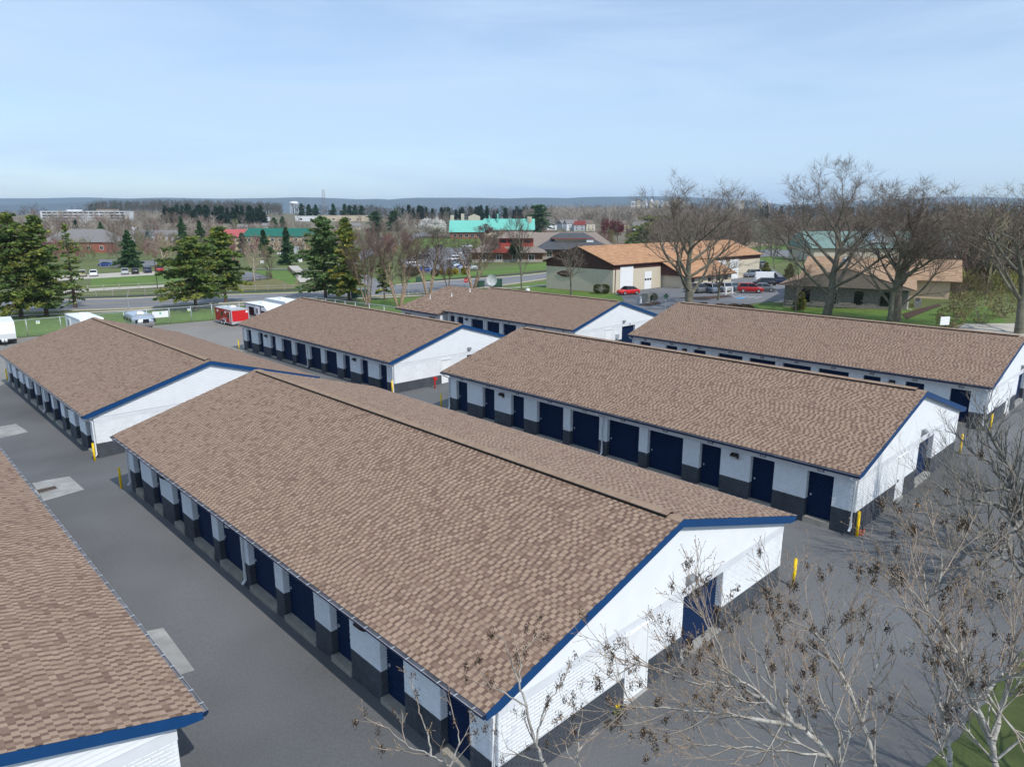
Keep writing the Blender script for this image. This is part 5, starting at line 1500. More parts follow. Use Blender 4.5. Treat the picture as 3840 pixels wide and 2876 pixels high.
for y0, y1, z0, z1 in ((0.7, 1.2, 1.35, 2.05), (2.75, 3.35, 1.4, 2.15)): MB().box(-0.03, -0.003, y0, y1, z0, z1).build('window', 'glass_dark', r)
for y0 in (1.75, 4.35): MB().box(-0.035, -0.003, y0, y0 + 0.28, 1.95, 2.3).build('vent', 'white_paint', r)
for k in range(7): MB().box(-0.008, -0.002, 1.75 + 0.17 * k, 1.85 + 0.17 * k, 1.08, 1.16).box(-0.008, -0.002, 1.65 + 0.16 * k, 1.75 + 0.16 * k, 0.9, 0.96).build('lettering', 'white_paint', r)
wheels(r, 2 * Wr - 2 * 1.17 - 0.05, ()); 
for y in (2.35, 3.2):
    for x in (0.06, Wr - 0.06):
        t = MB().tube([(x - 0.12, y, 0.34), (x + 0.12, y, 0.34)], 0.34, 14).build('wheel', 'tyre', r, True)
        MB().tube([(x - 0.135, y, 0.34), (x - 0.122, y, 0.34)], 0.2, 10).build('rim', 'white_paint', t)
MB().tube([(-0.06, 1.85, 0.45), (-0.06, 2.0, 0.75), (-0.06, 2.35, 0.82), (-0.06, 3.2, 0.82), (-0.06, 3.55, 0.75), (-0.06, 3.7, 0.45)], 0.05, 6).build('fender', 'galv', r)
ac_unit(r, 1.3, 2.6, 2.70); hatch(r, 0.9, 4.0, 2.7)

# white and black travel trailer behind the red one
q = place_roof(1004, 1153, 2.5)
r = empty('travel_trailer', (q.x + 0.9, q.y + 0.86, gz(q.x, q.y) + 0.05), math.radians(82), 'white travel trailer with black trim and windows beside the red trailer', 'trailer', 'trailers in the gravel lot')
r.rotation_euler = (0, 0, YAW); r.scale = (1, 1.1, 0.8)
box_caravan(r, 6.6, 2.5, 0.75, 3.1, 'trailer_white', 'trailer_white', 0.9)
MB().box(-1.27, -1.252, 1.0, 6.5, 2.95, 3.06).box(-1.27, -1.252, 6.35, 6.5, 1.0, 2.95).box(-1.27, -1.252, 1.9, 2.1, 0.9, 2.95).box(-1.268, -1.252, 2.1, 6.35, 1.2, 1.4).build('trim', 'black_trim', r)
for y0, y1, z0, z1 in ((3.9, 5.3, 1.45, 2.6), (0.9, 1.8, 1.5, 2.3)): MB().box(-1.28, -1.252, y0, y1, z0, z1).build('window', 'glass_dark', r)
d = MB().box(-1.285, -1.252, 2.6, 3.35, 0.95, 2.75).build('door', 'white_paint', r); MB().box(-1.292, -1.286, 2.8, 3.15, 1.7, 2.5).build('window', 'glass_dark', d)
wheels(r, 2.5, (3.3, 4.1)); ac_unit(r, 0, 3.6, 3.14); hatch(r, 0, 2.2, 3.15, 0.6)
# white camper roof farther back
q = place_roof(1040, 1140, 2.6)
r = empty('camper', (q.x + 1.6, q.y + 2.2, gz(q.x, q.y) + 0.05), YAW, 'white camper roof peeping over the storage roof beside the road', 'trailer', 'trailers in the gravel lot')
r.scale = (1, 1, 0.82)
box_caravan(r, 6.5, 2.5, 0.8, 3.2, 'trailer_white', 'trailer_white'); wheels(r, 2.5, (3.4, 4.3)); hatch(r, 0, 2.0, 3.25, 0.6); hatch(r, 0.5, 4.4, 3.25); ac_unit(r, -0.2, 3.2, 3.25)

# ------------------------------------------------------------------ chain-link fence round the lot
fl = [(-160, 1289), (106, 1263), (470, 1230), (798, 1200), (1000, 1184), (1190, 1168), (1335, 1190), (1500, 1213)]
W3 = [G(*p) for p in fl]
FH = 2.15
fr = empty('chain_link_fence', W3[0], 0, 'grey chain-link fence between the gravel lot and the roadside lawn', 'fence')
o0 = W3[0]
post = MB().cyl((0, 0), 0.045, -0.1, FH + 0.06, 8).mesh('post', 'galv', True)
rail = MB(); wire = []
carry = 0.0
for a, b in zip(W3[:-1], W3[1:]):
    L = (b - a).length; n = max(1, round(L / 3.1))
    for k in range(n):
        q = a.lerp(b, k / n); link('post', post, fr, (q.x - o0.x, q.y - o0.y, gz(q.x, q.y) - o0.z))
        q2 = a.lerp(b, (k + 1) / n)
        za, zb = gz(q.x, q.y), gz(q2.x, q2.y)
        rail.tube([(q.x - o0.x, q.y - o0.y, za + FH - o0.z), (q2.x - o0.x, q2.y - o0.y, zb + FH - o0.z)], 0.035, 6)
        d = (q2 - q); hl = d.length; m = int(hl / 0.10)
        for j in range(-int(FH / 0.10), m):
            for s in (0, 1):
                f0, f1 = j * 0.10 / hl, (j * 0.10 + FH) / hl
                z0, z1 = (0.05, FH) if s == 0 else (FH, 0.05)
                lo, hi = max(f0, 0), min(f1, 1)
                if hi <= lo: continue
                t0, t1 = (lo - f0) / (f1 - f0), (hi - f0) / (f1 - f0)
                pa, pb = q.lerp(q2, lo), q.lerp(q2, hi)
                wire.append((pa.x - o0.x, pa.y - o0.y, za + z0 + (z1 - z0) * t0 - o0.z, pb.x - o0.x, pb.y - o0.y, zb + z0 + (z1 - z0) * t1 - o0.z))
rail.build('top_rail', 'galv', fr)
Wr_ = np.array(wire); dd = Wr_[:, 3:] - Wr_[:, :3]; up = np.array([[0, 0, 0.0028]])
V = np.stack([Wr_[:, :3] - up, Wr_[:, :3] + up, Wr_[:, 3:] + up, Wr_[:, 3:] - up], 1).reshape(-1, 3)
setp(link('mesh_wire', mesh_np('mesh_wire', V, np.arange(len(V)).reshape(-1, 4), 'galv'), fr), kind='stuff')
def fence_sign(px, py, w, h, label, name='fence_sign', frac=0.0):
    # on the viewer's side of the fence line
    best = None
    d = ray(px, py)
    for a, b in zip(W3[:-1], W3[1:]):
        den = (b.x - a.x) * d[1] - (b.y - a.y) * d[0]
        t = (a.y * d[0] - a.x * d[1]) / den
        if 0 <= t <= 1:
            q = a.lerp(b, t); s = q.y / d[1]; best = (q, CAM_H + d[2] * s, math.atan2(b.y - a.y, b.x - a.x))
    q, z, an = best
    n = Vector((math.sin(an), -math.cos(an), 0)) * 0.06
    e = empty(name, (q.x + n.x, q.y + n.y, z), an, label, 'sign', 'signs on the chain-link fence')
    MB().box(-w / 2, w / 2, -0.01, 0.01, -h / 2, h / 2).build('panel', 'white_paint', e)
    MB().box(-0.14, 0.14, -0.014, -0.0105, -h * 0.48, -h * 0.15).build('green_mark', 'lime', e) if w < 1 else MB().box(-0.12, 0.12, -0.014, -0.0105, -0.02, h * 0.42).build('green_mark', 'lime', e)
    MB().box(-0.08, 0.08, -0.015, -0.0108, h * 0.05, h * 0.35).build('blue_mark', 'line_blue', e)
fence_sign(601, 1179, 2.0, 0.85, 'wide white banner with small green mark on the chain-link fence')
fence_sign(142, 1209, 0.38, 0.4, 'small white square sign on the fence near the left edge')
fence_sign(707, 1162, 0.3, 0.38, 'small white square sign on the fence under the broad pine')
fence_sign(811, 1158, 0.3, 0.38, 'small white square sign on the fence beside the red trailer')

# ------------------------------------------------------------------ rail fences
def rail_fence(line, label, mat='wood_rail', h=1.15, step=3.0):
    w = [G(*p) for p in line]; o = w[0]
    e = empty('rail_fence', o, 0, label, 'fence', 'split rail fences')
    pm_ = MB().box(-0.07, 0.07, -0.06, 0.06, -0.1, h).mesh('post', mat)
    for a, b in zip(w[:-1], w[1:]):
        n = max(1, round((b - a).length / step))
        for k in range(n + 1 if b == w[-1] else n):
            q = a.lerp(b, k / n); link('post', pm_, e, (q.x - o.x, q.y - o.y, gz(q.x, q.y) - o.z))
            if k < n:
                q2 = a.lerp(b, (k + 1) / n)
                for hh in (0.45, 0.95):
                    MB().tube([(q.x - o.x, q.y - o.y, gz(q.x, q.y) + hh - o.z), (q2.x - o.x, q2.y - o.y, gz(q2.x, q2.y) + hh - o.z)], 0.06, 4).build('rail', mat, e)
rail_fence([(300, 1113), (545, 1106), (760, 1099), (912, 1091), (1005, 1089), (1130, 1085)], 'weathered split rail fence along the roadside path')
rail_fence([(330, 1090), (450, 1084), (591, 1077), (690, 1069)], 'weathered split rail fence along the drive below the green lawn')
rail_fence([(898, 1059), (950, 1056), (1000, 1050), (1020, 1044), (1000, 1034)], 'dark split rail fence curving round the paved island', 'wood_rail_dark')
rail_fence([(1080, 1014), (1095, 1026), (1118, 1044)], 'dark split rail fence running downhill beside the pale path', 'wood_rail_dark')

# ------------------------------------------------------------------ poles, signs, boxes
def pole(px, py, topy, label, r=0.08, lamp=True, mat='bronze', name='lamp_post', cat='lamp post', pt=None):
    p = pt or G(px, py); h = hgt(p, topy)
    e = empty(name, p, 0, label, cat, 'lamp posts and poles')
    MB().cyl((0, 0), r, -0.1, h, 8, r * 0.7).build('pole', mat, e)
    if lamp: MB().box(-0.45, 0.05, -0.2, 0.2, h - 0.15, h).build('lamp_head', 'grey_metal', e)
    return e
pole(591, 1080, 972, 'brown lamp post on the lawn by the drive')
pole(484, 1160, 1092, 'thin grey sign post at the kerb above the silver caravan', 0.04, False, 'galv', 'sign_post', 'post')
pole(910, 1000, 935, 'grey lamp post behind the bright green pine', mat='grey_metal')
pole(2764, 1035, 912, 'brown lamp post behind the warehouse, taller of two')
pole(2769, 1030, 934, 'brown lamp post behind the warehouse, shorter of two')
pole(2668, 1100, 985, 'brown lamp post among the cars by the warehouse')
pole(3185, 985, 930, 'brown lamp post seen through the biggest bare tree')
def sign(px, py, h, w, hh, label, mat, post='galv', name='road_sign', shape='rect', ang=0.0, mark=None):
    p = G(px, py); e = empty(name, p, ang, label, 'sign', 'road and site signs')
    MB().cyl((0, 0), 0.035, -0.1, h, 6).build('post', post, e)
    if shape == 'oct': MB().prism([(w / 2 * 1.08 * math.cos(math.pi / 8 + k * math.pi / 4), -0.045, h - w / 2 + w / 2 * 1.08 * math.sin(math.pi / 8 + k * math.pi / 4)) for k in range(8)], (0, 0.02, 0)).build('panel', mat, e)
    elif shape == 'dia': MB().prism([(0, -0.06, h - w), (w / 2, -0.06, h - w / 2), (0, -0.06, h), (-w / 2, -0.06, h - w / 2)], (0, 0.02, 0)).build('panel', mat, e)
    else: MB().box(-w / 2, w / 2, -0.06, -0.04, h - hh, h).build('panel', mat, e)
    if mark:
        link('lettering', text_mesh(mark, w * 0.36, 'white_paint'), e, (0, -0.052, h - w / 2), (math.pi / 2, 0, 0))
    return e
sign(1748, 1092, 2.5, 0.85, 0.85, 'red octagonal stop sign in front of a birch', 'sign_red', shape='oct', mark='STOP', name='stop_sign')
sign(1532, 1112, 2.9, 0.75, 0.35, 'green street name sign at the corner', 'sign_green', name='street_sign')
sign(2495, 1165, 2.6, 0.9, 0.9, 'dark green diamond sign seen from behind by the right roof end', 'util_green', shape='dia')
sign(985, 1004, 2.2, 1.2, 0.8, 'white notice board by the pale drive', 'white_paint', name='notice_board')
sign(1115, 975, 5.0, 2.0, 3.6, 'tall grey site sign beside the tall dark spruce', 'trailer_grey', name='site_sign')
sign(1128, 992, 1.9, 1.2, 1.1, 'small white sign below the tall grey sign', 'white_paint', name='notice_board')
sign(896, 1008, 2.4, 0.7, 0.6, 'small orange-red sign right of the bright green pine', 'terracotta', name='notice_board')
# white box sign on a post at right
p = G(3540, 1262); e = empty('post_sign', p, 0.15, 'blank white square board on a post in front of the thickets', 'sign', 'road and site signs')
MB().box(-0.05, 0.05, -0.05, 0.05, -0.1, 1.6).build('post', 'bronze', e); MB().box(-0.75, 0.35, -0.08, 0.0, 1.3, 2.2).build('panel', 'white_paint', e)
# low red sign
p = G(2636, 1158); e = empty('low_sign', p, 0.05, 'low red sign with black top at the big bare tree', 'sign', 'road and site signs')
MB().box(-0.55, 0.55, -0.08, 0.08, 0.0, 0.75).build('panel', 'sign_red', e); MB().box(-0.6, 0.6, -0.1, 0.1, 0.751, 0.95).build('cap', 'black_trim', e)
for k in range(5): MB().box(-0.42 + 0.18 * k, -0.30 + 0.18 * k, -0.09, -0.081, 0.42, 0.56).build('lettering', 'white_paint', e)
# satellite dish
p = G(1846, 1084); e = empty('satellite_dish', p, math.radians(-20), 'white satellite dish behind the back storage roof', 'satellite dish')
MB().cyl((0, 0), 0.06, -0.1, 1.5, 8).build('mast', 'galv', e)
mb = MB(); rings = []
for k in range(5):
    rr_ = 1.15 * k / 4; b = len(mb.v)
    for j in range(18): a = 2 * math.pi * j / 18; mb.v.append((rr_ * math.cos(a), -0.25 * (rr_ / 1.15) ** 2 - 0.05, 1.8 + rr_ * math.sin(a)))
for k in range(4):
    for j in range(18): mb.f.append([k * 18 + j, k * 18 + (j + 1) % 18, (k + 1) * 18 + (j + 1) % 18, (k + 1) * 18 + j]); mb.mi.append(0)
mb.build('dish', 'frieze', e, True)
MB().tube([(0, -0.1, 0.75), (0, -0.95, 1.75)], 0.03, 6).box(-0.08, 0.08, -1.02, -0.88, 1.7, 1.85).build('feed_arm', 'galv', e)
for px, py, w, h, lab in ((1802, 1078, 1.5, 1.3, 'green utility cabinet left of the satellite dish'), (1866, 1078, 1.7, 1.7, 'taller green utility cabinet right of the satellite dish'), (1573, 1060, 1.4, 1.2, 'green utility cabinet with yellow marker beyond the corner kerb'), (1362, 1116, 1.9, 1.4, 'green utility cabinet at the foot of the yellow-green conifer'), (1330, 1119, 1.2, 1.3, 'smaller green utility cabinet by the conifer trunks')):
    p = G(px, py); e = empty('utility_box', p, YAW * 0.4, lab, 'utility box', 'green utility cabinets')
    MB().box(-w / 2, w / 2, -0.5, 0.5, 0, h).build('cabinet', 'util_green', e); MB().box(-w / 2 - 0.04, w / 2 + 0.04, -0.54, 0.54, h, h + 0.07).build('lid', 'util_green', e)
    MB().box(-w / 2 - 0.15, w / 2 + 0.15, -0.65, 0.65, -0.1, 0.06).build('plinth', 'concrete', e)
p = G(1585, 1058); e = empty('marker_post', p, 0, 'yellow marker post next to a green cabinet', 'post'); MB().cyl((0, 0), 0.07, -0.1, 1.1, 8).cyl((0, 0), 0.09, 1.1, 1.2, 8).build('post', 'yellow_paint', e)
p = G(2428, 1132); e = empty('transformer', p, YAW, 'pale green transformer box on the planted island by the warehouse', 'utility box')
MB().box(-0.8, 0.8, -0.6, 0.6, 0, 1.35).build('cabinet', 'stone_wall', e); MB().box(-0.85, 0.85, -0.65, 0.65, 1.35, 1.43).build('lid', 'stone_wall', e); MB().box(-0.2, 0.55, -0.63, -0.602, 0.3, 1.1).build('door', 'util_green', e)
p = G(2402, 1138); e = empty('white_post', p, 0, 'short white pipe post beside the transformer box', 'post'); MB().cyl((0, 0), 0.16, -0.1, 0.9, 10).cyl((0, 0), 0.19, 0.9, 1.0, 10).build('pipe', 'white_paint', e)
for px, py, lab in ((2721, 1107, 'white post in front of the silver car'), (2745, 1103, 'white post in front of the dark teal car')):
    p = G(px, py); e = empty('parking_post', p, 0, lab, 'post', 'white parking posts'); MB().cyl((0, 0), 0.14, -0.1, 1.2, 10).cyl((0, 0), 0.2, 0.35, 0.45, 10).cyl((0, 0), 0.18, 1.2, 1.3, 10, 0.08).build('post', 'white_paint', e)
p = G(1979, 1092); e = empty('white_vent', p, 0, 'white dome cap on the lawn behind the back storage roof', 'vent'); MB().cyl((0, 0), 0.45, 0, 0.35, 14).cyl((0, 0), 0.45, 0.35, 0.55, 14, 0.2).build('dome', 'white_paint', e, True)
p = G(2974, 1112); e = empty('yellow_post', p, 0, 'yellow post at the car park edge by the stone building', 'post'); MB().cyl((0, 0), 0.1, -0.1, 1.5, 10).cyl((0, 0), 0.1, 1.5, 1.55, 10, 0.06).build('post', 'yellow_paint', e)
drape('mulch', [(1940, 1086), (1985, 1085), (1990, 1091), (1950, 1094)], 'mulch', 0.07)
drape('mulch', [(2390, 1146), (2470, 1132), (2480, 1140), (2430, 1150)], 'mulch', 0.09)
drape('mulch', [(2540, 1120), (2730, 1108), (2750, 1114), (2640, 1126)], 'mulch', 0.08)
drape('mulch', [(3380, 1180), (3430, 1164), (3520, 1140), (3530, 1148), (3440, 1182), (3400, 1200)], 'mulch', 0.07)

# ------------------------------------------------------------------ buildings beyond the yard
pm('roof_grey', (0.20, 0.19, 0.185), 0.9, 0.12, 1.5); pm('roof_dark', (0.075, 0.08, 0.09), 0.85, 0.12, 1.5)
pm('roof_brown', (0.24, 0.195, 0.165), 0.9, 0.12, 1.5); pm('roof_teal', (0.16, 0.50, 0.42), 0.5, 0.06, 0.6); pm('roof_teal_dull', (0.17, 0.25, 0.22), 0.6, 0.12, 0.4)
pm('roof_green', (0.012, 0.13, 0.09), 0.5, 0.08, 0.6); pm('roof_red', (0.42, 0.10, 0.10), 0.6, 0.08, 0.6); pm('roof_maroon', (0.20, 0.04, 0.035), 0.8, 0.1, 1)
pm('brick_red', (0.30, 0.11, 0.075), 0.9, 0.15, 3); pm('tan_stucco', (0.48, 0.38, 0.27), 0.9, 0.06, 1); pm('cream_block', (0.58, 0.52, 0.41), 0.85, 0.05, 2, 0.3, 8)
pm('brown_siding', (0.085, 0.038, 0.032), 0.7, 0.1, 2); pm('red_panel', (0.34, 0.06, 0.045), 0.7, 0.08, 1); pm('stone_dark', (0.14, 0.125, 0.115), 0.9, 0.0, 6, col2=(0.36, 0.33, 0.30), detail=2)
pm('cream_stucco', (0.62, 0.48, 0.34), 0.85, 0.05, 1); pm('far_white', (0.66, 0.68, 0.70), 0.7, 0.04, 1); pm('beige', (0.52, 0.46, 0.37), 0.8, 0.05, 1)
pm('cedar', (0.16, 0.075, 0.04), 0.8, 0.15, 2); pm('far_tan', (0.52, 0.44, 0.33), 0.8, 0.05, 1)

def building(name, label, cat, p, rot, lx, ly, h, rise, wall, roof, hip=0.0, oh=0.6, ridge='x', wins=(), group='buildings beyond the yard', flat=False, chim=(), seams=0, base=None):
    """wins: (face, n, z, w, hh) rows of windows, face in 'f','l','r'; hip: ridge inset"""
    e = empty(name, (p.x, p.y, gz(p.x, p.y)), rot, label, cat, group)
    a, b = lx / 2, ly / 2
    MB().box(-a, a, -b, b, -1.5, h).build('wall', wall, e)
    if base: MB().box(-a - 0.04, a + 0.04, -b - 0.04, b + 0.04, -1.5, 1.0).build('plinth', base, e)
    A_, B_ = a + oh, b + oh
    if flat:
        MB().box(-a - 0.15, a + 0.15, -b - 0.15, b + 0.15, h, h + 0.5).build('parapet', roof, e)
    else:
        zt = h + rise
        if ridge == 'x':
            R = [(-A_ + hip, 0, zt), (A_ - hip, 0, zt)]
            fs = [(0, 1, 5, 4), (1, 2, 5), (2, 3, 4, 5), (3, 0, 4), (3, 2, 1, 0)]
        else:
            R = [(0, -B_ + hip, zt), (0, B_ - hip, zt)]
            fs = [(0, 1, 4), (1, 2, 5, 4), (2, 3, 5), (3, 0, 4, 5), (3, 2, 1, 0)]
        r = MB().add([(-A_, -B_, h - 0.05), (A_, -B_, h - 0.05), (A_, B_, h - 0.05), (-A_, B_, h - 0.05)] + R, fs).build('roof', roof, e)
        if hip < 0.5:                                   # gable infill follows the wall colour
            if ridge == 'y': MB().prism([(-a, -b, h - 0.06), (a, -b, h - 0.06), (0, -b, h + rise * a / A_ - 0.1)], (0, 2 * b, 0)).build('gable_wall', wall, e)
            else: MB().prism([(-a, -b, h - 0.06), (-a, b, h - 0.06), (-a, 0, h + rise * b / B_ - 0.1)], (2 * a, 0, 0)).build('gable_wall', wall, e)
        for k in range(seams):
            x = -A_ + (k + 0.5) * 2 * A_ / seams
            if ridge == 'x': MB().add([(x - 0.06, -B_, h + 0.02), (x + 0.06, -B_, h + 0.02), (x + 0.06, 0, zt + 0.06), (x - 0.06, 0, zt + 0.06)], [(0, 1, 2, 3)]).build('seam', roof, r)
    for face, n, z, w, hh in wins:
        for k in range(n):
            f = (k + 0.5) / n * 2 - 1
            if face == 'f': q, rz = (f * a * 0.92, -b - 0.03, z), 0
            elif face == 'l': q, rz = (-a - 0.03, f * b * 0.9, z), -math.pi / 2
            else: q, rz = (a + 0.03, f * b * 0.9, z), math.pi / 2
            o = MB().box(-w / 2 - 0.12, w / 2 + 0.12, -0.03, 0.03, -0.12, hh + 0.12).build('window', 'white_paint', e, loc=q, rot=(0, 0, rz))
            MB().box(-w / 2, -0.04, -0.05, -0.031, 0, hh).box(0.04, w / 2, -0.05, -0.031, 0, hh).build('pane', 'glass_dark', o)
    for x, y, w, z0, z1, m in chim: MB().box(x - w / 2, x + w / 2, y - w / 2, y + w / 2, z0, z1).build('chimney', m, e)
    return e

# orange-roofed warehouse
wo = G(2297, 1099)
def WL(px, py):
    q = G(px, py) - wo
    return q.x * VX + q.y * VY, q.x * UX + q.y * UY
LV = 56.0; LU = 17.0; WH = 5.3; WR = 3.0; BZ = 4.2
wz = gz(wo.x, wo.y)
W = empty('warehouse', (wo.x, wo.y, wz), YAW, 'cream block warehouse with orange shingle roof and dark brown gable', 'warehouse', 'buildings beyond the yard')
MB().box(0, LV, 0, LU, -1.5, BZ).build('wall', 'cream_block', W)
MB().box(-0.02, LV + 0.02, -0.02, LU + 0.02, BZ, WH).build('band', 'brown_siding', W)
MB().prism([(-0.02, 0, WH), (-0.02, LU, WH), (-0.02, LU / 2, WH + WR - 0.1)], (0.2, 0, 0)).build('gable_wall', 'brown_siding', W)
MB().prism([(LV - 0.2, 0, WH), (LV - 0.2, LU, WH), (LV - 0.2, LU / 2, WH + WR - 0.1)], (0.2, 0, 0)).build('gable_wall', 'brown_siding', W)
bm_ = MB().box(-0.05, -0.021, -0.05, 0.05, 0, 1).mesh('batten', 'brown_siding')
for k in range(26):
    y = 0.35 + k * 0.65
    top = WH + WR * (1 - abs(y - LU / 2) / (LU / 2)) - 0.25
    o = link('batten', bm_, W, (0, y, BZ)); o.scale = (1, 1, top - BZ)
MB().prism([(-0.5, -0.5, WH - 0.15), (-0.5, LU / 2, WH + WR + 0.02), (-0.5, LU + 0.5, WH - 0.15), (-0.5, LU + 0.5, WH - 0.3), (-0.5, LU / 2, WH + WR - 0.14), (-0.5, -0.5, WH - 0.3)], (LV + 1.0, 0, 0)).build('roof', 'brown_siding', W)
rgo = np.random.default_rng(4)
ORG = [(0.41, 0.225, 0.125), (0.44, 0.25, 0.14), (0.38, 0.205, 0.112), (0.46, 0.27, 0.155)]
roof_quad(W, (-0.52, -0.52, WH - 0.14), (LV + 0.52, -0.52, WH - 0.14), (-0.52, LU / 2, WH + WR + 0.03), (LV + 0.52, LU / 2, WH + WR + 0.03), 0.3, ORG, rgo, wmin=0.5, wmax=1.4)
roof_quad(W, (-0.52, LU + 0.52, WH - 0.14), (LV + 0.52, LU + 0.52, WH - 0.14), (-0.52, LU / 2, WH + WR + 0.03), (LV + 0.52, LU / 2, WH + WR + 0.03), 0.6, ORG, rgo, wmin=1.0, wmax=2.0)
# lean-to entrance roof
x0, x1 = WL(2466, 1078)[0], WL(2466, 1078)[0] + 19
MB().box(x0 + 0.8, x1 - 0.8, -5.5, -0.01, -1.5, 2.5).build('porch_wall', 'cream_block', W)
zt = WH - 0.14 + (WR + 0.17) * 3.5 / (LU / 2)
MB().prism([(x0, 3.0, zt + 0.05), (x0, -6.3, 2.3), (x0, -6.3, 2.12), (x0, 3.0, zt - 0.2)], (x1 - x0, 0, 0)).build('porch_roof', 'brown_siding', W)
roof_quad(W, (x0 - 0.03, -6.32, 2.31), (x1 + 0.03, -6.32, 2.31), (x0 - 0.03, 3.0, zt + 0.06), (x1 + 0.03, 3.0, zt + 0.06), 0.3, ORG, rgo, wmin=0.5, wmax=1.4)
MB().prism([(x0 + 0.3, -0.05, 2.5), (x0 + 0.3, -5.5, 2.5), (x0 + 0.3, -0.05, 4.7)], (0.1, 0, 0)).build('porch_side', 'brown_siding', W)
for k in range(5):
    o = MB().box(x0 + 2.6 + k * 3.2, x0 + 3.8 + k * 3.2, -5.56, -5.501, 1.0, 1.9).build('window', 'brown_siding', W)
    MB().box(x0 + 2.7 + k * 3.2, x0 + 3.7 + k * 3.2, -5.58, -5.561, 1.1, 1.8).build('pane', 'glass_dark', o)
def wdoor(a, b, h, win=0):
    d = MB().box(a, b, -0.08, -0.022, 0.0, h).build('loading_door', 'white_paint', W)
    for k in range(1, 5): MB().box(a, b, -0.09, -0.081, h * k / 5 - 0.02, h * k / 5 + 0.02).build('panel_joint', 'frieze', d)
    for k in range(win):
        c = a + (b - a) * (k + 0.5) / win; MB().box(c - 0.28, c + 0.28, -0.092, -0.081, h * 0.5, h * 0.62).build('pane', 'glass_dark', d)
xa, xb = WL(2322, 1096)[0], WL(2366, 1090)[0]; wdoor(xa, xb, 4.7)
xa, xb = WL(2410, 1085)[0], WL(2437, 1082)[0]; wdoor(xa, xb, 3.4, 3)
wdoor(x1 + 2.0, x1 + 6.0, 4.4); wdoor(x1 + 8.0, x1 + 12.0, 4.4)
MB().tube([(0.6, -0.08, -0.1), (0.6, -0.08, WH - 0.3)], 0.07, 4).build('downspout', 'brown_siding', W)
for a, b in ((26.0, 4.6), (28.5, 5.6)):
    zc = WH - 0.14 + (WR + 0.17) * b / (LU / 2); MB().box(a, a + 0.9, b, b + 0.7, zc - 0.1, zc + 0.35).build('roof_vent', 'grey_metal', W)
so = MB().prism([(-0.11, 11.9 + 1.9 * math.cos(t) * (1 + 0.15 * math.cos(4 * t)), 2.9 + 0.62 * math.sin(t)) for t in [k * math.pi / 10 for k in range(20)]], (0.08, 0, 0)).build('wall_sign', 'brown_siding', W)
for k in range(9): MB().box(-0.125, -0.111, 10.6 + k * 0.3, 10.75 + k * 0.3, 2.82, 2.98).build('lettering', 'far_tan', so)

# stone and cream building under the biggest bare tree
sp = G(3397, 1163); SR = -0.51
spx, spy = sp.x - 8.2 * math.cos(SR) - 9 * math.sin(SR), sp.y - 8.2 * math.sin(SR) + 9 * math.cos(SR)
S_ = empty('stone_building', (spx, spy, gz(sp.x, sp.y)), SR, 'low building with tan shingle roof, dark stone front and cream side wall', 'building', 'buildings beyond the yard')
MB().box(-8.2, 8.2, -9, 9, -1, 2.9).build('wall', 'cream_stucco', S_)
MB().box(-8.26, 8.26, -9.06, -8.7, -1, 2.9).build('stone_front', 'stone_dark', S_)
rng = np.random.default_rng(9)
st_ = MB()
for rr in range(14):
    x = -8.2 + rng.uniform(0, 0.3)
    while x < 8.1:
        w_ = rng.uniform(0.35, 1.0); z_ = -0.1 + rr * 0.21
        if not any(abs(x + w_ / 2 - c) < 0.75 and 0.2 < z_ < 2.3 for c in (-5.2, -1.6, 2.0, 5.4)):
            st_.box(x, min(x + w_ - 0.03, 8.2), -9.12 - rng.uniform(0, 0.04), -9.07, z_, z_ + 0.18)
        x += w_
setp(st_.build('stones', 'stone_dark', S_), kind='stuff')
for c in (-5.2, -1.6, 2.0, 5.4):
    o = MB().box(c - 0.62, c + 0.62, -9.10, -9.062, 0.35, 2.35).build('window', 'bronze', S_); MB().box(c - 0.52, c + 0.52, -9.115, -9.101, 0.45, 2.25).build('pane', 'glass_dark', o)
TAN = [(0.36, 0.235, 0.15), (0.40, 0.27, 0.175), (0.32, 0.205, 0.13)]
MB().add([(-9.2, -10, 2.85), (9.2, -10, 2.85), (9.2, 10, 2.85), (-9.2, 10, 2.85), (0, -10, 5.6), (0, 10, 5.6)], [(0, 1, 4), (1, 2, 5, 4), (2, 3, 5), (3, 0, 4, 5), (3, 2, 1, 0)]).build('roof', 'roof_brown', S_)
for s in (-1, 1): roof_quad(S_, (s * 9.25, -10.05, 2.88), (s * 9.25, 10.05, 2.88), (0, -10.05, 5.66), (0, 10.05, 5.66), 0.3, TAN, rng, wmin=0.4, wmax=1.0)
MB().prism([(-8.2, -9.0, 2.9), (8.2, -9.0, 2.9), (0, -9.0, 5.3)], (0, 0.1, 0)).build('gable_wall', 'brown_siding', S_)
W2 = MB().box(-7, 14, 9.5, 24, -1, 2.9).build('rear_wing', 'cream_stucco', S_)
for ya, yb in ((8.5, 16.75), (25.0, 16.75)): roof_quad(S_, (-8.5, ya, 2.9), (15.5, ya, 2.9), (-8.5, yb, 5.9), (15.5, yb, 5.9), 0.3, TAN, rng, wmin=0.4, wmax=1.0)
MB().cyl((-2.0, 14.0), 0.5, 4.6, 5.6, 12).cyl((-2.0, 14.0), 0.6, 5.6, 6.0, 12, 0.2).build('roof_vent', 'galv', S_, True)
MB().box(-3.4, -3.1, 13.4, 13.7, 4.5, 5.7).build('flue', 'bronze', S_)
MB().tube([(8.33, -8.6, 2.8), (8.33, -8.6, 0.1), (8.9, -8.8, 0.05)], 0.09, 4).build('downspout', 'white_paint', S_)
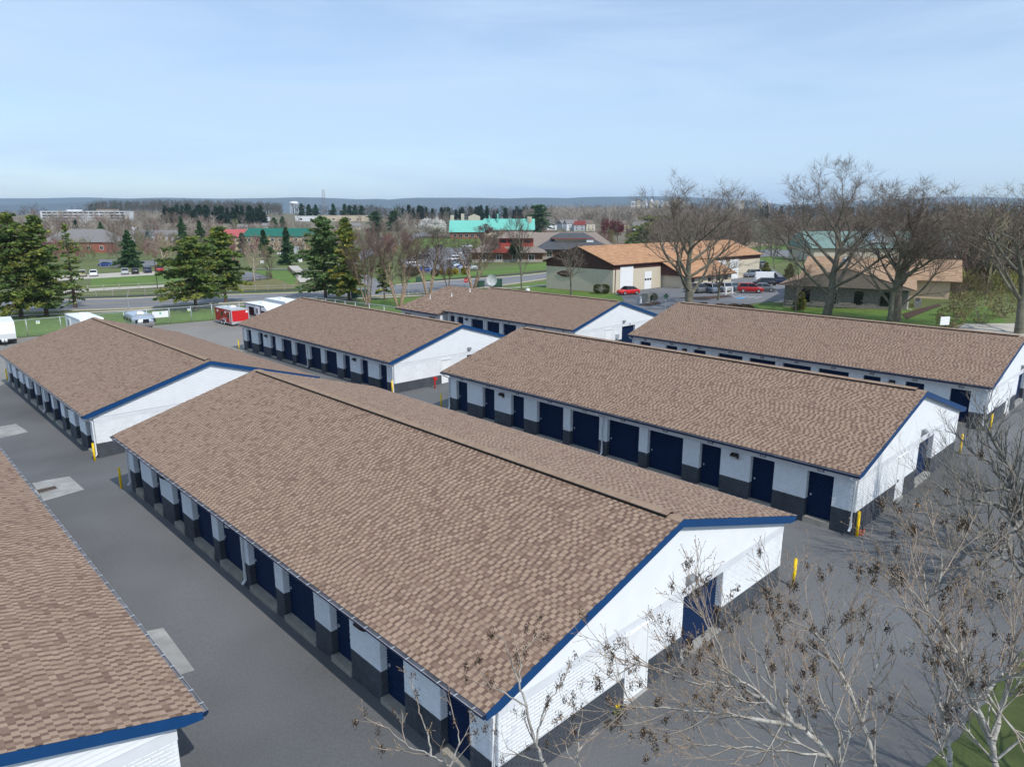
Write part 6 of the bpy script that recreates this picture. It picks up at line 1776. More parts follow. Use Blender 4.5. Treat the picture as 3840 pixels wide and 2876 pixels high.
for k, y in enumerate((-4.5, -2.8, -0.9)):
    q = Vector((9.6, y, 0)); q.rotate(Matrix.Rotation(SR, 3, 'Z')); q += Vector((spx, spy, 0))
    e = empty('air_conditioner', (q.x, q.y, gz(q.x, q.y)), SR, ['grey air conditioning unit nearest the camera beside the cream wall', 'grey air conditioning unit, middle of three beside the cream wall', 'grey air conditioning unit farthest along the cream wall'][k], 'air conditioner', 'units beside the cream wall')
    MB().box(-0.45, 0.45, -0.45, 0.45, 0.0, 0.95).build('casing', 'grey_metal', e); MB().cyl((0, 0), 0.36, 0.95, 1.0, 14).build('fan_grille', 'black_trim', e)

# left side
building('brick_building', 'red brick building with grey hip roof behind the pines on the left', 'building', G(270, 950) + Vector((0, 12, 0)), 0.05, 32, 18, 5.0, 6.0, 'brick_red', 'roof_grey', hip=8, wins=(('f', 5, 1.6, 1.4, 1.6),))
building('long_building', 'long white building with grey shingle roof behind the neat spruce', 'building', G(590, 905) + Vector((0, 6, 0)), 0.0, 42, 12, 3.6, 3.2, 'far_white', 'roof_grey', hip=2, wins=(('f', 9, 1.0, 1.6, 1.6),), chim=((-16, -3, 2.2, 3, 9, 'far_white'),))
d = 780.0; q = A(330, 815, d); q.z = 0
ob = building('office_block', 'far white office block with long window bands', 'building', q, 0.03, 92, 18, 9.5, 0, 'far_white', 'far_white', flat=True)
for z in (2.2, 5.2, 8.2):
    for k in range(16): MB().box(-44 + k * 5.6, -39.2 + k * 5.6, -9.06, -9.005, z - 0.7, z + 0.8).build('window', 'glass_dark', ob)
MB().box(12, 32, -4, 6, 9.99, 12).build('penthouse', 'roof_brown', ob); MB().box(-20, -8, -4, 6, 9.99, 11.5).build('penthouse', 'far_white', ob)
gq = G(1037, 938)
gb = building('tan_building', 'two-storey tan stucco building with dark green metal roof', 'building', gq + Vector((0, 8, 0)), 0.02, 34, 15, 6.8, 4.0, 'tan_stucco', 'roof_green', hip=1.5, wins=(('f', 8, 4.3, 1.3, 1.6), ('f', 6, 1.2, 1.3, 1.6)), seams=26)
building('red_roof_wing', 'wing with pale red metal roof joined left of the green roof', 'building', gq + Vector((-25, 10, 0)), 0.02, 15, 13, 6.5, 3.8, 'tan_stucco', 'roof_red', seams=12)
d = 760.0
for (x0p, x1p, ty, lab, wm) in ((1208, 1373, 810, 'long flat tan store beyond the spruces', 'far_tan'), (1118, 1200, 812, 'flat white store left of the lattice mast', 'far_white'), (905, 1000, 836, 'flat white warehouse above the red roof', 'far_white'), (830, 860, 834, 'small tan block above the pale red roof', 'far_tan')):
    a, b = A(x0p, ty, d), A(x1p, ty, d); q = (a + b) / 2
    z0 = gz(q.x, q.y)
    building('store', lab, 'store', Vector((q.x, q.y, z0)), 0.0, (b - a).length, 24, max(3.5, q.z - z0), 0, wm, wm, flat=True, wins=(('f', max(2, int((b - a).length / 9)), 1.0, 2.6, 1.6),))
    if x0p == 1208: MB().box(14, 18, -2, 2, q.z - z0 - 1, q.z - z0 + 5).build('chimney', 'brick_red', bpy.context.scene.objects[-1]) if False else None
q = G(640, 858)
for k, (px, py, w, lab) in enumerate(((1010, 862, 10, 'small grey-roofed shed above the pale red roof, left of two'), (920, 868, 11, 'small grey-roofed house above the pale red roof'), (1330, 862, 9, 'small grey house by the round pines'))):
    building('house', lab, 'house', G(px, py), 0.3, w, 8, 3.0, 2.6, 'beige', 'roof_grey', group='far small houses', wins=(('f', 3, 1.0, 1.0, 1.2),))

# teal-roofed centre
tq = G(1750, 896)
tb = building('teal_building', 'building with bright teal metal roof and cream chimneys', 'building', tq + Vector((0, 9, 0)), 0.0, 22, 16, 4.2, 7.8, 'brick_red', 'roof_teal', oh=1.2, seams=22, chim=((-10.5, 2, 2.4, 6, 15.5, 'beige'), (-3.5, 6, 2.2, 8, 16.5, 'beige')), wins=(('f', 5, 0.9, 2.4, 1.8),))
MB().prism([(0.5, 4, 9), (8.5, 4, 9), (8.5, 4, 14.6), (4.5, 4, 16.2), (0.5, 4, 14.6)], (0, 8, 0)).build('gable_block', 'beige', tb)
building('teal_wing', 'long wing with bright teal metal roof behind the dark red tree', 'building', tq + Vector((29, 22, 0)), 0.0, 34, 16, 5.0, 7.5, 'beige', 'roof_teal', oh=1.2, seams=30, chim=((14.5, -2, 3.0, 5, 14, 'beige'), (-8, -3, 1.0, 10, 16, 'roof_teal'), (-14, -3, 0.8, 10, 15, 'roof_teal')))
# red and grey roofed centre
rq = G(1880, 985)
rb_ = building('red_building', 'building with grey-brown hip roofs and red clerestory by the middle car park', 'building', rq + Vector((2, 9, 0)), 0.0, 24, 16, 3.4, 2.6, 'cedar', 'roof_brown', hip=6, oh=1.6, wins=(('f', 4, 0.9, 1.8, 1.6),), base='stone_wall')
MB().box(-3, 9, -3, 4, 4.2, 8.0).build('clerestory', 'red_panel', rb_)
for k in range(4): MB().box(-2.4 + k * 2.8, -0.4 + k * 2.8, -3.06, -3.005, 6.4, 7.5).build('window', 'glass_dark', rb_)
MB().add([(-4.2, -4.2, 8.0), (10.2, -4.2, 8.0), (10.2, 5.2, 8.0), (-4.2, 5.2, 8.0), (1, 0.5, 10.2), (5, 0.5, 10.2)], [(0, 1, 5, 4), (1, 2, 5), (2, 3, 4, 5), (3, 0, 4), (3, 2, 1, 0)]).build('upper_roof', 'roof_brown', rb_)
MB().prism([(-6, -9.6, 3.3), (2, -9.6, 3.3), (-2, -9.6, 5.6)], (0, 7, 0)).build('porch_gable', 'red_panel', rb_)
building('brick_hall', 'brick hall with wide brown-grey roof between the red and the dark roofed buildings', 'building', rq + Vector((24, 34, 0)), 0.05, 34, 20, 4.2, 5.2, 'brick_red', 'roof_brown', hip=6, oh=1.0, wins=(('f', 6, 1.0, 1.4, 1.8),))
hq = G(2130, 972)
hb = building('hip_roof_building', 'cedar building with dark grey hip roof and red-trimmed cupola', 'building', hq + Vector((2, 9, 0)), 0.04, 27, 18, 3.6, 4.0, 'cedar', 'roof_dark', hip=8, oh=1.5, wins=(('f', 4, 0.9, 2.0, 2.0),), base='stone_wall')
MB().box(-7, 7, -3.5, 3.5, 5.6, 7.4).build('clerestory', 'cedar', hb); MB().box(-6.8, 6.8, -3.56, -3.51, 6.4, 7.2).build('window', 'beige', hb); MB().box(5.0, 7.6, -4.2, -3.6, 5.0, 7.3).build('duct_housing', 'far_white', hb)
MB().add([(-8, -4.6, 7.4), (8, -4.6, 7.4), (8, 4.6, 7.4), (-8, 4.6, 7.4), (-4.5, 0, 9.3), (4.5, 0, 9.3)], [(0, 1, 5, 4), (1, 2, 5), (2, 3, 4, 5), (3, 0, 4), (3, 2, 1, 0)]).build('upper_roof', 'roof_dark', hb)
MB().box(-8.05, 8.05, -4.66, -4.58, 7.2, 7.42).build('red_fascia', 'red_panel', hb)
# white houses
for k, (px, py, w, h, rot, wall, roof, rdg, lab) in enumerate(((2067, 862, 8, 4.2, 0.1, 'far_white', 'roof_grey', 'y', 'white gabled house, leftmost of the far houses'), (2140, 864, 10, 5.2, 0.25, 'far_white', 'roof_grey', 'x', 'white house with grey roof among the far houses'), (2175, 866, 9, 4.6, -0.2, 'trailer_grey', 'roof_maroon', 'x', 'grey house with dark red roof among the far houses'), (2205, 866, 8, 5.4, 0.4, 'beige', 'roof_brown', 'y', 'cream gabled house with tall front right of the dark red roof'),
                                                           (2110, 858, 8, 4.0, 0.6, 'trailer_grey', 'roof_grey', 'x', 'small grey house squeezed between the white houses'), (2332, 866, 8, 5.0, 0.5, 'beige', 'roof_brown', 'y', 'cream house behind the dark red trees'), (2400, 868, 10, 4.2, -0.3, 'far_white', 'roof_grey', 'x', 'white house with pale grey roof left of the wide pine'), (2425, 860, 8, 4.4, 0.2, 'far_white', 'roof_grey', 'y', 'white gabled house peeping over the wide pine'), (2000, 858, 8, 4.0, 0.2, 'beige', 'roof_brown', 'x', 'beige house behind the flat grey roofs'))):
    building('house', lab, 'house', G(px, py), rot, w, 9, h, 3.2, wall, roof, ridge=rdg, group='far houses', wins=(('f', 2, 0.9, 1.0, 1.3), ('f', 2, 3.0, 1.0, 1.1)), oh=0.3)
# teal roofs on the right
bq = G(3560, 985)
building('green_roof_hall', 'large dull green metal roof building behind the bare trees on the right', 'building', bq + Vector((6, 22, 0)), -0.05, 84, 24, 4.0, 5.0, 'beige', 'roof_teal_dull', oh=1.0, seams=40)
building('grey_roof_hall', 'grey shingled cross gable in front of the dull green roof', 'building', bq + Vector((10, 6, 0)), -0.05, 26, 20, 3.4, 3.8, 'beige', 'roof_grey', ridge='y', oh=0.8)
MB().prism([(-24, -9, 5.5), (-18, -9, 5.5), (-21, -9, 10.0)], (0, 5, 0)).build('dormer', 'far_white', empty('roof_dormer', bq + Vector((6, 22, 0)), 0.0, 'pale pointed dormer on the dull green roof', 'dormer'))

# ------------------------------------------------------------------ far landmarks
d = 1500.0; q = A(1104, 790, d); z0 = gz(q.x, q.y); zt = A(1104, 757, d).z; zb = A(1104, 769, d).z
e = empty('water_tower', (q.x, q.y, z0), 0, 'white water tower on legs before the blue ridge', 'water tower')
R = 16 * d / FPX * 1.05
mb = MB(); st = []
for k in range(9):
    a = math.pi * k / 8; st.append(((zt + zb) / 2 - z0 - (zt - zb) * 0.62 * math.cos(a), max(0.3, R * math.sin(a) ** 0.6)))
mb.tube([(0, 0, z) for z, r in st], [r for z, r in st], 20); mb.build('tank', 'far_white', e, True)
for k in range(10):
    a = 6.283 * k / 10; MB().cyl((R * 0.88 * math.cos(a), R * 0.88 * math.sin(a)), 0.5, -1, zb - z0 + 1.0, 6).build('leg', 'far_white', e)
MB().cyl((0, 0), 1.2, -1, zb - z0, 8).build('riser', 'far_white', e)
d = 1100.0; q = A(1217, 800, d); z0 = gz(q.x, q.y); H = A(1217, 711, d).z - z0
e = empty('lattice_mast', (q.x, q.y, z0), 0.3, 'tall lattice radio mast above the dark spruce row', 'mast')
mb = MB(); wb, wt = 3.2, 1.3
cor = [(1, 1), (-1, 1), (-1, -1), (1, -1)]
for sx, sy in cor: mb.tube([(sx * wb, sy * wb, -1), (sx * wt, sy * wt, H)], 0.22, 4)
br = MB(); n = 12
for k in range(n):
    f0, f1 = k / n, (k + 1) / n
    for i in range(4):
        (ax, ay), (bx_, by_) = cor[i], cor[(i + 1) % 4]
        w0, w1 = wb + (wt - wb) * f0, wb + (wt - wb) * f1
        br.tube([(ax * w0, ay * w0, H * f0), (bx_ * w1, by_ * w1, H * f1)], 0.12, 3); br.tube([(bx_ * w0, by_ * w0, H * f0), (ax * w1, ay * w1, H * f1)], 0.12, 3)
mb.build('leg', 'grey_metal', e); br.build('bracing', 'grey_metal', e)
ant = MB()
for f in (0.72, 0.86, 0.97):
    for k in range(6): a = k * 1.047; r_ = wt + 1.4; ant.box(r_ * math.cos(a) - 0.3, r_ * math.cos(a) + 0.3, r_ * math.sin(a) - 0.3, r_ * math.sin(a) + 0.3, H * f - 1.2, H * f + 1.2)
ant.build('antenna', 'far_white', e)
d = 1500.0; q = A(3625, 800, d); z0 = gz(q.x, q.y); H = A(3625, 765, d).z - z0
e = empty('church', (q.x, q.y, z0), 0, 'far white church steeple above the woods on the right', 'church')
MB().box(-4, 4, 0, 18, -1, H * 0.35).build('nave', 'far_white', e); MB().box(-2.2, 2.2, -4.4, -0.01, -1, H * 0.6).build('tower', 'far_white', e); MB().cyl((0, -2.2), 2.6, H * 0.6, H, 8, 0.1).build('spire', 'far_white', e)
rt = np.random.default_rng(12)
for k in range(16):
    px = [2375, 2392, 2410, 2422, 2440, 2462, 2480, 2500, 2530, 2548, 2560, 2748, 2765, 2782, 2850, 2880][k]
    d = rt.uniform(2300, 2700); top = A(px, [758, 755, 757, 752, 757, 754, 756, 757, 754, 752, 757, 750, 752, 757, 758, 758][k], d); z0 = gz(top.x, top.y)
    h = top.z - z0; w = rt.uniform(8, 20)
    e = empty('town_building', (top.x, top.y, z0), rt.uniform(0, 1), '%s pale block from the left in the far town skyline' % ['first', 'second', 'third', 'fourth', 'fifth', 'sixth', 'seventh', 'eighth', 'ninth', 'tenth', 'eleventh', 'twelfth', 'thirteenth', 'fourteenth', 'fifteenth', 'last'][k], 'building', 'far town blocks')
    m = ['far_white', 'far_tan', 'beige'][k % 3]
    MB().box(-w / 2, w / 2, -6, 6, -1, h).build('wall', m, e); MB().box(-w / 2 + 2, w / 2 - 2, -3, 3, h, h + 2).build('penthouse', m, e)
    for j in range(3): MB().box(-w / 2 + 0.6, w / 2 - 0.6, -6.1, -6.01, h - 3 - 4 * j, h - 1.5 - 4 * j).build('window_band', 'glass_dark', e)
d = 2500.0
for px, ty, lab in ((2443, 745, 'far white dome on the skyline, left of the big bare tree crown'), (2541, 748, 'far white dome seen through the big bare tree crown')):
    q = A(px, 770, d); z0 = gz(q.x, q.y); H = A(px, ty, d).z - z0
    e = empty('domed_building', (q.x, q.y, z0), 0, lab, 'building', 'far domes')
    MB().box(-12, 12, -8, 8, -1, H * 0.7).build('wall', 'far_white', e)
    MB().tube([(0, 0, H * 0.7), (0, 0, H * 0.8), (0, 0, H * 0.92), (0, 0, H)], [7, 6.6, 4.5, 0.3], 14).build('dome', 'far_white', e, True)
# woods that read as one mass
def wood(name, label, pts, hs, cols, seed, nseg=70, leafy=0.0, wd=(0.05, 0.12)):
    """many leafless trees as ribbons in one mesh; pts xy"""
    rng = np.random.default_rng(seed)
    temps = []
    for k in range(6):
        segs = [(0, 0, 0, 0.0, 0, 0.75, 0.022, 0.010)]
        for j in range(nseg):
            t = rng.uniform(0.15, 0.85); az = rng.uniform(0, 6.28); L = rng.uniform(0.16, 0.34) * (1.1 - 0.4 * t)
            s = rng.uniform(0, 0.16)
            p0 = np.array([s * math.cos(az), s * math.sin(az), t]); el = rng.uniform(0.5, 1.25)
            az2 = az + rng.normal(0, 0.5)
            p1 = p0 + L * np.array([math.cos(az2) * math.cos(el), math.sin(az2) * math.cos(el), math.sin(el)])
            segs.append((*p0, *p1, 0.008, 0.003))
            for _ in range(2):
                f = rng.uniform(0.3, 1); az3 = az2 + rng.normal(0, 0.9); l2 = L * rng.uniform(0.4, 0.7)
                b = p0 + (p1 - p0) * f
                segs.append((*b, *(b + l2 * np.array([math.cos(az3) * 0.6, math.sin(az3) * 0.6, 0.8])), 0.005, 0.002))
        temps.append(np.array(segs))
    Vs, Fs, Ts, off = [], [], [], 0
    for (x, y), h in zip(pts, hs):
        S = temps[int(rng.integers(0, 6))]
        a = rng.uniform(0, 6.28); c, s = math.cos(a), math.sin(a)
        wid = h * rng.uniform(0.75, 1.15)
        def tr(P): return np.stack([x + (P[:, 0] * c - P[:, 1] * s) * wid, y + (P[:, 0] * s + P[:, 1] * c) * wid, gz(x, y) + P[:, 2] * h], 1)
        p0, p1 = tr(S[:, :3]), tr(S[:, 3:6])
        r0 = np.clip(S[:, 6] * h, wd[0], None)[:, None]; r1 = np.clip(S[:, 7] * h, wd[0] * 0.6, None)[:, None]
        d = p1 - p0; view = np.array([x, y, 0]); sd_ = np.cross(d, rng.normal(size=d.shape) * 0.7 + view / np.linalg.norm(view)); sd_ /= np.linalg.norm(sd_, axis=1)[:, None] + 1e-9
        V = np.stack([p0 - sd_ * r0, p0 + sd_ * r0, p1 + sd_ * r1, p1 - sd_ * r1], 1).reshape(-1, 3)
        n = len(S)
        Vs.append(V); Fs.append(np.arange(n * 4).reshape(n, 4) + off); off += n * 4
        col = np.array(cols[int(rng.integers(0, len(cols)))]) * rng.uniform(0.8, 1.25)
        Ts.append(np.repeat(col[None], n, 0))
    o = link(name, mesh_np(name, np.concatenate(Vs), np.concatenate(Fs), 'twig', tint=np.concatenate(Ts)))
    setp(o, label, 'woodland', None, 'stuff')


BLD = [(o.location.x, o.location.y) for o in COL.objects if o.parent is None and o.get('category') in ('building', 'warehouse', 'house', 'store')]
CARP = [(o.location.x, o.location.y) for o in COL.objects if o.parent is None and o.get('category') in ('car', 'pickup truck', 'van', 'mail truck')]
def inpoly(x, y, P):
    c = False; j = len(P) - 1
    for i in range(len(P)):
        if (P[i][1] > y) != (P[j][1] > y) and x < (P[j][0] - P[i][0]) * (y - P[i][1]) / (P[j][1] - P[i][1]) + P[i][0]: c = not c
        j = i
    return c
BOX = [(min(p[0] for p in P), max(p[0] for p in P), min(p[1] for p in P), max(p[1] for p in P), P) for P in NOGO]
def free(x, y, front=45, side=16):
    for bx, by in BLD:
        if abs(x - bx * y / by) < side and by - front < y < by + 14: return False
    for bx, by in CARP:
        if abs(x - bx) < 5 and by - 14 < y < by + 5: return False
    for a, b, c, d, P in BOX:
        if a - 3 < x < b + 3 and c - 3 < y < d + 3 and inpoly(x, y, P): return False
    return True

def scatter(seed, n, poly, **kw):
    """random ground points over patches given as (px0, px1, dist0, dist1, count), clear of roads, lots and buildings"""
    rng = np.random.default_rng(seed)
    out = []
    for x0, x1, d0, d1, k in poly:
        m = 0
        for _ in range(k * 4):
            d = d0 * (d1 / d0) ** rng.random(); px = rng.uniform(x0, x1)
            q = ((px - 1920) / FPX * d, d * 1.0)
            if free(*q, **kw): out.append(q); m += 1
            if m >= k: break
    return out
rw = np.random.default_rng(77)
BR = [(0.19, 0.145, 0.115), (0.16, 0.125, 0.10), (0.21, 0.165, 0.13), (0.18, 0.12, 0.105)]
GY = [(0.30, 0.26, 0.22), (0.34, 0.30, 0.255), (0.25, 0.215, 0.185)]
pts = scatter(1, 0, [(2480, 4300, 330, 650, 420), (2700, 4300, 250, 420, 110), (2450, 2950, 250, 420, 70), (3420, 4300, 120, 230, 110)])
wood('woodland', 'brown leafless woodland filling the right side behind the car park', pts, rw.uniform(10, 16, len(pts)), BR + [(0.17, 0.155, 0.10)], 101, 60, wd=(0.045, 0.12))
pts = scatter(2, 0, [(2050, 2750, 620, 760, 240), (1950, 2450, 700, 800, 60)])
wood('woodland', 'pale grey leafless tree belt behind the white houses', pts, rw.uniform(13, 17, len(pts)), GY, 102, 46, wd=(0.06, 0.1))
pts = scatter(3, 0, [(-200, 760, 520, 820, 220), (200, 900, 420, 640, 90), (-300, 360, 300, 560, 70), (700, 1300, 400, 620, 80), (1300, 1700, 480, 700, 60)])
wood('woodland', 'grey-brown leafless woodland on the left beyond the long roof', pts, rw.uniform(8, 13, len(pts)), BR + GY, 103, 46, wd=(0.05, 0.1))
pts = scatter(7, 0, [(-100, 700, 260, 470, 150), (700, 1300, 260, 480, 110), (1250, 1620, 260, 480, 80), (1780, 2300, 300, 480, 90)], front=28, side=13)
wood('woodland', 'low scattered leafless trees and brush between the far buildings', pts, rw.uniform(4.5, 10, len(pts)), BR + [(0.22, 0.19, 0.09), (0.16, 0.16, 0.08), (0.22, 0.09, 0.09)], 107, 60, wd=(0.03, 0.08))
pts = scatter(8, 0, [(3440, 4300, 105, 240, 200)], front=8)
wood('undergrowth', 'yellow-green and brown brush under the trees on the right', pts, rw.uniform(2.5, 5, len(pts)), [(0.20, 0.19, 0.06), (0.16, 0.14, 0.07), (0.15, 0.11, 0.08)], 108, 90, wd=(0.02, 0.05))
pts = scatter(4, 0, [(380, 1080, 1050, 1400, 420)])
wood('woodland', 'dark leafless wood on the hill left of the water tower', pts, rw.uniform(15, 20, len(pts)), [(0.10, 0.083, 0.075), (0.09, 0.078, 0.07), (0.05, 0.065, 0.04)], 104, 22, wd=(0.10, 0.2))
pts = scatter(5, 0, [(-300, 4200, 1000, 2600, 700), (2500, 4200, 700, 1300, 420), (1300, 2500, 850, 1400, 260)])
wood('woodland', 'far leafless tree line below the blue ridge', pts, rw.uniform(14, 20, len(pts)), [(0.105, 0.09, 0.083), (0.09, 0.085, 0.075), (0.04, 0.058, 0.04), (0.12, 0.10, 0.085)], 105, 22, wd=(0.14, 0.25))
pts = scatter(6, 0, [(640, 1020, 700, 780, 70), (1500, 2000, 820, 1000, 40), (-300, 100, 600, 800, 12), (1900, 2480, 1000, 1300, 40), (2780, 3900, 900, 1300, 26)])
rng6 = np.random.default_rng(6)
tmE, cmE = conifer_mesh(99, 14, 4.2, DARK + SPRUCE, nb=50, per=10, size=2.4, bare=0.02, prof=0.6)
co = np.zeros(len(cmE.vertices) * 3); cmE.vertices.foreach_get('co', co); co = co.reshape(-1, 3)
Vs, Ts = [], []
for x, y in pts:
    a = rng6.uniform(0, 6.28); s = rng6.uniform(0.75, 1.25); c_, s_ = math.cos(a) * s, math.sin(a) * s
    Vs.append(np.stack([x + co[:, 0] * c_ - co[:, 1] * s_, y + co[:, 0] * s_ + co[:, 1] * c_, gz(x, y) + co[:, 2] * s], 1))
    Ts.append(np.tile(np.array(DARK[0]) * 1.5 * rng6.uniform(0.7, 1.4), (len(co) // 4, 1)))
V = np.concatenate(Vs)
o = link('evergreen_wood', mesh_np('evergreen_wood', V, np.arange(len(V)).reshape(-1, 4), 'leaf', tint=np.concatenate(Ts)))
setp(o, 'dark evergreens scattered through the far woods', 'woodland', None, 'stuff')
drape('wood_floor', [(2480, 905), (2760, 900), (2990, 890), (3300, 945), (3840, 985), (4300, 1000), (4300, 830), (2480, 830)], 'wood_floor', 0.25, 25)

# ------------------------------------------------------------------ bare ash trees in front of the viewer
def bud_mesh(tips, rng, size):
    C = np.array([t[0] for t in tips]); D = np.array([t[1] for t in tips])
    return C, D

def fore_tree(label, stems, seed, reach, seedn, base, twigmat='ash_twig', side=(8, 10), group='bare trees in front of the yard', bark='ash_bark', sub=(4, 6), tw=(2, 4)):
    """stems: list of (depth, r0, [(px,py[,depth])...]) main stems read off the photograph; twigs grow from them"""
    rng = np.random.default_rng(seed)
    thick, thin, tips = [], [], []
    P = [dict(seg=0.16, wig=0.05, up=0.12, tap=0.65, n=sub, t0=0.15, ang=0.55, rat=0.55, rr=0.65), dict(seg=0.12, wig=0.06, up=0.14, tap=0.55, n=tw, t0=0.2, ang=0.55, rat=0.6, rr=0.7), dict(seg=0.10, wig=0.07, up=0.08, tap=0.5)]
    PREV = []
    for depth, r0, pts in stems:
        W = [A(p[0], p[1], p[2] if len(p) > 2 else depth) for p in pts]
        r0 = r0 * 1.2
        if PREV and pts[0][1] < 2870:                 # start on an earlier stem
            W[0] = min(PREV, key=lambda q: (q - W[0]).length)
        # smooth path
        Q = []
        for i in range(len(W) - 1):
            p0, p1, p2, p3 = W[max(i - 1, 0)], W[i], W[i + 1], W[min(i + 2, len(W) - 1)]
            for k in range(5):
                t = k / 5
                Q.append(0.5 * ((2 * p1) + (p2 - p0) * t + (2 * p0 - 5 * p1 + 4 * p2 - p3) * t * t + (3 * p1 - p0 - 3 * p2 + p3) * t ** 3) + Vector(rng.normal(0, 0.008, 3)))
        Q.append(W[-1]); PREV += Q
        n = len(Q) - 1; tot = sum((Q[i + 1] - Q[i]).length for i in range(n))
        for i in range(n):
            a, b = r0 * (1 - 0.85 * i / n), r0 * (1 - 0.85 * (i + 1) / n)
            (thick if a > 0.008 else thin).append((*Q[i], *Q[i + 1], a, b))
        k = int(rng.integers(side[0], side[1] + 1) * max(0.6, tot / 1.6)); az = rng.uniform(0, 6.28)
        for j in range(k):
            f = 0.12 + 0.88 * (j + rng.random()) / k; i = min(int(f * n), n - 1)
            D0 = np.array((Q[i + 1] - Q[i]).normalized()); az += 2.4
            ref = np.array([0, 0, 1.0]) if abs(D0[2]) < 0.95 else np.array([1.0, 0, 0])
            s = nrmz(np.cross(D0, ref)); w = np.cross(s, D0); an = rng.uniform(0.45, 0.85)
            nd = D0 * math.cos(an) + (s * math.cos(az) + w * math.sin(az)) * math.sin(an)
            r = r0 * (1 - 0.85 * f) * 0.6
            out = []
            grow(rng, np.array(Q[i]), nd, reach * rng.uniform(0.5, 1.2) * (1.15 - 0.6 * f), max(r, 0.008), 0, P, out, tips)
            for sg in out: (thick if sg[6] > 0.008 else thin).append(sg)
        tips.append((np.array(Q[-1]), nrmz(np.array(Q[-1] - Q[-2]))))
    # stems run down to the ground at the base
    bz = gz(base[0], base[1])
    for depth, r0, pts in stems:
        if len(pts[0]) > 2 and pts[0][2] < 0: continue
        W0 = A(*pts[0][:2], pts[0][2] if len(pts[0]) > 2 else depth)
        if pts[0][1] >= 2860:
            m = W0.lerp(Vector((base[0], base[1], bz)), 0.45) + Vector((0.05, 0.02, 0.3))
            thick.append((*W0, *m, r0, r0 * 1.15)); thick.append((*m, base[0], base[1], bz - 0.2, r0 * 1.15, r0 * 1.5))
    org = Vector((base[0], base[1], bz))
    def rel(S): S = np.array(S, float); S[:, :3] -= np.array(org); S[:, 3:6] -= np.array(org); return S
    e = empty('bare_tree', org, 0, label, 'tree', group)
    link('trunk', seg_mesh('trunk', rel(thick), bark, 0.02), e)
    setp(link('twigs', seg_mesh('twigs', rel(thin), twigmat), e), kind='stuff')
    # buds at the tips, hanging bunches of dry seeds
    tips_ = [t for t in tips]
    C = np.array([t[0] for t in tips_]) - np.array(org); D = np.array([t[1] for t in tips_])
    I = rng.integers(0, len(C), len(C) * 2)
    V, F = leaf_tris(np.concatenate([C, C[I] - D[I] * rng.uniform(0.02, 0.12, (len(I), 1))]), np.concatenate([D, D[I] + rng.normal(0, 0.6, (len(I), 3))]), np.full(len(C) + len(I), 0.022), np.full(len(C) + len(I), 0.012), rng)
    setp(link('buds', mesh_np('buds', V, F, 'bud'), e), kind='stuff')
    if seedn:
        ks = rng.choice(len(C), min(seedn, len(C)), replace=False)
        cs, ds = [], []
        for i in ks:
            m = int(rng.integers(26, 72)); c0 = C[i] - D[i] * rng.uniform(0.0, 0.10) - np.array([0, 0, 0.025])
            cs.append(c0 + rng.normal(0, 1, (m, 3)) * np.array([0.017, 0.017, 0.032])); ds.append(np.array([0, 0, -1.0]) + rng.normal(0, 0.5, (m, 3)))
        cs, ds = np.concatenate(cs), np.concatenate(ds)
        V, F = leaf_tris(cs, ds, rng.uniform(0.02, 0.038, len(cs)), rng.uniform(0.007, 0.013, len(cs)), rng)
        setp(link('seeds', mesh_np('seeds', V, F, 'seed'), e), kind='stuff')
    return e

fore_tree('bare ash with pale stems and dark seed bunches at the lower right', [
    (7.6, 0.026, [(3580, 2990), (3566, 2876), (3551, 2741), (3531, 2671), (3495, 2454), (3480, 2292), (3460, 2166), (3435, 2070)]),
    (7.6, 0.022, [(3551, 2741), (3560, 2640), (3590, 2520), (3620, 2420)]),
    (7.9, 0.018, [(3495, 2454), (3430, 2330), (3380, 2240), (3340, 2170)]),
    (7.4, 0.016, [(3480, 2292), (3520, 2180), (3530, 2080), (3512, 2030)])], 201, 1.0, 60, (4.9, 5.6))
fore_tree('bare ash with forked trunk nearest the bottom right corner', [
    (7.2, 0.030, [(3740, 2990), (3730, 2876), (3722, 2787), (3652, 2615), (3601, 2469), (3536, 2368), (3475, 2282), (3384, 2171)]),
    (7.2, 0.026, [(3722, 2787), (3745, 2690), (3770, 2600), (3790, 2480), (3800, 2380), (3830, 2250), (3845, 2150)]),
    (7.0, 0.028, [(3652, 2615), (3700, 2585), (3750, 2540), (3782, 2498)]),
    (6.9, 0.016, [(3790, 2480), (3830, 2440), (3870, 2380)])], 202, 0.9, 50, (5.2, 5.2))
fore_tree('spreading bare ash with seed bunches across the bottom, right of the blue door', [
    (7.4, 0.030, [(3180, 2990), (3132, 2876), (3051, 2766), (2930, 2681), (2850, 2600), (2760, 2540), (2660, 2480), (2560, 2430)]),
    (7.8, 0.024, [(3290, 2960), (3263, 2796), (3183, 2585), (3102, 2444), (3077, 2393), (2961, 2322), (2925, 2282)]),
    (7.2, 0.022, [(3051, 2766), (2880, 2700), (2740, 2680), (2571, 2660), (2440, 2650), (2313, 2640)]),
    (7.7, 0.020, [(2930, 2681), (2900, 2560), (2840, 2440), (2760, 2330)]),
    (7.5, 0.018, [(2850, 2600), (2720, 2560), (2600, 2560), (2450, 2500), (2300, 2490)]),
    (7.9, 0.018, [(3183, 2585), (3150, 2480), (3090, 2380)]),
    (7.3, 0.018, [(3100, 2860), (2980, 2820), (2800, 2800), (2650, 2790), (2480, 2760)]),
    (7.6, 0.016, [(2760, 2540), (2700, 2430), (2640, 2320), (2590, 2220)]),
    (7.4, 0.018, [(3150, 2880), (3140, 2740), (3080, 2620), (3060, 2520)])], 203, 0.95, 170, (4.1, 5.3), side=(9, 11))
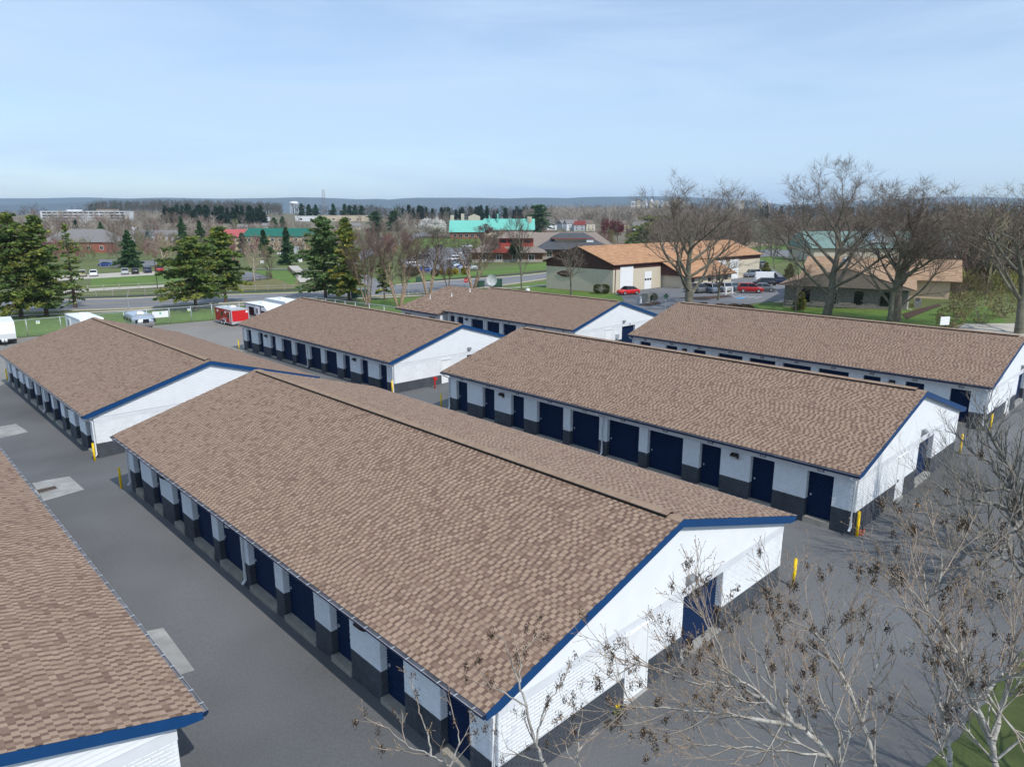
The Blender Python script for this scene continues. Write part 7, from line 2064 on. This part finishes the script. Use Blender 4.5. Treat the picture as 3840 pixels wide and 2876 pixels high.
fore_tree('slender bare ash in front of the near white gable corner', [
    (7.8, 0.022, [(2060, 2990), (2041, 2876), (2011, 2787), (1970, 2645), (1940, 2544), (1905, 2440), (1880, 2380)]),
    (7.8, 0.012, [(2011, 2787), (2040, 2660), (2090, 2580), (2135, 2520)]),
    (7.7, 0.011, [(1970, 2645), (1900, 2600), (1800, 2560), (1740, 2530)]),
    (7.9, 0.010, [(1940, 2544), (1960, 2460), (1985, 2400)])], 204, 0.45, 26, (0.3, 6.0), side=(4, 5), sub=(2, 3), tw=(1, 2))
fore_tree('low bare ash top at the bottom edge below the near gutter corner', [
    (7.4, 0.016, [(1740, 2990), (1690, 2876), (1620, 2830), (1540, 2800), (1440, 2720), (1400, 2706)]),
    (7.4, 0.012, [(1620, 2830), (1600, 2740), (1570, 2650), (1560, 2590)]),
    (7.5, 0.010, [(1540, 2800), (1480, 2815), (1430, 2800)]),
    (7.6, 0.012, [(1690, 2876), (1720, 2780), (1705, 2690)])], 205, 0.4, 14, (-0.9, 6.0), side=(3, 5), sub=(2, 3), tw=(1, 2))
fore_tree('twiggy bare ash top at the bottom edge in front of the grey plinth', [
    (8.2, 0.016, [(2190, 2990), (2170, 2876), (2165, 2800), (2180, 2700), (2185, 2640)]),
    (8.2, 0.012, [(2170, 2876), (2130, 2820), (2120, 2740)]),
    (8.4, 0.012, [(2165, 2800), (2230, 2740), (2290, 2700)])], 206, 0.45, 18, (1.1, 6.2), side=(4, 5), sub=(2, 3), tw=(1, 2))
# lichen-covered tree at the right edge of the yard
tb_ = G(3850, 2130)
dT = tb_.y * CP - (tb_.z - CAM_H) * SP
fore_tree('pale lichen-covered bare tree reaching in from the right edge over the asphalt', [
    (dT, 0.13, [(3850, 2125), (3843, 2050), (3832, 1950), (3818, 1850), (3790, 1760), (3740, 1680), (3700, 1600), (3690, 1520)]),
    (dT - 1.0, 0.07, [(3835, 1990), (3780, 2010), (3700, 1990), (3620, 1940), (3530, 1930), (3440, 1920), (3360, 1912)]),
    (dT - 0.5, 0.06, [(3832, 1940), (3760, 1900), (3680, 1880), (3600, 1870), (3530, 1830), (3480, 1790), (3460, 1760)]),
    (dT, 0.06, [(3818, 1850), (3750, 1830), (3690, 1840), (3620, 1800), (3560, 1760), (3500, 1700)]),
    (dT + 1, 0.05, [(3790, 1760), (3720, 1740), (3640, 1690), (3600, 1640), (3540, 1610)]),
    (dT + 1, 0.05, [(3818, 1850), (3860, 1760), (3870, 1660), (3880, 1560)]),
    (dT - 2.0, 0.07, [(3845, 2040), (3790, 2090), (3720, 2090), (3640, 2120), (3560, 2130)]),
    (dT - 1.5, 0.06, [(3840, 2010), (3760, 2050), (3660, 2060), (3560, 2050), (3480, 2010), (3400, 1990)]),
    (dT - 2.5, 0.06, [(3850, 2060), (3830, 2160), (3790, 2230), (3740, 2300)])], 207, 2.0, 0, (tb_.x, tb_.y), 'moss_bark', side=(6, 8), bark='moss_bark', sub=(3, 5), tw=(3, 4))
# tree just outside the frame on the right, its shadow lies across the asphalt
def shade_tree(x, y, H, seed, label):
    P = oak_params(); S = fit_height(bare_segs(seed, 9, 0.18, P), H)
    e = empty('bare_tree', (x, y, gz(x, y)), 0, label, 'tree', 'bare trees in front of the yard')
    th = S[:, 6] > 0.05
    link('trunk', seg_mesh('trunk', S[th], 'moss_bark'), e); link('crown', seg_mesh('crown', S[~th], 'moss_bark'), e)
shade_tree(14.0, 10.0, 9.5, 31, 'bare tree at the right border whose shadow crosses the asphalt')

# ------------------------------------------------------------------ haze
hz = MB().box(-12500, 12500, -300, 12400, -40, 330).build('haze', [])
hm = bpy.data.materials.new('haze'); hm.use_nodes = True
hn, hl_ = hm.node_tree.nodes, hm.node_tree.links
for n in list(hn):
    if n.type != 'OUTPUT_MATERIAL': hn.remove(n)
pv = hn.new('ShaderNodeVolumePrincipled')
pv.inputs['Color'].default_value = (0.62, 0.81, 1.0, 1)
pv.inputs['Density'].default_value = 7.5e-5
pv.inputs['Anisotropy'].default_value = 0.0
hl_.new(pv.outputs['Volume'], [n for n in hn if n.type == 'OUTPUT_MATERIAL'][0].inputs['Volume'])
hz.data.materials.append(hm)
setp(hz, kind='stuff')
